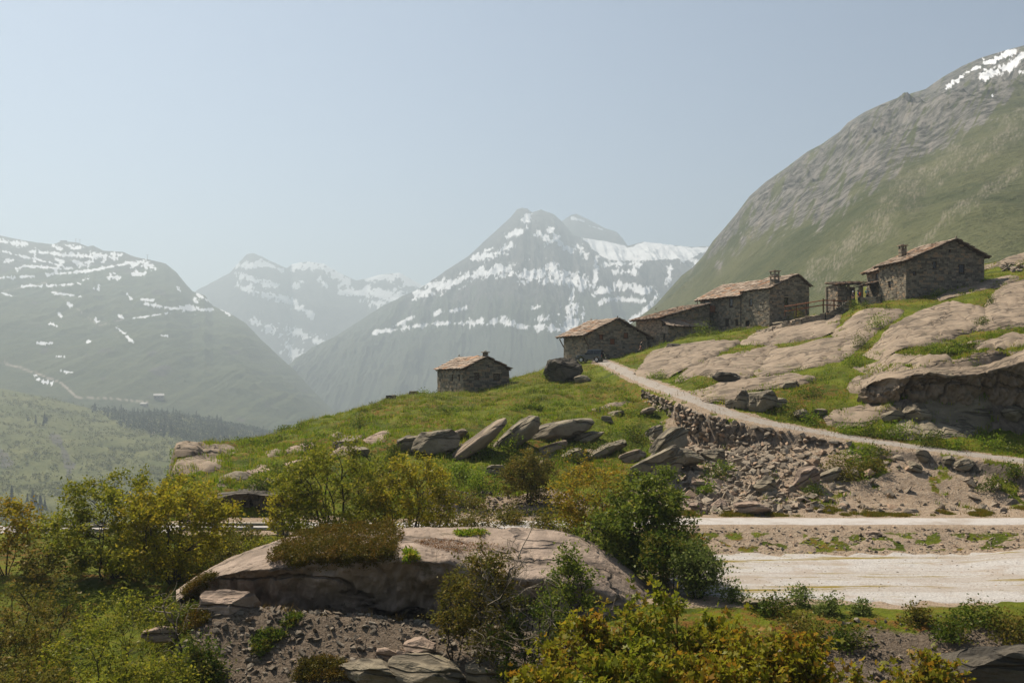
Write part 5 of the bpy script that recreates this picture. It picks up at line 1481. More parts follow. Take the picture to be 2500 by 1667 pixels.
# ---------------------------------------------------------------- parked car
M_PAINT = simple_mat('black_green_car_paint', (0.022, 0.032, 0.034), 0.18, 0.1, 2.0, 0.9)
M_TYRE = simple_mat('tyre_rubber', (0.015, 0.015, 0.015), 0.85, 0.2, 9.0, 0.2)
M_RIM = simple_mat('silver_rim', (0.55, 0.55, 0.56), 0.35, 0.1, 4.0, 0.5, metal=0.7)
M_TAIL = simple_mat('red_tail_lamp', (0.28, 0.01, 0.01), 0.25, 0.1, 4.0, 0.5)
M_HEAD = simple_mat('clear_headlamp', (0.6, 0.62, 0.65), 0.15, 0.1, 4.0, 0.5)
M_PLATE = simple_mat('white_plate', (0.7, 0.7, 0.68), 0.5, 0.1, 4.0, 0.3)
M_TRIM = simple_mat('black_plastic_trim', (0.02, 0.02, 0.02), 0.7, 0.2, 6.0, 0.3)
def extrude_profile(mb, prof, w0, w1, zmid):
    """side outline (x, z) pulled to both sides; narrower above zmid"""
    n = len(prof)
    hw = [w0 if z <= zmid else w1 + (w0 - w1) * max(0, 1 - (z - zmid) / 0.55) for (x, z) in prof]
    v = [(x, -h, z) for (x, z), h in zip(prof, hw)] + [(x, h, z) for (x, z), h in zip(prof, hw)]
    me_f = [list(range(n - 1, -1, -1)), list(range(n, 2 * n))] + [[i, (i + 1) % n, n + (i + 1) % n, n + i] for i in range(n)]
    return v, me_f
def wheel(parent, name, c, r, wd, axis='y'):
    nseg = 20
    an = np.linspace(0, 2 * math.pi, nseg, endpoint=False)
    prof = [(0.62 * r, -wd), (0.92 * r, -wd), (r, -0.6 * wd), (r, 0.6 * wd), (0.92 * r, wd), (0.62 * r, wd)]
    def lathe(pr):
        v, f = [], []
        for (rr_, yy) in pr:
            v += [(rr_ * math.cos(a), yy, rr_ * math.sin(a)) for a in an]
        for k in range(len(pr) - 1):
            f += [(k * nseg + i, k * nseg + (i + 1) % nseg, (k + 1) * nseg + (i + 1) % nseg, (k + 1) * nseg + i) for i in range(nseg)]
        return v, f
    v, f = lathe(prof)
    me = bpy.data.meshes.new('tyre'); me.from_pydata(v, [], f)
    w_ = obj(name, None, parent=parent)
    w_.location = c
    if axis == 'x': w_.rotation_euler = (0, 0, math.pi / 2)
    obj('tyre', me, M_TYRE, w_)
    v, f = lathe([(0.64 * r, -0.75 * wd), (0.5 * r, -0.55 * wd), (0.2 * r, -0.75 * wd), (0.001, -0.8 * wd)])
    v2, f2 = lathe([(0.64 * r, 0.75 * wd), (0.5 * r, 0.55 * wd), (0.2 * r, 0.75 * wd), (0.001, 0.8 * wd)])
    k = len(v)
    me = bpy.data.meshes.new('rim'); me.from_pydata(v + v2, [], f + [tuple(i + k for i in q[::-1]) for q in f2])
    obj('rim', me, M_RIM, w_)
cp = px(1443, 0, 134.5)
cz = float(hgt(cp.x, cp.y))
car = thing('parked_car', 'small black off-road car with spare wheel on its tail, parked by the barn', 'car', (cp.x, cp.y, cz + 0.05), math.radians(153))
# front towards +x ; wheels r 0.34
low = [(-1.78, 0.42), (-1.80, 0.95), (-1.76, 1.02), (0.55, 1.02), (1.62, 0.95), (1.78, 0.82), (1.80, 0.45), (1.55, 0.38)]
arch = lambda cx_: [(cx_ + 0.42 * math.cos(a), 0.36 + 0.42 * math.sin(a)) for a in np.linspace(0, math.pi, 9)]
outline = low[:6] + [(1.80, 0.45)] + [(1.58, 0.36)] + arch(1.12) + arch(-1.12) + [(-1.60, 0.36)]
v, f = extrude_profile(None, outline, 0.80, 0.80, 2.0)
me = bpy.data.meshes.new('body'); me.from_pydata(v, [], f)
body = obj('body', me, M_PAINT, car)
bv = body.modifiers.new('soft', 'BEVEL'); bv.width = 0.04; bv.segments = 2; bv.limit_method = 'ANGLE'
v, f = extrude_profile(None, [(-1.74, 1.02), (-1.62, 1.60), (-1.45, 1.68), (0.05, 1.68), (0.18, 1.64), (0.62, 1.02)], 0.79, 0.64, 1.02)
me = bpy.data.meshes.new('cabin'); me.from_pydata(v, [], f)
cab = obj('cabin', me, M_PAINT, car)
bv = cab.modifiers.new('soft', 'BEVEL'); bv.width = 0.04; bv.segments = 2; bv.limit_method = 'ANGLE'
def quad_part(name, pts, mat, parent, th=0.012):
    p = [Vector(q) for q in pts]
    n_ = (p[1] - p[0]).cross(p[2] - p[0]).normalized() * th
    me = bpy.data.meshes.new(name)
    me.from_pydata([q + n_ for q in p] + [q - n_ for q in p], [], [(0, 1, 2, 3), (7, 6, 5, 4), (0, 4, 5, 1), (1, 5, 6, 2), (2, 6, 7, 3), (3, 7, 4, 0)])
    return obj(name, me, mat, parent)
for s in (-1, 1):
    quad_part('side_window', [(-0.62, s * 0.795, 1.08), (0.48, s * 0.795, 1.08), (0.14, s * 0.67, 1.56), (-0.62, s * 0.67, 1.56)], M_GLASS, cab)
    quad_part('side_window', [(-1.58, s * 0.795, 1.08), (-0.72, s * 0.795, 1.08), (-0.72, s * 0.67, 1.56), (-1.50, s * 0.67, 1.56)], M_GLASS, cab)
    MB().box((1.805, s * 0.58, 0.80), 0.02, 0.13, 0.09).build('headlight', M_HEAD, car)
    MB().box((-1.80, s * 0.70, 0.82), 0.03, 0.06, 0.13).build('tail_light', M_TAIL, car)
    MB().box((0.45, s * 0.90, 1.10), 0.06, 0.10, 0.07).build('side_mirror', M_TRIM, car)
    d = quad_part('door', [(-0.66, s * 0.803, 0.48), (0.55, s * 0.803, 0.48), (0.55, s * 0.803, 1.0), (-0.66, s * 0.803, 1.0)], M_PAINT, car)
    MB().box((-0.45, s * 0.825, 0.90), 0.09, 0.012, 0.02).build('handle', M_TRIM, d)
    for x in (-1.12, 1.12):
        wheel(car, 'wheel', (x, s * 0.72, 0.34), 0.34, 0.11)
quad_part('rear_window', [(-1.765, -0.58, 1.10), (-1.765, 0.58, 1.10), (-1.655, 0.52, 1.55), (-1.655, -0.52, 1.55)], M_GLASS, cab)
quad_part('windscreen', [(0.58, -0.68, 1.08), (0.58, 0.68, 1.08), (0.225, 0.58, 1.60), (0.225, -0.58, 1.60)], M_GLASS, cab)
wheel(car, 'spare_wheel', (-1.93, 0.08, 0.98), 0.33, 0.11, 'x')
MB().box((-1.86, 0, 0.48), 0.08, 0.78, 0.09).build('rear_bumper', M_TRIM, car)
MB().box((1.86, 0, 0.48), 0.08, 0.78, 0.10).build('front_bumper', M_TRIM, car)
MB().box((-1.95, -0.45, 0.60), 0.012, 0.14, 0.09).build('licence_plate', M_PLATE, car)

# ---------------------------------------------------------------- people
def skin_mesh(name, chains, mat, parent, sub=1):
    """chains: list of lists of (point, radius); points shared between chains are welded"""
    V, R, E, ix = [], [], [], {}
    for ch in chains:
        last = None
        for (p, r) in ch:
            k = tuple(round(c, 4) for c in p)
            if k not in ix:
                ix[k] = len(V); V.append(p); R.append(r)
            if last is not None and last != ix[k]:
                E.append((last, ix[k]))
            last = ix[k]
    me = bpy.data.meshes.new(name)
    me.from_pydata(V, E, [])
    o = obj(name, me, mat, parent)
    o.modifiers.new('skin', 'SKIN').use_smooth_shade = True
    me.skin_vertices.new() if not me.skin_vertices else None
    for i, sv in enumerate(me.skin_vertices[0].data):
        sv.radius = (R[i], R[i])
        sv.use_root = (i == 0)
    ss = o.modifiers.new('round', 'SUBSURF'); ss.levels = sub; ss.render_levels = sub
    return o
M_SKIN = simple_mat('skin', (0.42, 0.25, 0.17), 0.6, 0.1, 5.0, 0.3)
M_HAIR = simple_mat('dark_hair', (0.03, 0.02, 0.015), 0.7, 0.2, 20.0, 0.3)
def cloth(n, c): return simple_mat(n, c, 0.9, 0.15, 12.0, 0.1)
def person(label, loc, rz, stride, lean, shirt, legs, arm_swing=0.35, shorts=False, hat=None, pack=None, group=None):
    P = thing('person', label, 'person', loc, rz, group)
    # faces +x ; hips at 0.92
    hip = (0, 0, 0.95); chest = (0.10 * lean, 0, 1.25); nk = (0.18 * lean, 0, 1.47); hd = (0.22 * lean + 0.02, 0, 1.62)
    def leg(s, sw):
        h = (0, s * 0.09, 0.90)
        k = (0.40 * math.sin(sw), s * 0.10, 0.90 - 0.42 * math.cos(sw))
        sb = sw - 0.25 - (0.25 if sw < 0 else 0)
        a = (k[0] + 0.42 * math.sin(sb), s * 0.10, max(0.07, k[2] - 0.42 * math.cos(sb)))
        return h, k, a
    def arm(s, sw):
        sh = (0.14 * lean, s * 0.19, 1.40)
        e = (sh[0] + 0.28 * math.sin(sw), s * 0.24, 1.40 - 0.28 * math.cos(sw))
        w_ = (e[0] + 0.25 * math.sin(sw + 0.5), s * 0.23, e[2] - 0.25 * math.cos(sw + 0.5))
        return sh, e, w_
    ch = [[(hip, 0.13), (chest, 0.14), (nk, 0.055), (hd, 0.085), ((hd[0] + 0.01, 0, hd[2] + 0.11), 0.075)]]
    sh_ch, tr_ch = [[(hip, 0.15), (chest, 0.165), ((0.16 * lean, 0, 1.42), 0.10)]], [[((0, 0, 1.0), 0.145), (hip, 0.15)]]
    feet = []
    for s, sw in ((1, stride), (-1, -stride)):
        h, k, a = leg(s, sw)
        ch.append([(hip, 0.13), (h, 0.085), (k, 0.058), (a, 0.038)])
        tr_ch.append([(hip, 0.15), (h, 0.10), (k, 0.085 if shorts else 0.072)] + ([] if shorts else [(a, 0.06)]))
        feet.append(a)
        sh, e, w_ = arm(s, -sw * arm_swing * 2)
        ch.append([(chest, 0.14), (sh, 0.06), (e, 0.042), (w_, 0.028)])
        sh_ch.append([(chest, 0.165), (sh, 0.08), (tuple((np.array(sh) * 0.35 + np.array(e) * 0.65)), 0.065)])
        dv = np.array(w_) - np.array(e); dv /= np.linalg.norm(dv)
        palm = tuple(np.array(w_) + dv * 0.08)
        ch.append([(w_, 0.028), (palm, 0.03)])
        for q, ln in zip((-1.5, -0.5, 0.5, 1.5), (0.07, 0.085, 0.08, 0.06)):
            b0 = np.array(palm) + np.array([q * 0.018, 0, 0])
            ch.append([(palm, 0.03), (tuple(b0 + dv * 0.03), 0.009), (tuple(b0 + dv * ln + np.array([0.01, 0, 0])), 0.008)])
        ch.append([(w_, 0.028), (tuple(np.array(w_) + dv * 0.05 + np.array([0.045, 0, 0])), 0.010), (tuple(np.array(w_) + dv * 0.09 + np.array([0.06, 0, 0])), 0.009)])
    bd = skin_mesh('body', ch, M_SKIN, P)
    skin_mesh('shirt', sh_ch, shirt, P)
    skin_mesh('shorts' if shorts else 'trousers', tr_ch, legs, P)
    for a in feet:
        v, f = ICO[2]
        MB().add(v * np.array([0.14, 0.05, 0.05]) + np.array([a[0] + 0.06, a[1], 0.05 if a[2] < 0.2 else a[2] - 0.05]), np.column_stack([f, f[:, 2]])).build('shoe', M_TRIM, P, smooth=True)
    v, f = ICO[3]
    hv = v[:, :] * np.array([0.115, 0.10, 0.125])
    hv = np.where((v[:, 2:3] < -0.1) & (v[:, 0:1] > 0.0), hv * 0.72, hv)
    MB().add(hv + np.array([hd[0] - 0.015, 0, hd[2] + 0.075]), np.column_stack([f, f[:, 2]])).build('hair' if hat is None else 'hat', hat or M_HAIR, P, smooth=True)
    MB().add(v * np.array([0.022, 0.016, 0.03]) + np.array([hd[0] + 0.105, 0, hd[2] + 0.03]), np.column_stack([f, f[:, 2]])).build('nose', M_SKIN, P, smooth=True)
    for s in (-1, 1):
        vv, ff = ICO[1]
        MB().add(vv * 0.013 + np.array([hd[0] + 0.085, s * 0.035, hd[2] + 0.06]), np.column_stack([ff, ff[:, 2]])).build('eye', M_HAIR, P)
    if pack:
        v, f = ICO[2]
        q = np.sign(v) * np.abs(v) ** 0.55
        MB().add(q * np.array([0.11, 0.16, 0.25]) + np.array([-0.20 + 0.1 * lean, 0, 1.24]), np.column_stack([f, f[:, 2]])).build('backpack', pack, P, smooth=True)
    return P
p1 = px(1564, 0, 139.5)
person('walker in a dark top and light reddish shorts striding up towards the barn', (p1.x, p1.y, float(hgt(p1.x, p1.y)) + 0.02), math.radians(25), 0.42, 1.0, cloth('dark_top', (0.025, 0.03, 0.028)), cloth('faded_red_shorts', (0.36, 0.16, 0.12)), shorts=True)
for (x, D, yh, rz, lab, sc, lc, hat, pk) in ((2084.5, 127.6, 711, 2.0, 'hiker in dark clothes and a pale cap beside the shed pillar', (0.04, 0.04, 0.045), (0.05, 0.05, 0.055), (0.5, 0.5, 0.48), None),
                                         (2097, 126.8, 708, 2.4, 'hiker in a blue jacket with a red pack by the shed', (0.03, 0.10, 0.22), (0.04, 0.045, 0.06), None, (0.45, 0.09, 0.05)),
                                         (2117, 126.0, 703, 1.5, 'hiker in a teal shirt on the terrace of the upper house', (0.05, 0.20, 0.22), (0.05, 0.05, 0.05), (0.32, 0.33, 0.32), None)):
    q = px(x, yh, D)
    person(lab, (q.x, q.y, max(float(hgt(q.x, q.y)), q.z - 1.78)), rz, 0.12, 0.6, cloth('hiker_top', sc), cloth('hiker_trousers', lc), hat=cloth('hiker_cap', hat) if hat else None, pack=cloth('hiker_pack', pk) if pk else None, group='hikers at the upper house')
# ---------------------------------------------------------------- vegetation
def leaf_material(name, c1, c2, c3, trans=0.4, hue=0.0):
    m = bpy.data.materials.new(name)
    m.use_nodes = True
    nt = m.node_tree
    nt.nodes.remove(nt.nodes['Principled BSDF'])
    g = nt.nodes.new('ShaderNodeNewGeometry')
    r = g.outputs['Random Per Island']
    n = nz(nt, 1.3, 3, 0.6, coords(nt))
    c = hexmix(nt, r, c1, c2)
    c = hexmix(nt, ramp(nt, math_n(nt, 'ADD', math_n(nt, 'MULTIPLY', r, 0.35), n), 0.66, 0.86), c, c3)
    d = nt.nodes.new('ShaderNodeBsdfDiffuse'); t = nt.nodes.new('ShaderNodeBsdfTranslucent'); gl = nt.nodes.new('ShaderNodeBsdfGlossy')
    gl.inputs['Roughness'].default_value = 0.45
    gl.inputs['Color'].default_value = (0.5, 0.5, 0.45, 1)
    nt.links.new(c, d.inputs[0]); nt.links.new(c, t.inputs[0])
    mx = nt.nodes.new('ShaderNodeMixShader'); mx.inputs[0].default_value = trans
    nt.links.new(d.outputs[0], mx.inputs[1]); nt.links.new(t.outputs[0], mx.inputs[2])
    m2 = nt.nodes.new('ShaderNodeMixShader'); m2.inputs[0].default_value = 0.015
    nt.links.new(mx.outputs[0], m2.inputs[1]); nt.links.new(gl.outputs[0], m2.inputs[2])
    nt.links.new(m2.outputs[0], nt.nodes['Material Output'].inputs['Surface'])
    return m
L_GREEN = leaf_material('willow_leaf', (0.112, 0.139, 0.0109), (0.231, 0.240, 0.0218), (0.277, 0.251, 0.0261), 0.5)
L_YELLOW = leaf_material('young_birch_leaf', (0.172, 0.174, 0.0116), (0.330, 0.297, 0.0232), (0.370, 0.277, 0.0232), 0.5)
L_OLIVE = leaf_material('olive_shrub_leaf', (0.086, 0.090, 0.0116), (0.158, 0.139, 0.0203), (0.198, 0.139, 0.0254))
L_DARK = leaf_material('dark_alder_leaf', (0.073, 0.112, 0.0131), (0.165, 0.205, 0.0261), (0.211, 0.224, 0.0327), 0.5)
L_RUST = leaf_material('rusty_bush_leaf', (0.185, 0.165, 0.0131), (0.317, 0.251, 0.0203), (0.343, 0.205, 0.0196), 0.5)
L_MAPLE = leaf_material('young_maple_leaf', (0.152, 0.158, 0.0094), (0.277, 0.251, 0.0189), (0.290, 0.152, 0.0145), 0.5)
L_MAPLE2 = leaf_material('green_maple_leaf', (0.112, 0.139, 0.0094), (0.238, 0.251, 0.0189), (0.264, 0.185, 0.0182), 0.5)
L_WILLOW = leaf_material('blue_green_willow_leaf', (0.092, 0.132, 0.0254), (0.185, 0.224, 0.0545), (0.224, 0.251, 0.0726))
L_HERB = leaf_material('fresh_herb_leaf', (0.079, 0.139, 0.0087), (0.172, 0.244, 0.0182), (0.238, 0.264, 0.0276), 0.5)
L_BUSH = leaf_material('low_bush_leaf', (0.048, 0.079, 0.0087), (0.099, 0.139, 0.0160), (0.158, 0.139, 0.0218))
L_JUNI = leaf_material('juniper_needles', (0.066, 0.062, 0.0073), (0.139, 0.111, 0.0116), (0.172, 0.099, 0.0145), 0.2)
L_HEATH = leaf_material('rusty_heath', (0.132, 0.046, 0.0087), (0.238, 0.086, 0.0145), (0.264, 0.132, 0.0218), 0.2)
L_GRASS = leaf_material('grass_blade', (0.10, 0.175, 0.0080), (0.235, 0.300, 0.0170), (0.29, 0.25, 0.0280), 0.5)
L_DRY = leaf_material('dry_stalk', (0.145, 0.099, 0.0254), (0.264, 0.191, 0.0545), (0.172, 0.092, 0.0254), 0.2)
L_FAR = leaf_material('distant_foliage', (0.075, 0.088, 0.026), (0.15, 0.155, 0.05), (0.19, 0.18, 0.06), 0.3)
L_CONI = leaf_material('distant_conifer', (0.012, 0.024, 0.014), (0.028, 0.042, 0.022), (0.03, 0.04, 0.02), 0.1)
M_BARK = simple_mat('dark_bark', (0.050, 0.040, 0.028), 0.95, 0.35, 9.0, 0.1, 0.02)
M_DEAD = simple_mat('bleached_dead_wood', (0.24, 0.20, 0.155), 0.9, 0.35, 9.0, 0.1, 0.02)
M_TWIG = simple_mat('reddish_twig', (0.105, 0.055, 0.032), 0.9, 0.3, 9.0, 0.1, 0.02)

def tubes(P, R, k=4):
    """P (B, n, 3) centre lines, R (B, n) radii -> vertices, quads"""
    B, n, _ = P.shape
    d = np.gradient(P, axis=1)
    d /= np.linalg.norm(d, axis=2, keepdims=True) + 1e-9
    ref = np.where(np.abs(d[:, :, 2:3]) > 0.8, np.array([1.0, 0, 0]), np.array([0, 0, 1.0]))
    u = np.cross(d, ref); u /= np.linalg.norm(u, axis=2, keepdims=True) + 1e-9
    w_ = np.cross(d, u)
    an = np.linspace(0, 2 * math.pi, k, endpoint=False)
    V = P[:, :, None, :] + R[:, :, None, None] * (np.cos(an)[None, None, :, None] * u[:, :, None, :] + np.sin(an)[None, None, :, None] * w_[:, :, None, :])
    ix = np.arange(B * n * k).reshape(B, n, k)
    a, b_ = ix[:, :-1], ix[:, 1:]
    F = np.stack([a, np.roll(a, -1, 2), np.roll(b_, -1, 2), b_], -1).reshape(-1, 4)
    return V.reshape(-1, 3), F

def curves(A, B, n, bend, rg, sag=0.0):
    """bent centre lines from A to B, (m, n, 3)"""
    t = np.linspace(0, 1, n)[None, :, None]
    L = np.linalg.norm(B - A, axis=1)[:, None, None]
    P = A[:, None, :] * (1 - t) + B[:, None, :] * t
    off = rg.normal(size=(len(A), 1, 3)) * bend * L
    off2 = rg.normal(size=(len(A), n, 3)) * bend * 0.3 * L
    off2[:, 0] = 0
    P = P + np.sin(np.pi * t) * off + off2 * np.sin(np.pi * t * 0.9)
    P[:, :, 2] += (sag * L * np.sin(np.pi * t))[:, :, 0]
    return P

def leaves(P, size, rg, up=0.2, aspect=0.55, droop=0.0, lobes=False, out=None):
    n = len(P)
    d = rg.normal(size=(n, 3)); d[:, 2] = d[:, 2] * 0.7 + up
    if out is not None: d = d + out
    d /= np.linalg.norm(d, axis=1)[:, None]
    s = np.cross(d, rg.normal(size=(n, 3))); s /= np.linalg.norm(s, axis=1)[:, None] + 1e-9
    nn = np.cross(d, s)
    L = (size * (0.45 + 1.0 * rg.uniform(size=n) ** 1.4))[:, None]
    if not lobes:
        V = np.stack([P, P + d * L * 0.55 + s * L * aspect * 0.5 + nn * L * 0.08, P + d * L, P + d * L * 0.55 - s * L * aspect * 0.5 + nn * L * 0.08], 1)
        return V.reshape(-1, 3), np.arange(4 * n).reshape(n, 4)
    # hand-shaped leaf: three kites from one point
    V = [P]
    for ang, ln in ((0.0, 1.0), (0.85, 0.85), (-0.85, 0.85)):
        dd = d * math.cos(ang) + s * math.sin(ang)
        ss = -d * math.sin(ang) + s * math.cos(ang)
        V += [P + dd * L * ln * 0.55 + ss * L * 0.22 + nn * L * 0.1, P + dd * L * ln - nn * L * 0.08, P + dd * L * ln * 0.55 - ss * L * 0.22 + nn * L * 0.1]
    V = np.stack(V, 1)
    b_ = np.arange(n)[:, None] * 10
    F = np.concatenate([np.stack([b_[:, 0], b_[:, 0] + 1 + 3 * j, b_[:, 0] + 2 + 3 * j, b_[:, 0] + 3 + 3 * j], 1) for j in range(3)])
    return V.reshape(-1, 3), F

def tree(name, label, cat, base, H, W, mat, seed, nleaf=9000, leaf=0.11, stems=4, clusters=90, low=0.22, depth=0.85, lean=(0, 0), bark=None, r0=0.06, spread=0.35, cl_r=0.42,
         lobes=False, top=1.0, group=None, shell=0.55, up=0.2, flat=1.0):
    rg = np.random.default_rng(seed)
    nleaf = int(nleaf * 0.95); leaf = leaf * 1.42
    base = np.asarray(base, float)
    T = thing(name, label, cat, base, 0.0, group)
    # crown clumps in a lumpy ellipsoid
    q = rg.normal(size=(clusters, 3)); q /= np.linalg.norm(q, axis=1)[:, None]
    rad = (shell + (1 - shell) * rg.uniform(size=clusters)) ** 0.8
    lump = 1 + 0.35 * fbm(q[:, 0] * 1.7 + seed, q[:, 1] * 1.7, q[:, 2] * 1.7, 2)
    hc = H * (low + 1) / 2
    C = q * (rad * lump)[:, None] * np.array([W / 2, W / 2 * depth, H * (1 - low) / 2 * flat])
    C = C + np.array([lean[0], lean[1], hc])
    C[:, 2] = np.clip(C[:, 2], 0.12 * H, None)
    # stems
    a = rg.uniform(0, 2 * math.pi, stems)
    S0 = np.stack([0.12 * np.cos(a) * stems ** 0.5 * 0.3, 0.12 * np.sin(a) * stems ** 0.5 * 0.3, np.full(stems, -0.25)], 1)
    S1 = np.stack([spread * W * 0.5 * np.cos(a) * rg.uniform(0.4, 1, stems) + lean[0], spread * W * 0.5 * np.sin(a) * depth * rg.uniform(0.4, 1, stems) + lean[1], H * rg.uniform(0.6, 0.9, stems)], 1)
    SP = curves(S0, S1, 9, 0.07, rg)
    rr_ = r0 * (H / 5.0) * rg.uniform(0.6, 1.1, stems)
    v1, f1 = tubes(SP, rr_[:, None] * np.linspace(1, 0.22, 9)[None, :], 6)
    # branches
    d2 = ((C[:, None, None, :] - SP[None]) ** 2).sum(-1) + 4.0 * np.maximum(0, SP[None, :, :, 2] - C[:, None, None, 2] * 0.85 + 0.05) ** 2
    d2[:, :, :2] += 1.0
    k = d2.reshape(clusters, -1).argmin(1)
    A = SP.reshape(-1, 3)[k]
    BP = curves(A, C, 5, 0.10, rg, 0.06)
    br = (0.20 * r0 * (H / 5.0) * (0.6 + np.linalg.norm(C - A, axis=1) / (0.5 * W)))[:, None] * np.linspace(1, 0.3, 5)[None]
    v2, f2 = tubes(BP, br, 3)
    nt_ = 4
    tA = np.repeat(BP[:, 3], nt_, 0) * 0.5 + np.repeat(BP[:, 4], nt_, 0) * 0.5
    tB = np.repeat(C, nt_, 0) + rg.normal(size=(clusters * nt_, 3)) * cl_r * np.array([0.8, 0.8, 0.65])
    TP = curves(tA, tB, 3, 0.10, rg)
    v3, f3 = tubes(TP, np.full((len(tA), 3), 0.05 * r0 * 1.6) * np.array([1.3, 0.9, 0.4]), 3)
    V = np.concatenate([v1, v2, v3]); F = np.concatenate([f1, f2 + len(v1), f3 + len(v1) + len(v2)])
    obj('trunk', np_mesh('trunk', V, F), bark or M_BARK, T)
    # leaves along the twigs
    m = rg.integers(0, len(tA), nleaf)
    t = rg.uniform(0.15, 1.1, nleaf)[:, None]
    Pl = tA[m] * (1 - t) + tB[m] * t + rg.normal(size=(nleaf, 3)) * cl_r * 0.28
    cut = rg.uniform(size=clusters) < 0.06
    Pl = Pl[~np.repeat(cut, nt_)[m]]
    v, f = leaves(Pl, leaf, rg, up=up, lobes=lobes)
    obj('crown', np_mesh('crown', v, f), mat, T)
    return T

def g_at(x, D):
    X = (x - XC) / FPX * D
    return np.array([X, D, float(hgt(X, D))])
def at_px(x, ytop, ybase, D, wpx):
    b_ = np.array(px(x, ybase, D)); b_[2] = min(b_[2], float(hgt(b_[0], b_[1])) + 0.1)
    return b_, (Y0 - ytop) / FPX * D - b_[2], wpx / FPX * D

def T_(name, label, x, ytop, ybase, D, wpx, mat, seed, **kw):
    b_, H, W = at_px(x, ytop, ybase, D, wpx)
    return tree(name, label, kw.pop('cat', 'tree'), b_, H, W, mat, seed, **kw)
T_('willow_tree', 'tall green many-stemmed tree on the left, in front of the road', 262, 1150, 1428, 49.5, 330, L_GREEN, 1, nleaf=21000, stems=7, clusters=190, spread=0.6, low=0.08)
T_('birch_tree', 'yellowish tree in front of the guard rail, right one of the left pair', 432, 1162, 1428, 47.5, 290, L_YELLOW, 2, nleaf=21000, stems=7, clusters=180, spread=0.6, low=0.08)
T_('birch_tree', 'orange-leaved small tree cut by the left edge', 15, 1212, 1350, 50, 190, L_RUST, 3, nleaf=6000, stems=5, clusters=70, spread=0.6)
T_('shrub', 'brownish shrub under the orange tree at the left edge', 95, 1330, 1425, 48, 130, L_OLIVE, 4, nleaf=2600, stems=6, clusters=40, cat='shrub', low=0.05)
T_('willow_tree', 'tallest tree in the middle with bare dark stems, behind the rock hump', 812, 1072, 1300, 53.5, 320, L_GREEN, 5, nleaf=20000, stems=9, clusters=190, spread=0.8, low=0.12, r0=0.07)
T_('birch_tree', 'yellow-green open-crowned tree right of the tallest one', 998, 1108, 1302, 53.5, 210, L_YELLOW, 6, nleaf=10000, stems=7, clusters=120, spread=0.75, low=0.22, r0=0.06)
T_('birch_tree', 'thin leaning dark sapling at the right of the middle trees', 1075, 1170, 1300, 52.5, 60, L_YELLOW, 7, nleaf=700, stems=2, clusters=18, low=0.4, lean=(0.35, 0))
T_('shrub', 'small golden shrub left of the tallest middle tree', 690, 1190, 1300, 54, 95, L_YELLOW, 8, nleaf=2800, stems=4, clusters=40, cat='shrub')
T_('shrub', 'round olive shrub on the slope above the pale scree', 1292, 1092, 1238, 66, 150, L_OLIVE, 9, nleaf=11000, stems=8, clusters=110, cat='shrub', low=0.05, spread=0.6, shell=0.35)
T_('birch_tree', 'brownish tree with an orange tint behind the right end of the hump', 1442, 1128, 1310, 55.5, 200, L_RUST, 10, nleaf=9000, stems=6, clusters=110, low=0.12, spread=0.6)
T_('alder_tree', 'dark green leafy tree between the rock hump and the gravel lot', 1585, 1145, 1440, 47.5, 215, L_DARK, 11, nleaf=15000, stems=6, clusters=150, low=0.1, spread=0.5, leaf=0.13)
T_('alder_tree', 'lower dark green tree leaning over the right end of the hump', 1480, 1255, 1440, 46.5, 190, L_DARK, 12, nleaf=9000, stems=5, clusters=100, low=0.05, spread=0.6, leaf=0.12)
T_('shrub', 'dark olive shrub in front of the gravel lot edge', 1640, 1290, 1450, 45, 170, L_BUSH, 13, nleaf=8000, stems=5, clusters=90, low=0.05, spread=0.6, cat='shrub')
T_('willow_shrub', 'blue-green willow shrub at the left corner of the gravel lot', 1705, 1330, 1462, 43.5, 115, L_WILLOW, 14, nleaf=6500, stems=8, clusters=70, cat='shrub', low=0.05, leaf=0.09, up=0.6)
T_('birch_tree', 'slim olive tree in front of the shaded face of the rock hump', 1185, 1318, 1640, 34.5, 175, L_OLIVE, 15, nleaf=9000, stems=3, clusters=95, low=0.25, spread=0.35, leaf=0.075, cl_r=0.30)
T_('birch_tree', 'leafy olive tree at the foot of the hump, left of the dead tree', 1110, 1400, 1620, 36, 110, L_OLIVE, 16, nleaf=4500, stems=3, clusters=55, low=0.2, leaf=0.075, cl_r=0.28)
T_('alder_tree', 'green-leaved tree hiding the right foot of the rock hump', 1390, 1325, 1600, 35, 170, L_DARK, 17, nleaf=8000, stems=4, clusters=95, low=0.15, leaf=0.085, cl_r=0.30)
T_('alder_tree', 'dark tree in the shade between hump and maples', 1300, 1420, 1660, 33, 190, L_BUSH, 18, nleaf=7000, stems=5, clusters=90, low=0.1, leaf=0.085, cl_r=0.32)
# maples along the bottom
for i, (x, yt, D, wp, lab) in enumerate([(1440, 1455, 27.5, 240, 'young maple with yellow leaves at the bottom, leftmost'), (1620, 1405, 27, 300, 'young maple with red twigs at the bottom, tallest one'), (1800, 1470, 26.5, 270, 'young maple at the bottom, third from the left'),
                                         (1950, 1540, 25.5, 230, 'young maple at the bottom, fourth from the left'), (1540, 1540, 23.5, 300, 'nearest young maple at the bottom, left one'), (1760, 1560, 23, 320, 'nearest young maple at the bottom, right one'), (1330, 1580, 25, 200, 'small young maple at the bottom in front of the dark tree')]):
    b_ = g_at(x, D)
    T_('young_maple', lab, x, yt + 34, 1960, D, wp, (L_MAPLE, L_MAPLE2, L_MAPLE)[i % 3], 40 + i, nleaf=7600, stems=6, clusters=120, low=0.42, spread=0.7, leaf=0.095, lobes=True, bark=M_TWIG, cl_r=0.34, r0=0.05, group='young maples along the bottom edge')
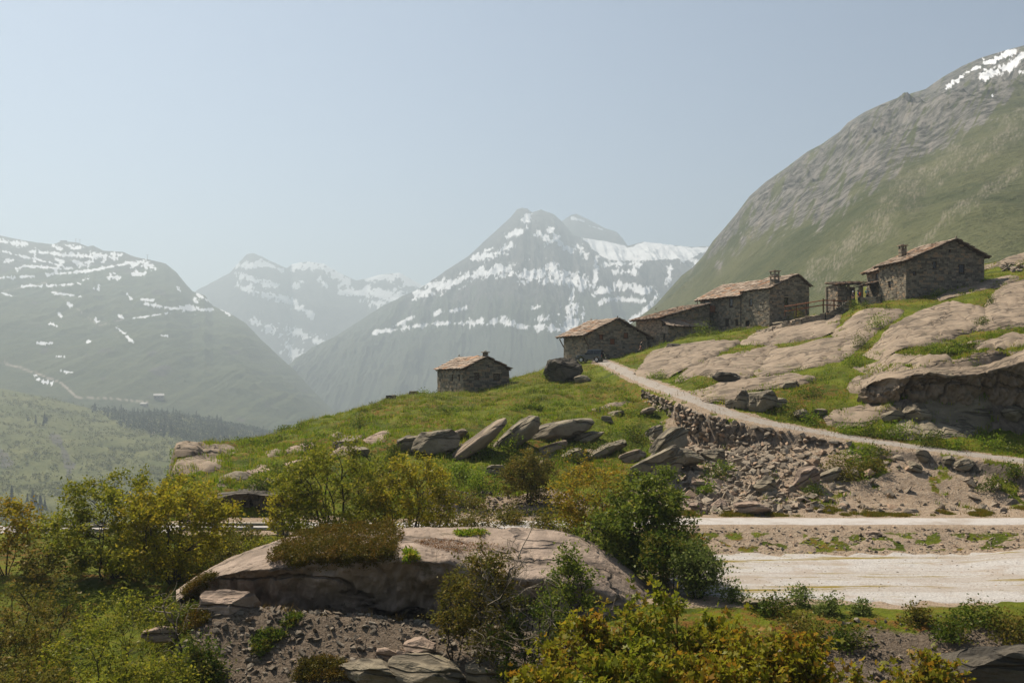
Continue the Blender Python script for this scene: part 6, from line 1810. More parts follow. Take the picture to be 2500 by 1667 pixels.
T_('young_maple', 'small young maple on the bank near the lower right corner', 2265, 1585, 1750, 32.5, 150, L_MAPLE, 50, nleaf=2600, stems=4, clusters=40, low=0.2, leaf=0.13, lobes=True, bark=M_TWIG, group='young maples along the bottom edge')
T_('young_maple', 'low young maple cut by the bottom edge right of the others', 2110, 1620, 1790, 29, 120, L_MAPLE, 51, nleaf=1600, stems=4, clusters=30, low=0.2, leaf=0.13, lobes=True, bark=M_TWIG, group='young maples along the bottom edge')
# lower left thicket
for i, (x, yt, D, wp, mat, lab) in enumerate([(330, 1432, 37.5, 300, L_GREEN, 'broad green shrub left of the rock hump, with a dead branch'), (90, 1385, 41, 300, L_OLIVE, 'olive shrub at the left edge below the orange tree'), (40, 1490, 33, 260, L_OLIVE, 'tangled olive shrub near the lower left corner'),
                                              (210, 1540, 32, 290, L_GREEN, 'green shrub at the bottom edge on the left, taller one'), (390, 1580, 31.5, 210, L_GREEN, 'green shrub at the bottom edge left of the scree'), (80, 1600, 28, 270, L_OLIVE, 'dark shrub filling the lower left corner'),
                                              (560, 1320, 51.5, 130, L_OLIVE, 'low olive shrub below the guard rail'), (650, 1312, 51, 110, L_GREEN, 'low green shrub at the end of the guard rail'), (480, 1560, 34.5, 120, L_BUSH, 'dark green bush at the left rim of the scree')]):
    T_('shrub', lab, x, yt, 1800 if D < 45 else 1390, D, wp, mat, 60 + i, nleaf=8500 if D < 45 else 3500, stems=7, clusters=100 if D < 45 else 45, low=0.15 if D > 30 else 0.35, spread=0.7, leaf=0.085, cat='shrub', cl_r=0.36, r0=0.05)
# dead branches
def dead_tree(label, x, ytop, ybase, D, wpx, seed, n=26):
    b_, H, W = at_px(x, ytop, ybase, D, wpx)
    rg = np.random.default_rng(seed)
    T = thing('dead_tree', label, 'tree', b_)
    S = curves(np.array([[0, 0, -0.2]]), np.array([[0.15 * W, 0, 0.8 * H]]), 10, 0.08, rg)
    v1, f1 = tubes(S, 0.075 * np.linspace(1, 0.3, 10)[None], 6)
    obj('trunk', np_mesh('trunk', v1, f1), M_BARK, T)
    k = rg.integers(3, 10, n)
    A = S[0][k]
    B = A + np.stack([rg.normal(0, 0.45 * W, n), rg.normal(0, 0.3 * W, n), rg.uniform(-0.05, 0.32, n) * H], 1)
    P = curves(A, B, 7, 0.14, rg)
    v2, f2 = tubes(P, 0.024 * np.linspace(1, 0.3, 7)[None] * rg.uniform(0.6, 1.2, (n, 1)), 4)
    kk = rg.integers(0, n, n * 5); jj = rg.integers(3, 7, n * 5)
    A2 = P[kk, jj]
    B2 = A2 + rg.normal(size=(n * 5, 3)) * np.array([0.16, 0.16, 0.14]) * W
    P2 = curves(A2, B2, 5, 0.15, rg)
    v3, f3 = tubes(P2, np.full((n * 5, 5), 0.009) * np.linspace(1, 0.5, 5), 3)
    obj('branches', np_mesh('branches', np.concatenate([v2, v3]), np.concatenate([f2, f3 + len(v2)])), M_DEAD, T)
dead_tree('dead tree with pale bare branches in front of the rock hump', 1215, 1290, 1640, 33.5, 150, 1)
dead_tree('leafless twisted tree with white twigs right of the olive tree', 1320, 1400, 1640, 32.5, 170, 2, 34)
dead_tree('bare grey branches poking out of the broad left shrub', 400, 1440, 1600, 36, 130, 3, 10)

# bushes on the hill
def bush(label, x, y, wpx, hpx, mat, seed, nleaf=900, leaf=0.12, group=None, D=None, cat='bush', name='bush'):
    p = hit(x, y) if D is None else np.array(g_at(x, D))
    k = p[1] / FPX
    rg = np.random.default_rng(seed)
    W, H = wpx * k, hpx * k
    T = thing(name, label, cat, p, 0.0, group)
    nc = max(8, int(nleaf / 60))
    q = rg.normal(size=(nc, 3)); q /= np.linalg.norm(q, axis=1)[:, None]; q[:, 2] = np.abs(q[:, 2])
    C = q * rg.uniform(0.35, 1.0, (nc, 1)) * np.array([W / 2, W / 2 * 0.8, H * 0.85])
    A = C * np.array([0.15, 0.15, 0.0]) + np.array([0, 0, -0.15])
    v, f = tubes(curves(A, C, 5, 0.08, rg), np.full((nc, 5), 0.014) * np.linspace(1.2, 0.4, 5), 4)
    obj('stems', np_mesh('stems', v, f), M_BARK, T)
    m = rg.integers(0, nc, nleaf)
    P = C[m] + rg.normal(size=(nleaf, 3)) * 0.17 * min(W, 1.5 * H) * np.array([1, 1, 0.8])
    P[:, 2] = np.maximum(P[:, 2], 0.02)
    v, f = leaves(P, leaf, rg)
    obj('crown', np_mesh('crown', v, f), mat, T)
    return T
BUSHES = [(1990, 1208, 44, 42, L_BUSH, 'small round bush at the edge of the bare earth slope'), (2045, 1150, 60, 46, L_OLIVE, 'leftmost bush of the green patch on the bank'), (2085, 1135, 70, 40, L_HERB, 'middle bush of the green patch on the bank'),
          (2080, 1175, 60, 48, L_OLIVE, 'lowest bush of the green patch on the bank'), (2130, 1150, 60, 44, L_OLIVE, 'rightmost bush of the green patch on the bank'), (2135, 1112, 60, 28, L_BUSH, 'top bush of the green patch under the track'),
          (2420, 1200, 60, 36, L_BUSH, 'dark bush low on the right bank'), (2480, 1170, 56, 46, L_BUSH, 'dark bush on the bank at the right edge'), (1745, 1170, 60, 50, L_BUSH, 'bush between the mossy boulder and the rubble'), (1720, 1205, 60, 28, L_HERB, 'low green bush above the road by the tree'),
          (1770, 1150, 40, 30, L_HERB, 'small green bush in the rubble'), (2080, 1060, 90, 34, L_HERB, 'dense bush above the track, left of the row'), (2130, 1064, 70, 36, L_BUSH, 'dense bush above the track, second of the row'), (2190, 1068, 90, 40, L_HERB, 'dense bush above the track, third of the row'),
          (2270, 1090, 90, 34, L_BUSH, 'dense bush above the track, fourth of the row'), (2335, 1098, 80, 32, L_HERB, 'dense bush above the track, fifth of the row'), (2420, 1085, 90, 30, L_HERB, 'bush right of the dirt side path'), (2480, 1110, 80, 26, L_BUSH, 'bush above the track at the right edge'),
          (1990, 1035, 60, 30, L_HERB, 'bush below the flat grey boulder'), (1940, 1015, 60, 36, L_BUSH, 'bush between split heap and flat boulder'), (1980, 970, 56, 34, L_BUSH, 'dark bush under the shaded ledge'), (1610, 925, 60, 24, L_HERB, 'leafy green bush where the slab meets the track'),
          (1660, 935, 70, 22, L_HERB, 'leafy strip of bush along the upper track edge'), (1715, 945, 50, 20, L_HERB, 'low leafy bush at the end of the strip by the track'), (1672, 912, 30, 16, L_BUSH, 'tiny dark bush in a crack of the nearest slab'), (1330, 935, 40, 30, L_HERB, 'green bush on the brow left of the dark boulder'),
          (1725, 808, 60, 34, L_HERB, 'flowering bush by the lower wing of the farmhouse'), (1945, 752, 40, 30, L_YELLOW, 'yellow bush behind the terrace fence'), (2085, 757, 26, 30, L_BUSH, 'bush at the right end of the terrace fence'), (2112, 757, 20, 22, L_BUSH, 'small bush below the terrace parapet'),
          (2330, 700, 44, 34, L_HERB, 'bright bush at the foot of the broad gable'), (2295, 722, 60, 24, L_HERB, 'low bright plants below the broad gable'), (2165, 760, 22, 18, L_BUSH, 'tuft of bush at the corner of the upper house'), (2150, 800, 60, 40, L_HERB, 'bush in the gully between the slabs, upper'),
          (2100, 850, 60, 36, L_BUSH, 'bush in the gully between the slabs, lower'), (2075, 890, 70, 30, L_HERB, 'bush at the lower end of the gully'), (2420, 750, 30, 44, L_BUSH, 'bush in the grassy crack between the two large slabs'), (2400, 800, 60, 24, L_BUSH, 'bush at the foot of the grassy crack'),
          (1170, 1118, 60, 40, L_HERB, 'leafy bush beneath the ramp slab'), (1240, 1098, 50, 34, L_HERB, 'leafy bush beneath the folded boulder'), (1120, 1165, 70, 40, L_HERB, 'bright green bush low on the middle slope'), (1180, 1190, 90, 46, L_HERB, 'bright green bush left of the round olive shrub'),
          (1090, 1225, 70, 40, L_OLIVE, 'greyish bush behind the sapling'), (1165, 1240, 60, 36, L_OLIVE, 'olive bush on the pale roadside scree'), (1170, 1292, 90, 46, L_OLIVE, 'olive bush behind the middle of the rock hump'), (1250, 1280, 60, 40, L_OLIVE, 'thin bush behind the hump below the scree'),
          (960, 1110, 40, 34, L_BUSH, 'dark bush left of the pale grey boulder'), (640, 1205, 70, 50, L_BUSH, 'dark bush above the small cliff'), (700, 1180, 80, 50, L_BUSH, 'dark bush left of the tallest middle tree'), (760, 1100, 50, 26, L_BUSH, 'dark bush on the left brow'),
          (880, 985 + 60, 60, 24, L_BUSH, 'low dark bush on the left brow further right'), (1480, 1110, 90, 40, L_BUSH, 'dark bush in the shade below the half-buried boulder'), (1400, 1125, 80, 50, L_BUSH, 'dark bush right of the round olive shrub'), (1540, 1075, 70, 40, L_BUSH, 'dark bush left of the leaning grey boulder'),
          (1040, 980 - 10, 60, 26, L_HERB, 'tall weeds against the left wall of the hut'), (1380, 990, 40, 18, L_HERB, 'leafy clump in the meadow below the dark boulder'), (1530, 985, 40, 28, L_HERB, 'leafy clump near the upper end of the wall'), (1950, 1440 + 40, 60, 56, L_WILLOW, 'blue-green bush on the rim of the lot, left one'),
          (2020, 1500, 56, 60, L_WILLOW, 'blue-green bush on the rim of the lot, middle one'), (2100, 1500, 50, 46, L_WILLOW, 'blue-green bush on the rim of the lot, right one'), (1790, 1470, 70, 44, L_WILLOW, 'pale herbs on the rim of the lot next to the willow'), (1880, 1500, 80, 50, L_BUSH, 'dark bush below the flat stones'),
          (1960, 1560, 120, 70, L_OLIVE, 'olive bush on the bank right of the maples'), (2060, 1580, 100, 60, L_BUSH, 'dark bush in the middle of the lower bank'), (2400, 1520, 120, 50, L_BUSH, 'dark bush on the bank near the right edge'), (2470, 1560, 110, 70, L_OLIVE, 'olive bush at the right edge of the bank'),
          (735, 1296, 60, 40, L_GREEN, 'low leafy bush at the foot of the tallest middle tree, left'), (880, 1292, 70, 40, L_GREEN, 'low leafy bush at the foot of the tallest middle tree, right'), (950, 1292, 70, 34, L_YELLOW, 'low yellowish bush under the open-crowned tree'), (1045, 1290, 60, 40, L_OLIVE, 'low bush between the open-crowned tree and the sapling'), (1110, 1288, 70, 50, L_OLIVE, 'bush in front of the road right of the sapling'), (1330, 1288, 90, 56, L_OLIVE, 'bush in front of the road below the round shrub'), (1390, 1300, 80, 60, L_GREEN, 'leafy bush left of the brownish tree'), (520, 1345, 90, 60, L_GREEN, 'green bush between the yellowish tree and the hump'), (600, 1335, 80, 50, L_OLIVE, 'olive bush behind the left shoulder of the hump'), (1240, 1276, 70, 40, L_OLIVE, 'small bush in front of the road at the foot of the scree'), (2240, 1520, 60, 44, L_OLIVE, 'tufted bush on the upper bank'), (2330, 1560, 80, 50, L_BUSH, 'small bush above the dark rock face')]
for i, (x, y, w_, h_, m_, lab) in enumerate(BUSHES):
    big = y > 1430
    bush(lab, x, y, w_ * 1.1, h_ * 1.1, m_, 500 + i, nleaf=int(min(1500, 150 + w_ * h_ * 0.26)), leaf=0.155 if not big else 0.125)

# junipers creeping over the rock hump: clumps set on the hump's own surface
hv_ = np.empty(len(HUMP_O.data.vertices) * 3, np.float32); HUMP_O.data.vertices.foreach_get('co', hv_)
hv_ = hv_.reshape(-1, 3).astype(float)
hpx, hpy = to_px(hv_[:, 0], hv_[:, 1], hv_[:, 2])
def mat_plant(name, label, cat, poly, mat, seed, n, per, hgtm, leafs, surf='hump', dens=None):
    rg = np.random.default_rng(seed)
    if surf == 'hump':
        k = np.nonzero(in_poly(hpx, hpy, poly) & (hv_[:, 1] < 47.2))[0]
        P = hv_[rg.choice(k, n)]
    else:
        xs_, ys_ = [p[0] for p in poly], [p[1] for p in poly]
        P = []
        while len(P) < n:
            x, y = rg.uniform(min(xs_), max(xs_)), rg.uniform(min(ys_), max(ys_))
            if in_poly(np.array([x]), np.array([y]), poly)[0]: P.append(hit(x, y))
        P = np.array(P)
    c0 = P.mean(0)
    lump = 0.5 + 0.9 * fbm(P[:, 0] / 0.7, P[:, 1] / 0.7, seed, 3)
    P = P + rg.normal(size=P.shape) * np.array([0.06, 0.06, 0.0]) + np.stack([0 * lump, 0 * lump, hgtm * np.clip(lump, 0.1, 1.2) * rg.uniform(0.3, 1, n)], 1)
    Q = np.repeat(P, per, 0) + rg.normal(size=(n * per, 3)) * 0.05
    v, f = leaves(Q, leafs, rg, up=0.5, aspect=0.35)
    return obj(name, np_mesh(name, v - c0, f), mat, loc=c0, label=label, cat=cat)
mat_plant('juniper_mat', 'brown-green juniper mat spread over the top of the rock hump', 'juniper', [(650, 1374), (694, 1332), (749, 1302), (813, 1281), (889, 1276), (945, 1284), (990, 1315), (968, 1332), (964, 1372), (900, 1392), (813, 1402), (728, 1396)], L_JUNI, 1, 7200, 6, 0.62, 0.105)
mat_plant('heath_patch', 'rust-red heath patch in a hollow on top of the rock hump', 'heath', [(1010, 1322), (1060, 1316), (1140, 1318), (1180, 1325), (1225, 1330), (1240, 1342), (1170, 1346), (1110, 1350), (1040, 1335)], L_HEATH, 2, 900, 5, 0.06, 0.06)
mat_plant('grass_tuft', 'green grass tuft growing on the pale top of the rock hump', 'grass', [(990, 1348), (1010, 1345), (1014, 1368), (992, 1372)], L_GRASS, 3, 150, 6, 0.15, 0.16)
mat_plant('grass_strip', 'thin grassy strip along the back of the rock hump', 'grass', [(1110, 1302), (1180, 1296), (1190, 1306), (1120, 1310)], L_GRASS, 4, 260, 6, 0.12, 0.15)
mat_plant('moss_patch', 'brown moss creeping down the left shoulder of the rock hump', 'moss', [(448, 1440), (490, 1408), (530, 1402), (520, 1430), (480, 1475), (452, 1485)], L_JUNI, 5, 1500, 6, 0.25, 0.09)
mat_plant('juniper_mat', 'juniper mat cut by the bottom edge below the scree', 'juniper', [(715, 1667), (735, 1625), (790, 1612), (840, 1625), (875, 1667)], L_JUNI, 6, 1500, 6, 0.35, 0.09, 'ground')
mat_plant('juniper_mat', 'brown juniper sprawling at the left rim of the scree', 'juniper', [(425, 1530), (450, 1490), (500, 1470), (520, 1500), (500, 1530), (450, 1550)], L_JUNI, 7, 1300, 6, 0.4, 0.09, 'ground')
mat_plant('grass_tuft', 'dark green grass clump in the middle of the scree', 'grass', [(615, 1570), (640, 1548), (690, 1545), (700, 1560), (660, 1580), (640, 1610), (622, 1600)], L_BUSH, 8, 320, 6, 0.25, 0.16, 'ground')
mat_plant('grass_tuft', 'sparse green tuft at the upper edge of the scree', 'grass', [(690, 1525), (720, 1500), (735, 1510), (712, 1535)], L_BUSH, 9, 120, 6, 0.2, 0.16, 'ground')
# ---------------------------------------------------------------- grass, herbs, stalks
def in_slabs(X, Y, shrink=0.2):
    m = np.zeros(X.shape, bool)
    for (a, b_, c, d, P) in SLAB_POLYS:
        k = np.nonzero((X > a) & (X < b_) & (Y > c) & (Y < d))[0]
        if len(k):
            sd, _ = poly_sdf(X[k], Y[k], P)
            m[k] |= sd > shrink
    return m
# weight of each ground cell: its area in the picture
ax = XP[1:, 1:] - XP[:-1, :-1]; ay = YP[1:, 1:] - YP[:-1, :-1]
bx_ = XP[1:, :-1] - XP[:-1, 1:]; by_ = YP[1:, :-1] - YP[:-1, 1:]
AREA = np.clip(ax * by_ - ay * bx_, 0, None) * 0.5
AREA = np.abs(AREA)
VIS = (slope[:-1, :-1] > HG[:-1, :-1] / np.maximum(YG[:-1, :-1], 1)) & (YG[:-1, :-1] > 33) & (YG[:-1, :-1] < 160) & (XP[:-1, :-1] > -60) & (XP[:-1, :-1] < 2560)
# far-side ground that is nearly edge-on still carries grass that shows against what is behind
EDGE = (YG[:-1, :-1] > 62) & (YG[:-1, :-1] < 150)
def scatter(n, weight, rg):
    w_ = (AREA * VIS + 0.15 * EDGE) * weight[:-1, :-1]
    p = w_.ravel() / w_.sum()
    k = rg.choice(p.size, n, p=p)
    r_, c_ = np.divmod(k, AREA.shape[1])
    fr, fc = rg.uniform(size=n), rg.uniform(size=n)
    D = DG[r_] * (1 - fr) + DG[r_ + 1] * fr
    t = TG[c_] * (1 - fc) + TG[c_ + 1] * fc
    X = t * D
    return X, D, hgt(X, D), r_, c_
def blades(X, Y, Z, hh, rg, per=6, wd=0.035, spread=0.10, bend=0.35):
    n = len(X)
    B = np.repeat(np.stack([X, Y, Z - 0.03], 1), per, 0)
    h = np.repeat(hh, per) * rg.uniform(0.5, 1.15, n * per)
    B[:, :2] += rg.normal(size=(n * per, 2)) * spread
    a = rg.uniform(0, 2 * math.pi, n * per)
    tip = B + np.stack([np.cos(a) * bend * h * rg.uniform(0, 1, n * per), np.sin(a) * bend * h * rg.uniform(0, 1, n * per), h], 1)
    s = rg.uniform(0, math.pi, n * per)
    sd = np.stack([np.cos(s), np.sin(s), 0 * s], 1) * (wd * rg.uniform(0.6, 1.4, n * per))[:, None]
    V = np.stack([B - sd, B + sd, tip], 1).reshape(-1, 3)
    return V, np.arange(len(V)).reshape(-1, 3)
grg = np.random.default_rng(77)
patchy = 0.06 + 0.94 * sstep(-0.2, 0.3, fbm(XG / 2.0, YG / 3.2, 40.0, 4))
gw = GRASSW * patchy * (1 - 0.97 * np.clip(ROADBAND + (np.abs(PSD) < 1.35), 0, 1)) * (1 - 0.9 * LOTBAND * sstep(42.5, 44, YG))
X, Y, Z, r_, c_ = scatter(46000, gw, grg)
k = ~in_slabs(X, Y)
X, Y, Z = X[k], Y[k], Z[k]
hh = (0.12 + 0.26 * grg.uniform(size=len(X)) ** 2) * (1 + 0.5 * fbm(X / 3.0, Y / 3.0, 55.0, 3))
v, f = blades(X, Y, Z, hh, grg, 6, 0.042, 0.17)
obj('meadow_grass', np_mesh('meadow_grass', v, f), L_GRASS, kind='stuff', label='short grass covering the hillside meadow')
# taller pale stalks, thickest along the brow
tw = GRASSW * sstep(92, 105, YG) * (1 - sstep(132, 150, YG)) * sstep(1650, 1500, XP) * (1 - np.clip(PATHBAND, 0, 1)) + 0.25 * GRASSW * sstep(64, 70, YG) * (1 - np.clip(PATHBAND + ROADBAND, 0, 1))
X, Y, Z, _, _ = scatter(5200, tw + 1e-9, grg)
k = ~in_slabs(X, Y, -0.2)
X, Y, Z = X[k], Y[k], Z[k]
v, f = blades(X, Y, Z, 0.35 + 0.45 * grg.uniform(size=len(X)), grg, 4, 0.016, 0.15, 0.4)
obj('tall_grass', np_mesh('tall_grass', v, f), leaf_material('pale_seed_grass', (0.20, 0.21, 0.04), (0.34, 0.32, 0.09), (0.38, 0.34, 0.14), 0.4), kind='stuff', label='taller pale grass stalks on the brow and slopes')
# green grass clumps in the joints of the slabs
pts = []
for (a, b_, c, d, P) in SLAB_POLYS:
    A = np.array(P)
    for _ in range(int(3 + np.ptp(A[:, 0]) * 0.5)):
        i = grg.integers(0, len(P)); j = (i + 1) % len(P)
        t = grg.uniform(); q = A[i] * (1 - t) + A[j] * t
        for _ in range(10): pts.append(q + grg.normal(size=2) * np.array([0.35, 0.5]))
pts = np.array(pts)
v, f = blades(pts[:, 0], pts[:, 1], hgt(pts[:, 0], pts[:, 1]) + 0.05, 0.2 + 0.4 * grg.uniform(size=len(pts)), grg, 9, 0.035, 0.16)
obj('crevice_grass', np_mesh('crevice_grass', v, f), L_GRASS, kind='stuff', label='grass tufts growing along the joints of the rock slabs')
# leafy herbs in drifts
hw = GRASSW * sstep(0.12, 0.35, fbm(XG / 3.8, YG / 3.8, 61.0, 4)) * (1 - np.clip(ROADBAND + PATHBAND + LOTBAND, 0, 1)) * sstep(60, 63, YG)
X, Y, Z, _, _ = scatter(3600, hw, grg)
k = ~in_slabs(X, Y, -0.3)
P = np.repeat(np.stack([X, Y, Z], 1)[k], 26, 0)
P = P + grg.normal(size=P.shape) * np.array([0.32, 0.32, 0.10]); P[:, 2] = np.maximum(P[:, 2], hgt(P[:, 0], P[:, 1])) + np.abs(grg.normal(0, 0.16, len(P)))
dk = np.repeat(grg.uniform(size=len(P) // 26) < 0.5, 26)
v, f = leaves(P[dk], 0.15, grg)
obj('dark_herbs', np_mesh('dark_herbs', v, f), L_BUSH, kind='stuff', label='dark leafy herbs in clumps on the hillside')
v, f = leaves(P[~dk], 0.15, grg)
obj('meadow_herbs', np_mesh('meadow_herbs', v, f), L_HERB, kind='stuff', label='leafy herbs in drifts on the hillside')
# undergrowth in the gully and around the road
uw = np.clip(1 - dirt, 0, 1) ** 3 * (sstep(33, 35, YG) * (1 - sstep(56.5, 58, YG))) * (1 - LOTBAND) * sstep(2600, 2500, XP)
X, Y, Z, _, _ = scatter(1900, uw + 1e-9, grg)
P = np.repeat(np.stack([X, Y, Z], 1), 26, 0)
P = P + grg.normal(size=P.shape) * np.array([0.30, 0.30, 0.10]); P[:, 2] = np.maximum(P[:, 2], hgt(P[:, 0], P[:, 1])) + np.abs(grg.normal(0, 0.16, len(P)))
v, f = leaves(P, 0.115, grg)
obj('undergrowth', np_mesh('undergrowth', v, f), L_BUSH, kind='stuff', label='leafy undergrowth filling the gully')
# dead stalks on the lower bank
dw = sstep(1830, 1950, XP) * sstep(34, 35, YG) * (1 - sstep(39.5, 40.5, YG)) + 0.0
X, Y, Z, _, _ = scatter(5200, dw + 1e-6, grg)
v, f = blades(X, Y, Z, 0.15 + 0.35 * grg.uniform(size=len(X)), grg, 5, 0.018, 0.2, 1.1)
obj('dead_stalks', np_mesh('dead_stalks', v, f), L_DRY, kind='stuff', label='brown dead stalks on the bank below the gravel lot')
# yellowed grass on the lot and along the road
yw = np.maximum(LOTBAND * sstep(0.12, 0.4, fbm(XG / 5.0, YG / 0.9, 71.0, 4)) * (1 - sstep(48, 50, YG)), bank * 0.9 * sstep(-0.1, 0.2, _m1 + 0.9 * _m2))
yw = np.maximum(yw, 0.5 * sstep(0.0, 0.35, _m1 + 0.6 * _m2) * sstep(1640, 1700, XP) * sstep(62.5, 63, YG) * (1 - sstep(64, 65, YG)))
yw = np.maximum(yw, 1.2 * sstep(1600, 1700, XP) * sstep(40.2, 41, YG) * (1 - sstep(43.2, 44.5, YG + 2 * _m1)))
X, Y, Z, _, _ = scatter(13000, yw + 1e-7, grg)
v, f = blades(X, Y, Z + 0.03, 0.06 + 0.16 * grg.uniform(size=len(X)), grg, 6, 0.02, 0.12)
obj('verge_grass', np_mesh('verge_grass', v, f), leaf_material('verge_grass_blade', (0.099, 0.112, 0.0102), (0.198, 0.172, 0.0218), (0.251, 0.158, 0.0218), 0.4), kind='stuff', label='yellowed grass on the gravel lot and road edges')

# ---------------------------------------------------------------- far slope: scrub, conifers, chalet, lift masts
sv = np.empty(len(slope_o.data.vertices) * 3, np.float32); slope_o.data.vertices.foreach_get('co', sv)
sv = sv.reshape(-1, 3).astype(float)
spx, spy = to_px(sv[:, 0], sv[:, 1], sv[:, 2])
ok = (spx > -80) & (spx < 900) & (spy < 1330) & (sv[:, 1] < 1650)
wgt = np.where(ok, 0.15 + sstep(-0.1, 0.3, fbm(sv[:, 0] / 60, sv[:, 1] / 90, 5.0, 4)), 0)
frg = np.random.default_rng(13)
k = frg.choice(len(sv), 5000, p=wgt / wgt.sum())
C = sv[k] + frg.normal(size=(5000, 3)) * np.array([3.0, 4.0, 0.0])
sz_ = frg.uniform(1.2, 3.6, 5000)
per = 13
P = np.repeat(C, per, 0) + frg.normal(size=(5000 * per, 3)) * np.repeat(sz_, per)[:, None] * np.array([0.55, 0.55, 0.45]) + np.array([0, 0, 1.0])
v, f = leaves(P, 1.7, frg, aspect=0.9)
obj('distant_scrub', np_mesh('distant_scrub', v, f), L_FAR, kind='stuff', label='scrub covering the far valley slope')
def px_poly_w(poly): return in_poly(spx, spy, poly)
kk_ = np.nonzero(px_poly_w([(225, 1000), (330, 996), (470, 1004), (600, 1040), (780, 1085), (720, 1118), (540, 1106), (430, 1076), (300, 1042)]))[0]
C = sv[frg.choice(kk_, 1500)] + frg.normal(size=(1500, 3)) * np.array([4.0, 5.0, 0.0])
P = np.repeat(C, 16, 0) + frg.normal(size=(1500 * 16, 3)) * np.array([2.0, 2.0, 2.4]) + np.array([0, 0, 3.0])
v, f = leaves(P, 2.4, frg, aspect=0.9)
obj('distant_wood', np_mesh('distant_wood', v, f), leaf_material('distant_wood_leaf', (0.020, 0.036, 0.018), (0.042, 0.060, 0.026), (0.05, 0.065, 0.03), 0.15), kind='stuff', label='belt of dark wood across the far valley slope')
def conifer_mesh(seed):
    rg = np.random.default_rng(seed)
    V, F, n = [], [], 0
    for i in range(9):
        z = 0.10 + 0.9 * i / 9
        r = 0.20 * (1 - z) + 0.02
        kk = 9
        a = np.linspace(0, 2 * math.pi, kk, endpoint=False) + rg.uniform(0, 1)
        rr = r * rg.uniform(0.6, 1.25, kk)
        V += [(0, 0, z + 0.13)] + [(q * math.cos(b_), q * math.sin(b_), z - 0.04 * rg.uniform(0, 1)) for q, b_ in zip(rr, a)]
        F += [(n, n + 1 + j, n + 1 + (j + 1) % kk) for j in range(kk)]
        n += kk + 1
    return np_mesh('conifer', np.array(V), np.array(F), False)
CON = [conifer_mesh(i) for i in range(5)]
for m_ in CON: m_.materials.append(L_CONI)
def on_slope(x, y):
    return sv[np.argmin((spx - x) ** 2 + (spy - y) ** 2)]
n_c = 0
for (poly, n, grp, lab) in (([(225, 1000), (300, 992), (440, 1010), (455, 1050), (420, 1075), (330, 1045), (250, 1015)], 75, 'conifers of the left stand', 'dark conifer in the stand left of the bend in the far road'),
                            ([(455, 1005), (540, 1020), (590, 1055), (560, 1095), (500, 1085), (465, 1050)], 55, 'conifers of the right stand', 'dark conifer in the stand right of the bend in the far road'),
                            ([(580, 1060), (760, 1085), (720, 1110), (600, 1105)], 22, 'scattered conifers above the hill nose', 'lone dark conifer among scrub above the nose of the hill'),
                            ([(60, 1010), (110, 1005), (120, 1040), (60, 1040)], 6, 'conifers at the left edge', 'dark conifer on the scrub slope near the left edge'),
                            ([(60, 1225), (110, 1225), (110, 1250), (60, 1250)], 9, 'conifers low on the left', 'dark conifer low on the slope behind the orange tree')):
    xs_, ys_ = [p[0] for p in poly], [p[1] for p in poly]
    c = 0
    while c < n:
        x, y = frg.uniform(min(xs_), max(xs_)), frg.uniform(min(ys_), max(ys_))
        if in_poly(np.array([x]), np.array([y]), poly)[0]:
            p = on_slope(x, y)
            h = frg.uniform(8, 15)
            o = obj('conifer', CON[int(frg.integers(0, 5))], label=lab, cat='conifer', group=grp)
            o.location = p + np.array([frg.normal() * 3, frg.normal() * 3, -0.5])
            o.scale = (h * frg.uniform(0.8, 1.2),) * 2 + (h,)
            o.rotation_euler = (0, 0, frg.uniform(0, 6))
            c += 1
p = on_slope(28, 1232)
o = obj('conifer', CON[2], label='single tall conifer standing on the slope at the left edge', cat='conifer')
o.location = p; o.scale = (22, 22, 17)
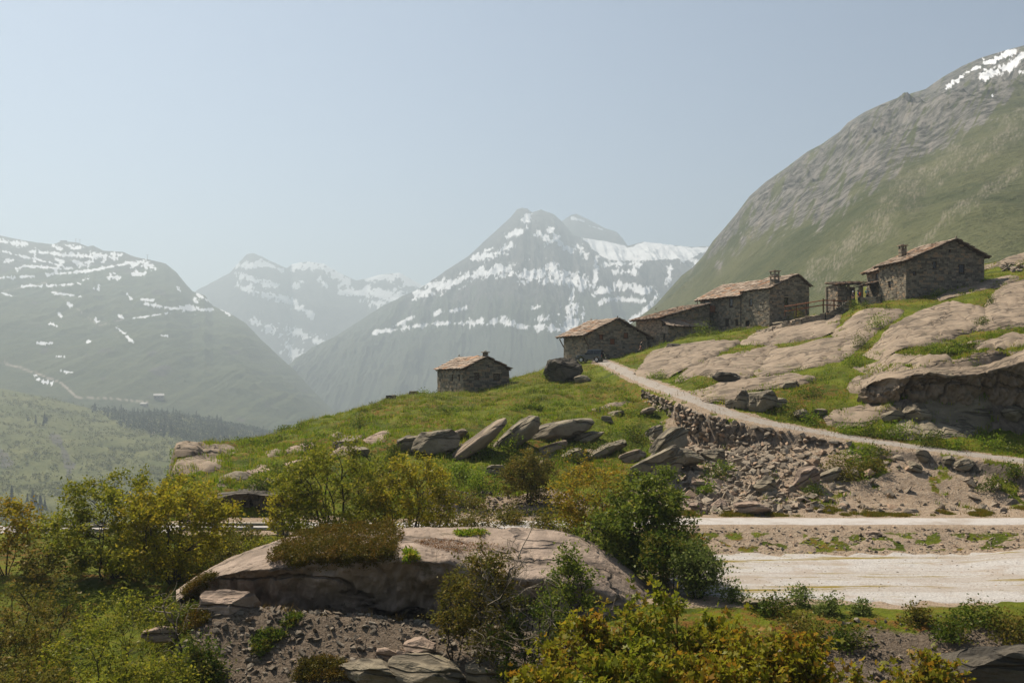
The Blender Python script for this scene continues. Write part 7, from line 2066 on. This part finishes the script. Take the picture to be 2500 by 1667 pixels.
# chalet on the shoulder above the conifers
lv = np.empty(len(left_mt.data.vertices) * 3, np.float32); left_mt.data.vertices.foreach_get('co', lv)
lv = lv.reshape(-1, 3).astype(float)
lpx, lpy = to_px(lv[:, 0], lv[:, 1], lv[:, 2])
def far_house(label, x, y, D, w_, d_, h_, rz):
    q = lv[np.argmin((lpx - x) ** 2 + (lpy - y) ** 2)]
    Hh = thing('mountain_chalet', label, 'house', q, rz)
    MB().box((0, 0, h_ / 2 - 3), w_ / 2, d_ / 2, h_ / 2 + 3).build('wall', simple_mat('chalet_wall', (0.20, 0.17, 0.14), 0.9), Hh)
    r = MB().add([(-w_ / 2 - 1, -d_ / 2 - 1, h_), (w_ / 2 + 1, -d_ / 2 - 1, h_), (w_ / 2 + 1, 0, h_ + d_ * 0.3), (-w_ / 2 - 1, 0, h_ + d_ * 0.3), (-w_ / 2 - 1, d_ / 2 + 1, h_), (w_ / 2 + 1, d_ / 2 + 1, h_)],
                 [[0, 1, 2, 3], [3, 2, 5, 4], [0, 3, 4, 4], [1, 5, 2, 2]])
    r.build('roof', simple_mat('chalet_roof', (0.40, 0.38, 0.36), 0.8), Hh)
    for i in range(3):
        MB().box((-w_ / 3 + i * w_ / 3, -d_ / 2 - 0.05, h_ * 0.55), 0.9, 0.08, 1.0).build('window', M_GLASS, Hh)
far_house('pale-roofed chalet on the green shoulder below the left mountain', 388, 974, 0, 20, 14, 8, 0.3)
far_house('small hut below the pale-roofed chalet on the shoulder', 352, 990, 0, 13, 8, 4, -0.2)
M_PYL = simple_mat('steel_mast', (0.10, 0.10, 0.105), 0.6, 0.1, 1.0, 0.3)
for (x, y, D, h, lab) in ((185, 594, 4085, 18, 'ski lift pylon on the left ridge, left one'), (195, 595, 4085, 17, 'ski lift pylon on the left ridge, right one'), (360, 634, 3810, 18, 'thin mast on the shoulder of the left mountain')):
    q = px(x, y, D)
    Pm = thing('lift_pylon', lab, 'pylon', q)
    MB().bar((0, 0, -8), (0, 0, h), 1.1, 0.8).build('mast', M_PYL, Pm)
    MB().box((0, 0, h), 5.0, 0.7, 0.6).build('cross_arm', M_PYL, Pm)
for (x, w_) in ((152, 14), (160, 8)):
    q = px(x, 591, 4100)
    S_ = thing('lift_station', 'small lift station building on the left skyline, %s' % ('wider one' if w_ > 10 else 'narrow one'), 'building', q)
    MB().box((0, 0, 0), w_ / 2, 5, 5).build('wall', M_PYL, S_)
    MB().box((0, 0, 5.6), w_ / 2 + 1, 6, 0.5).build('roof', M_PYL, S_)
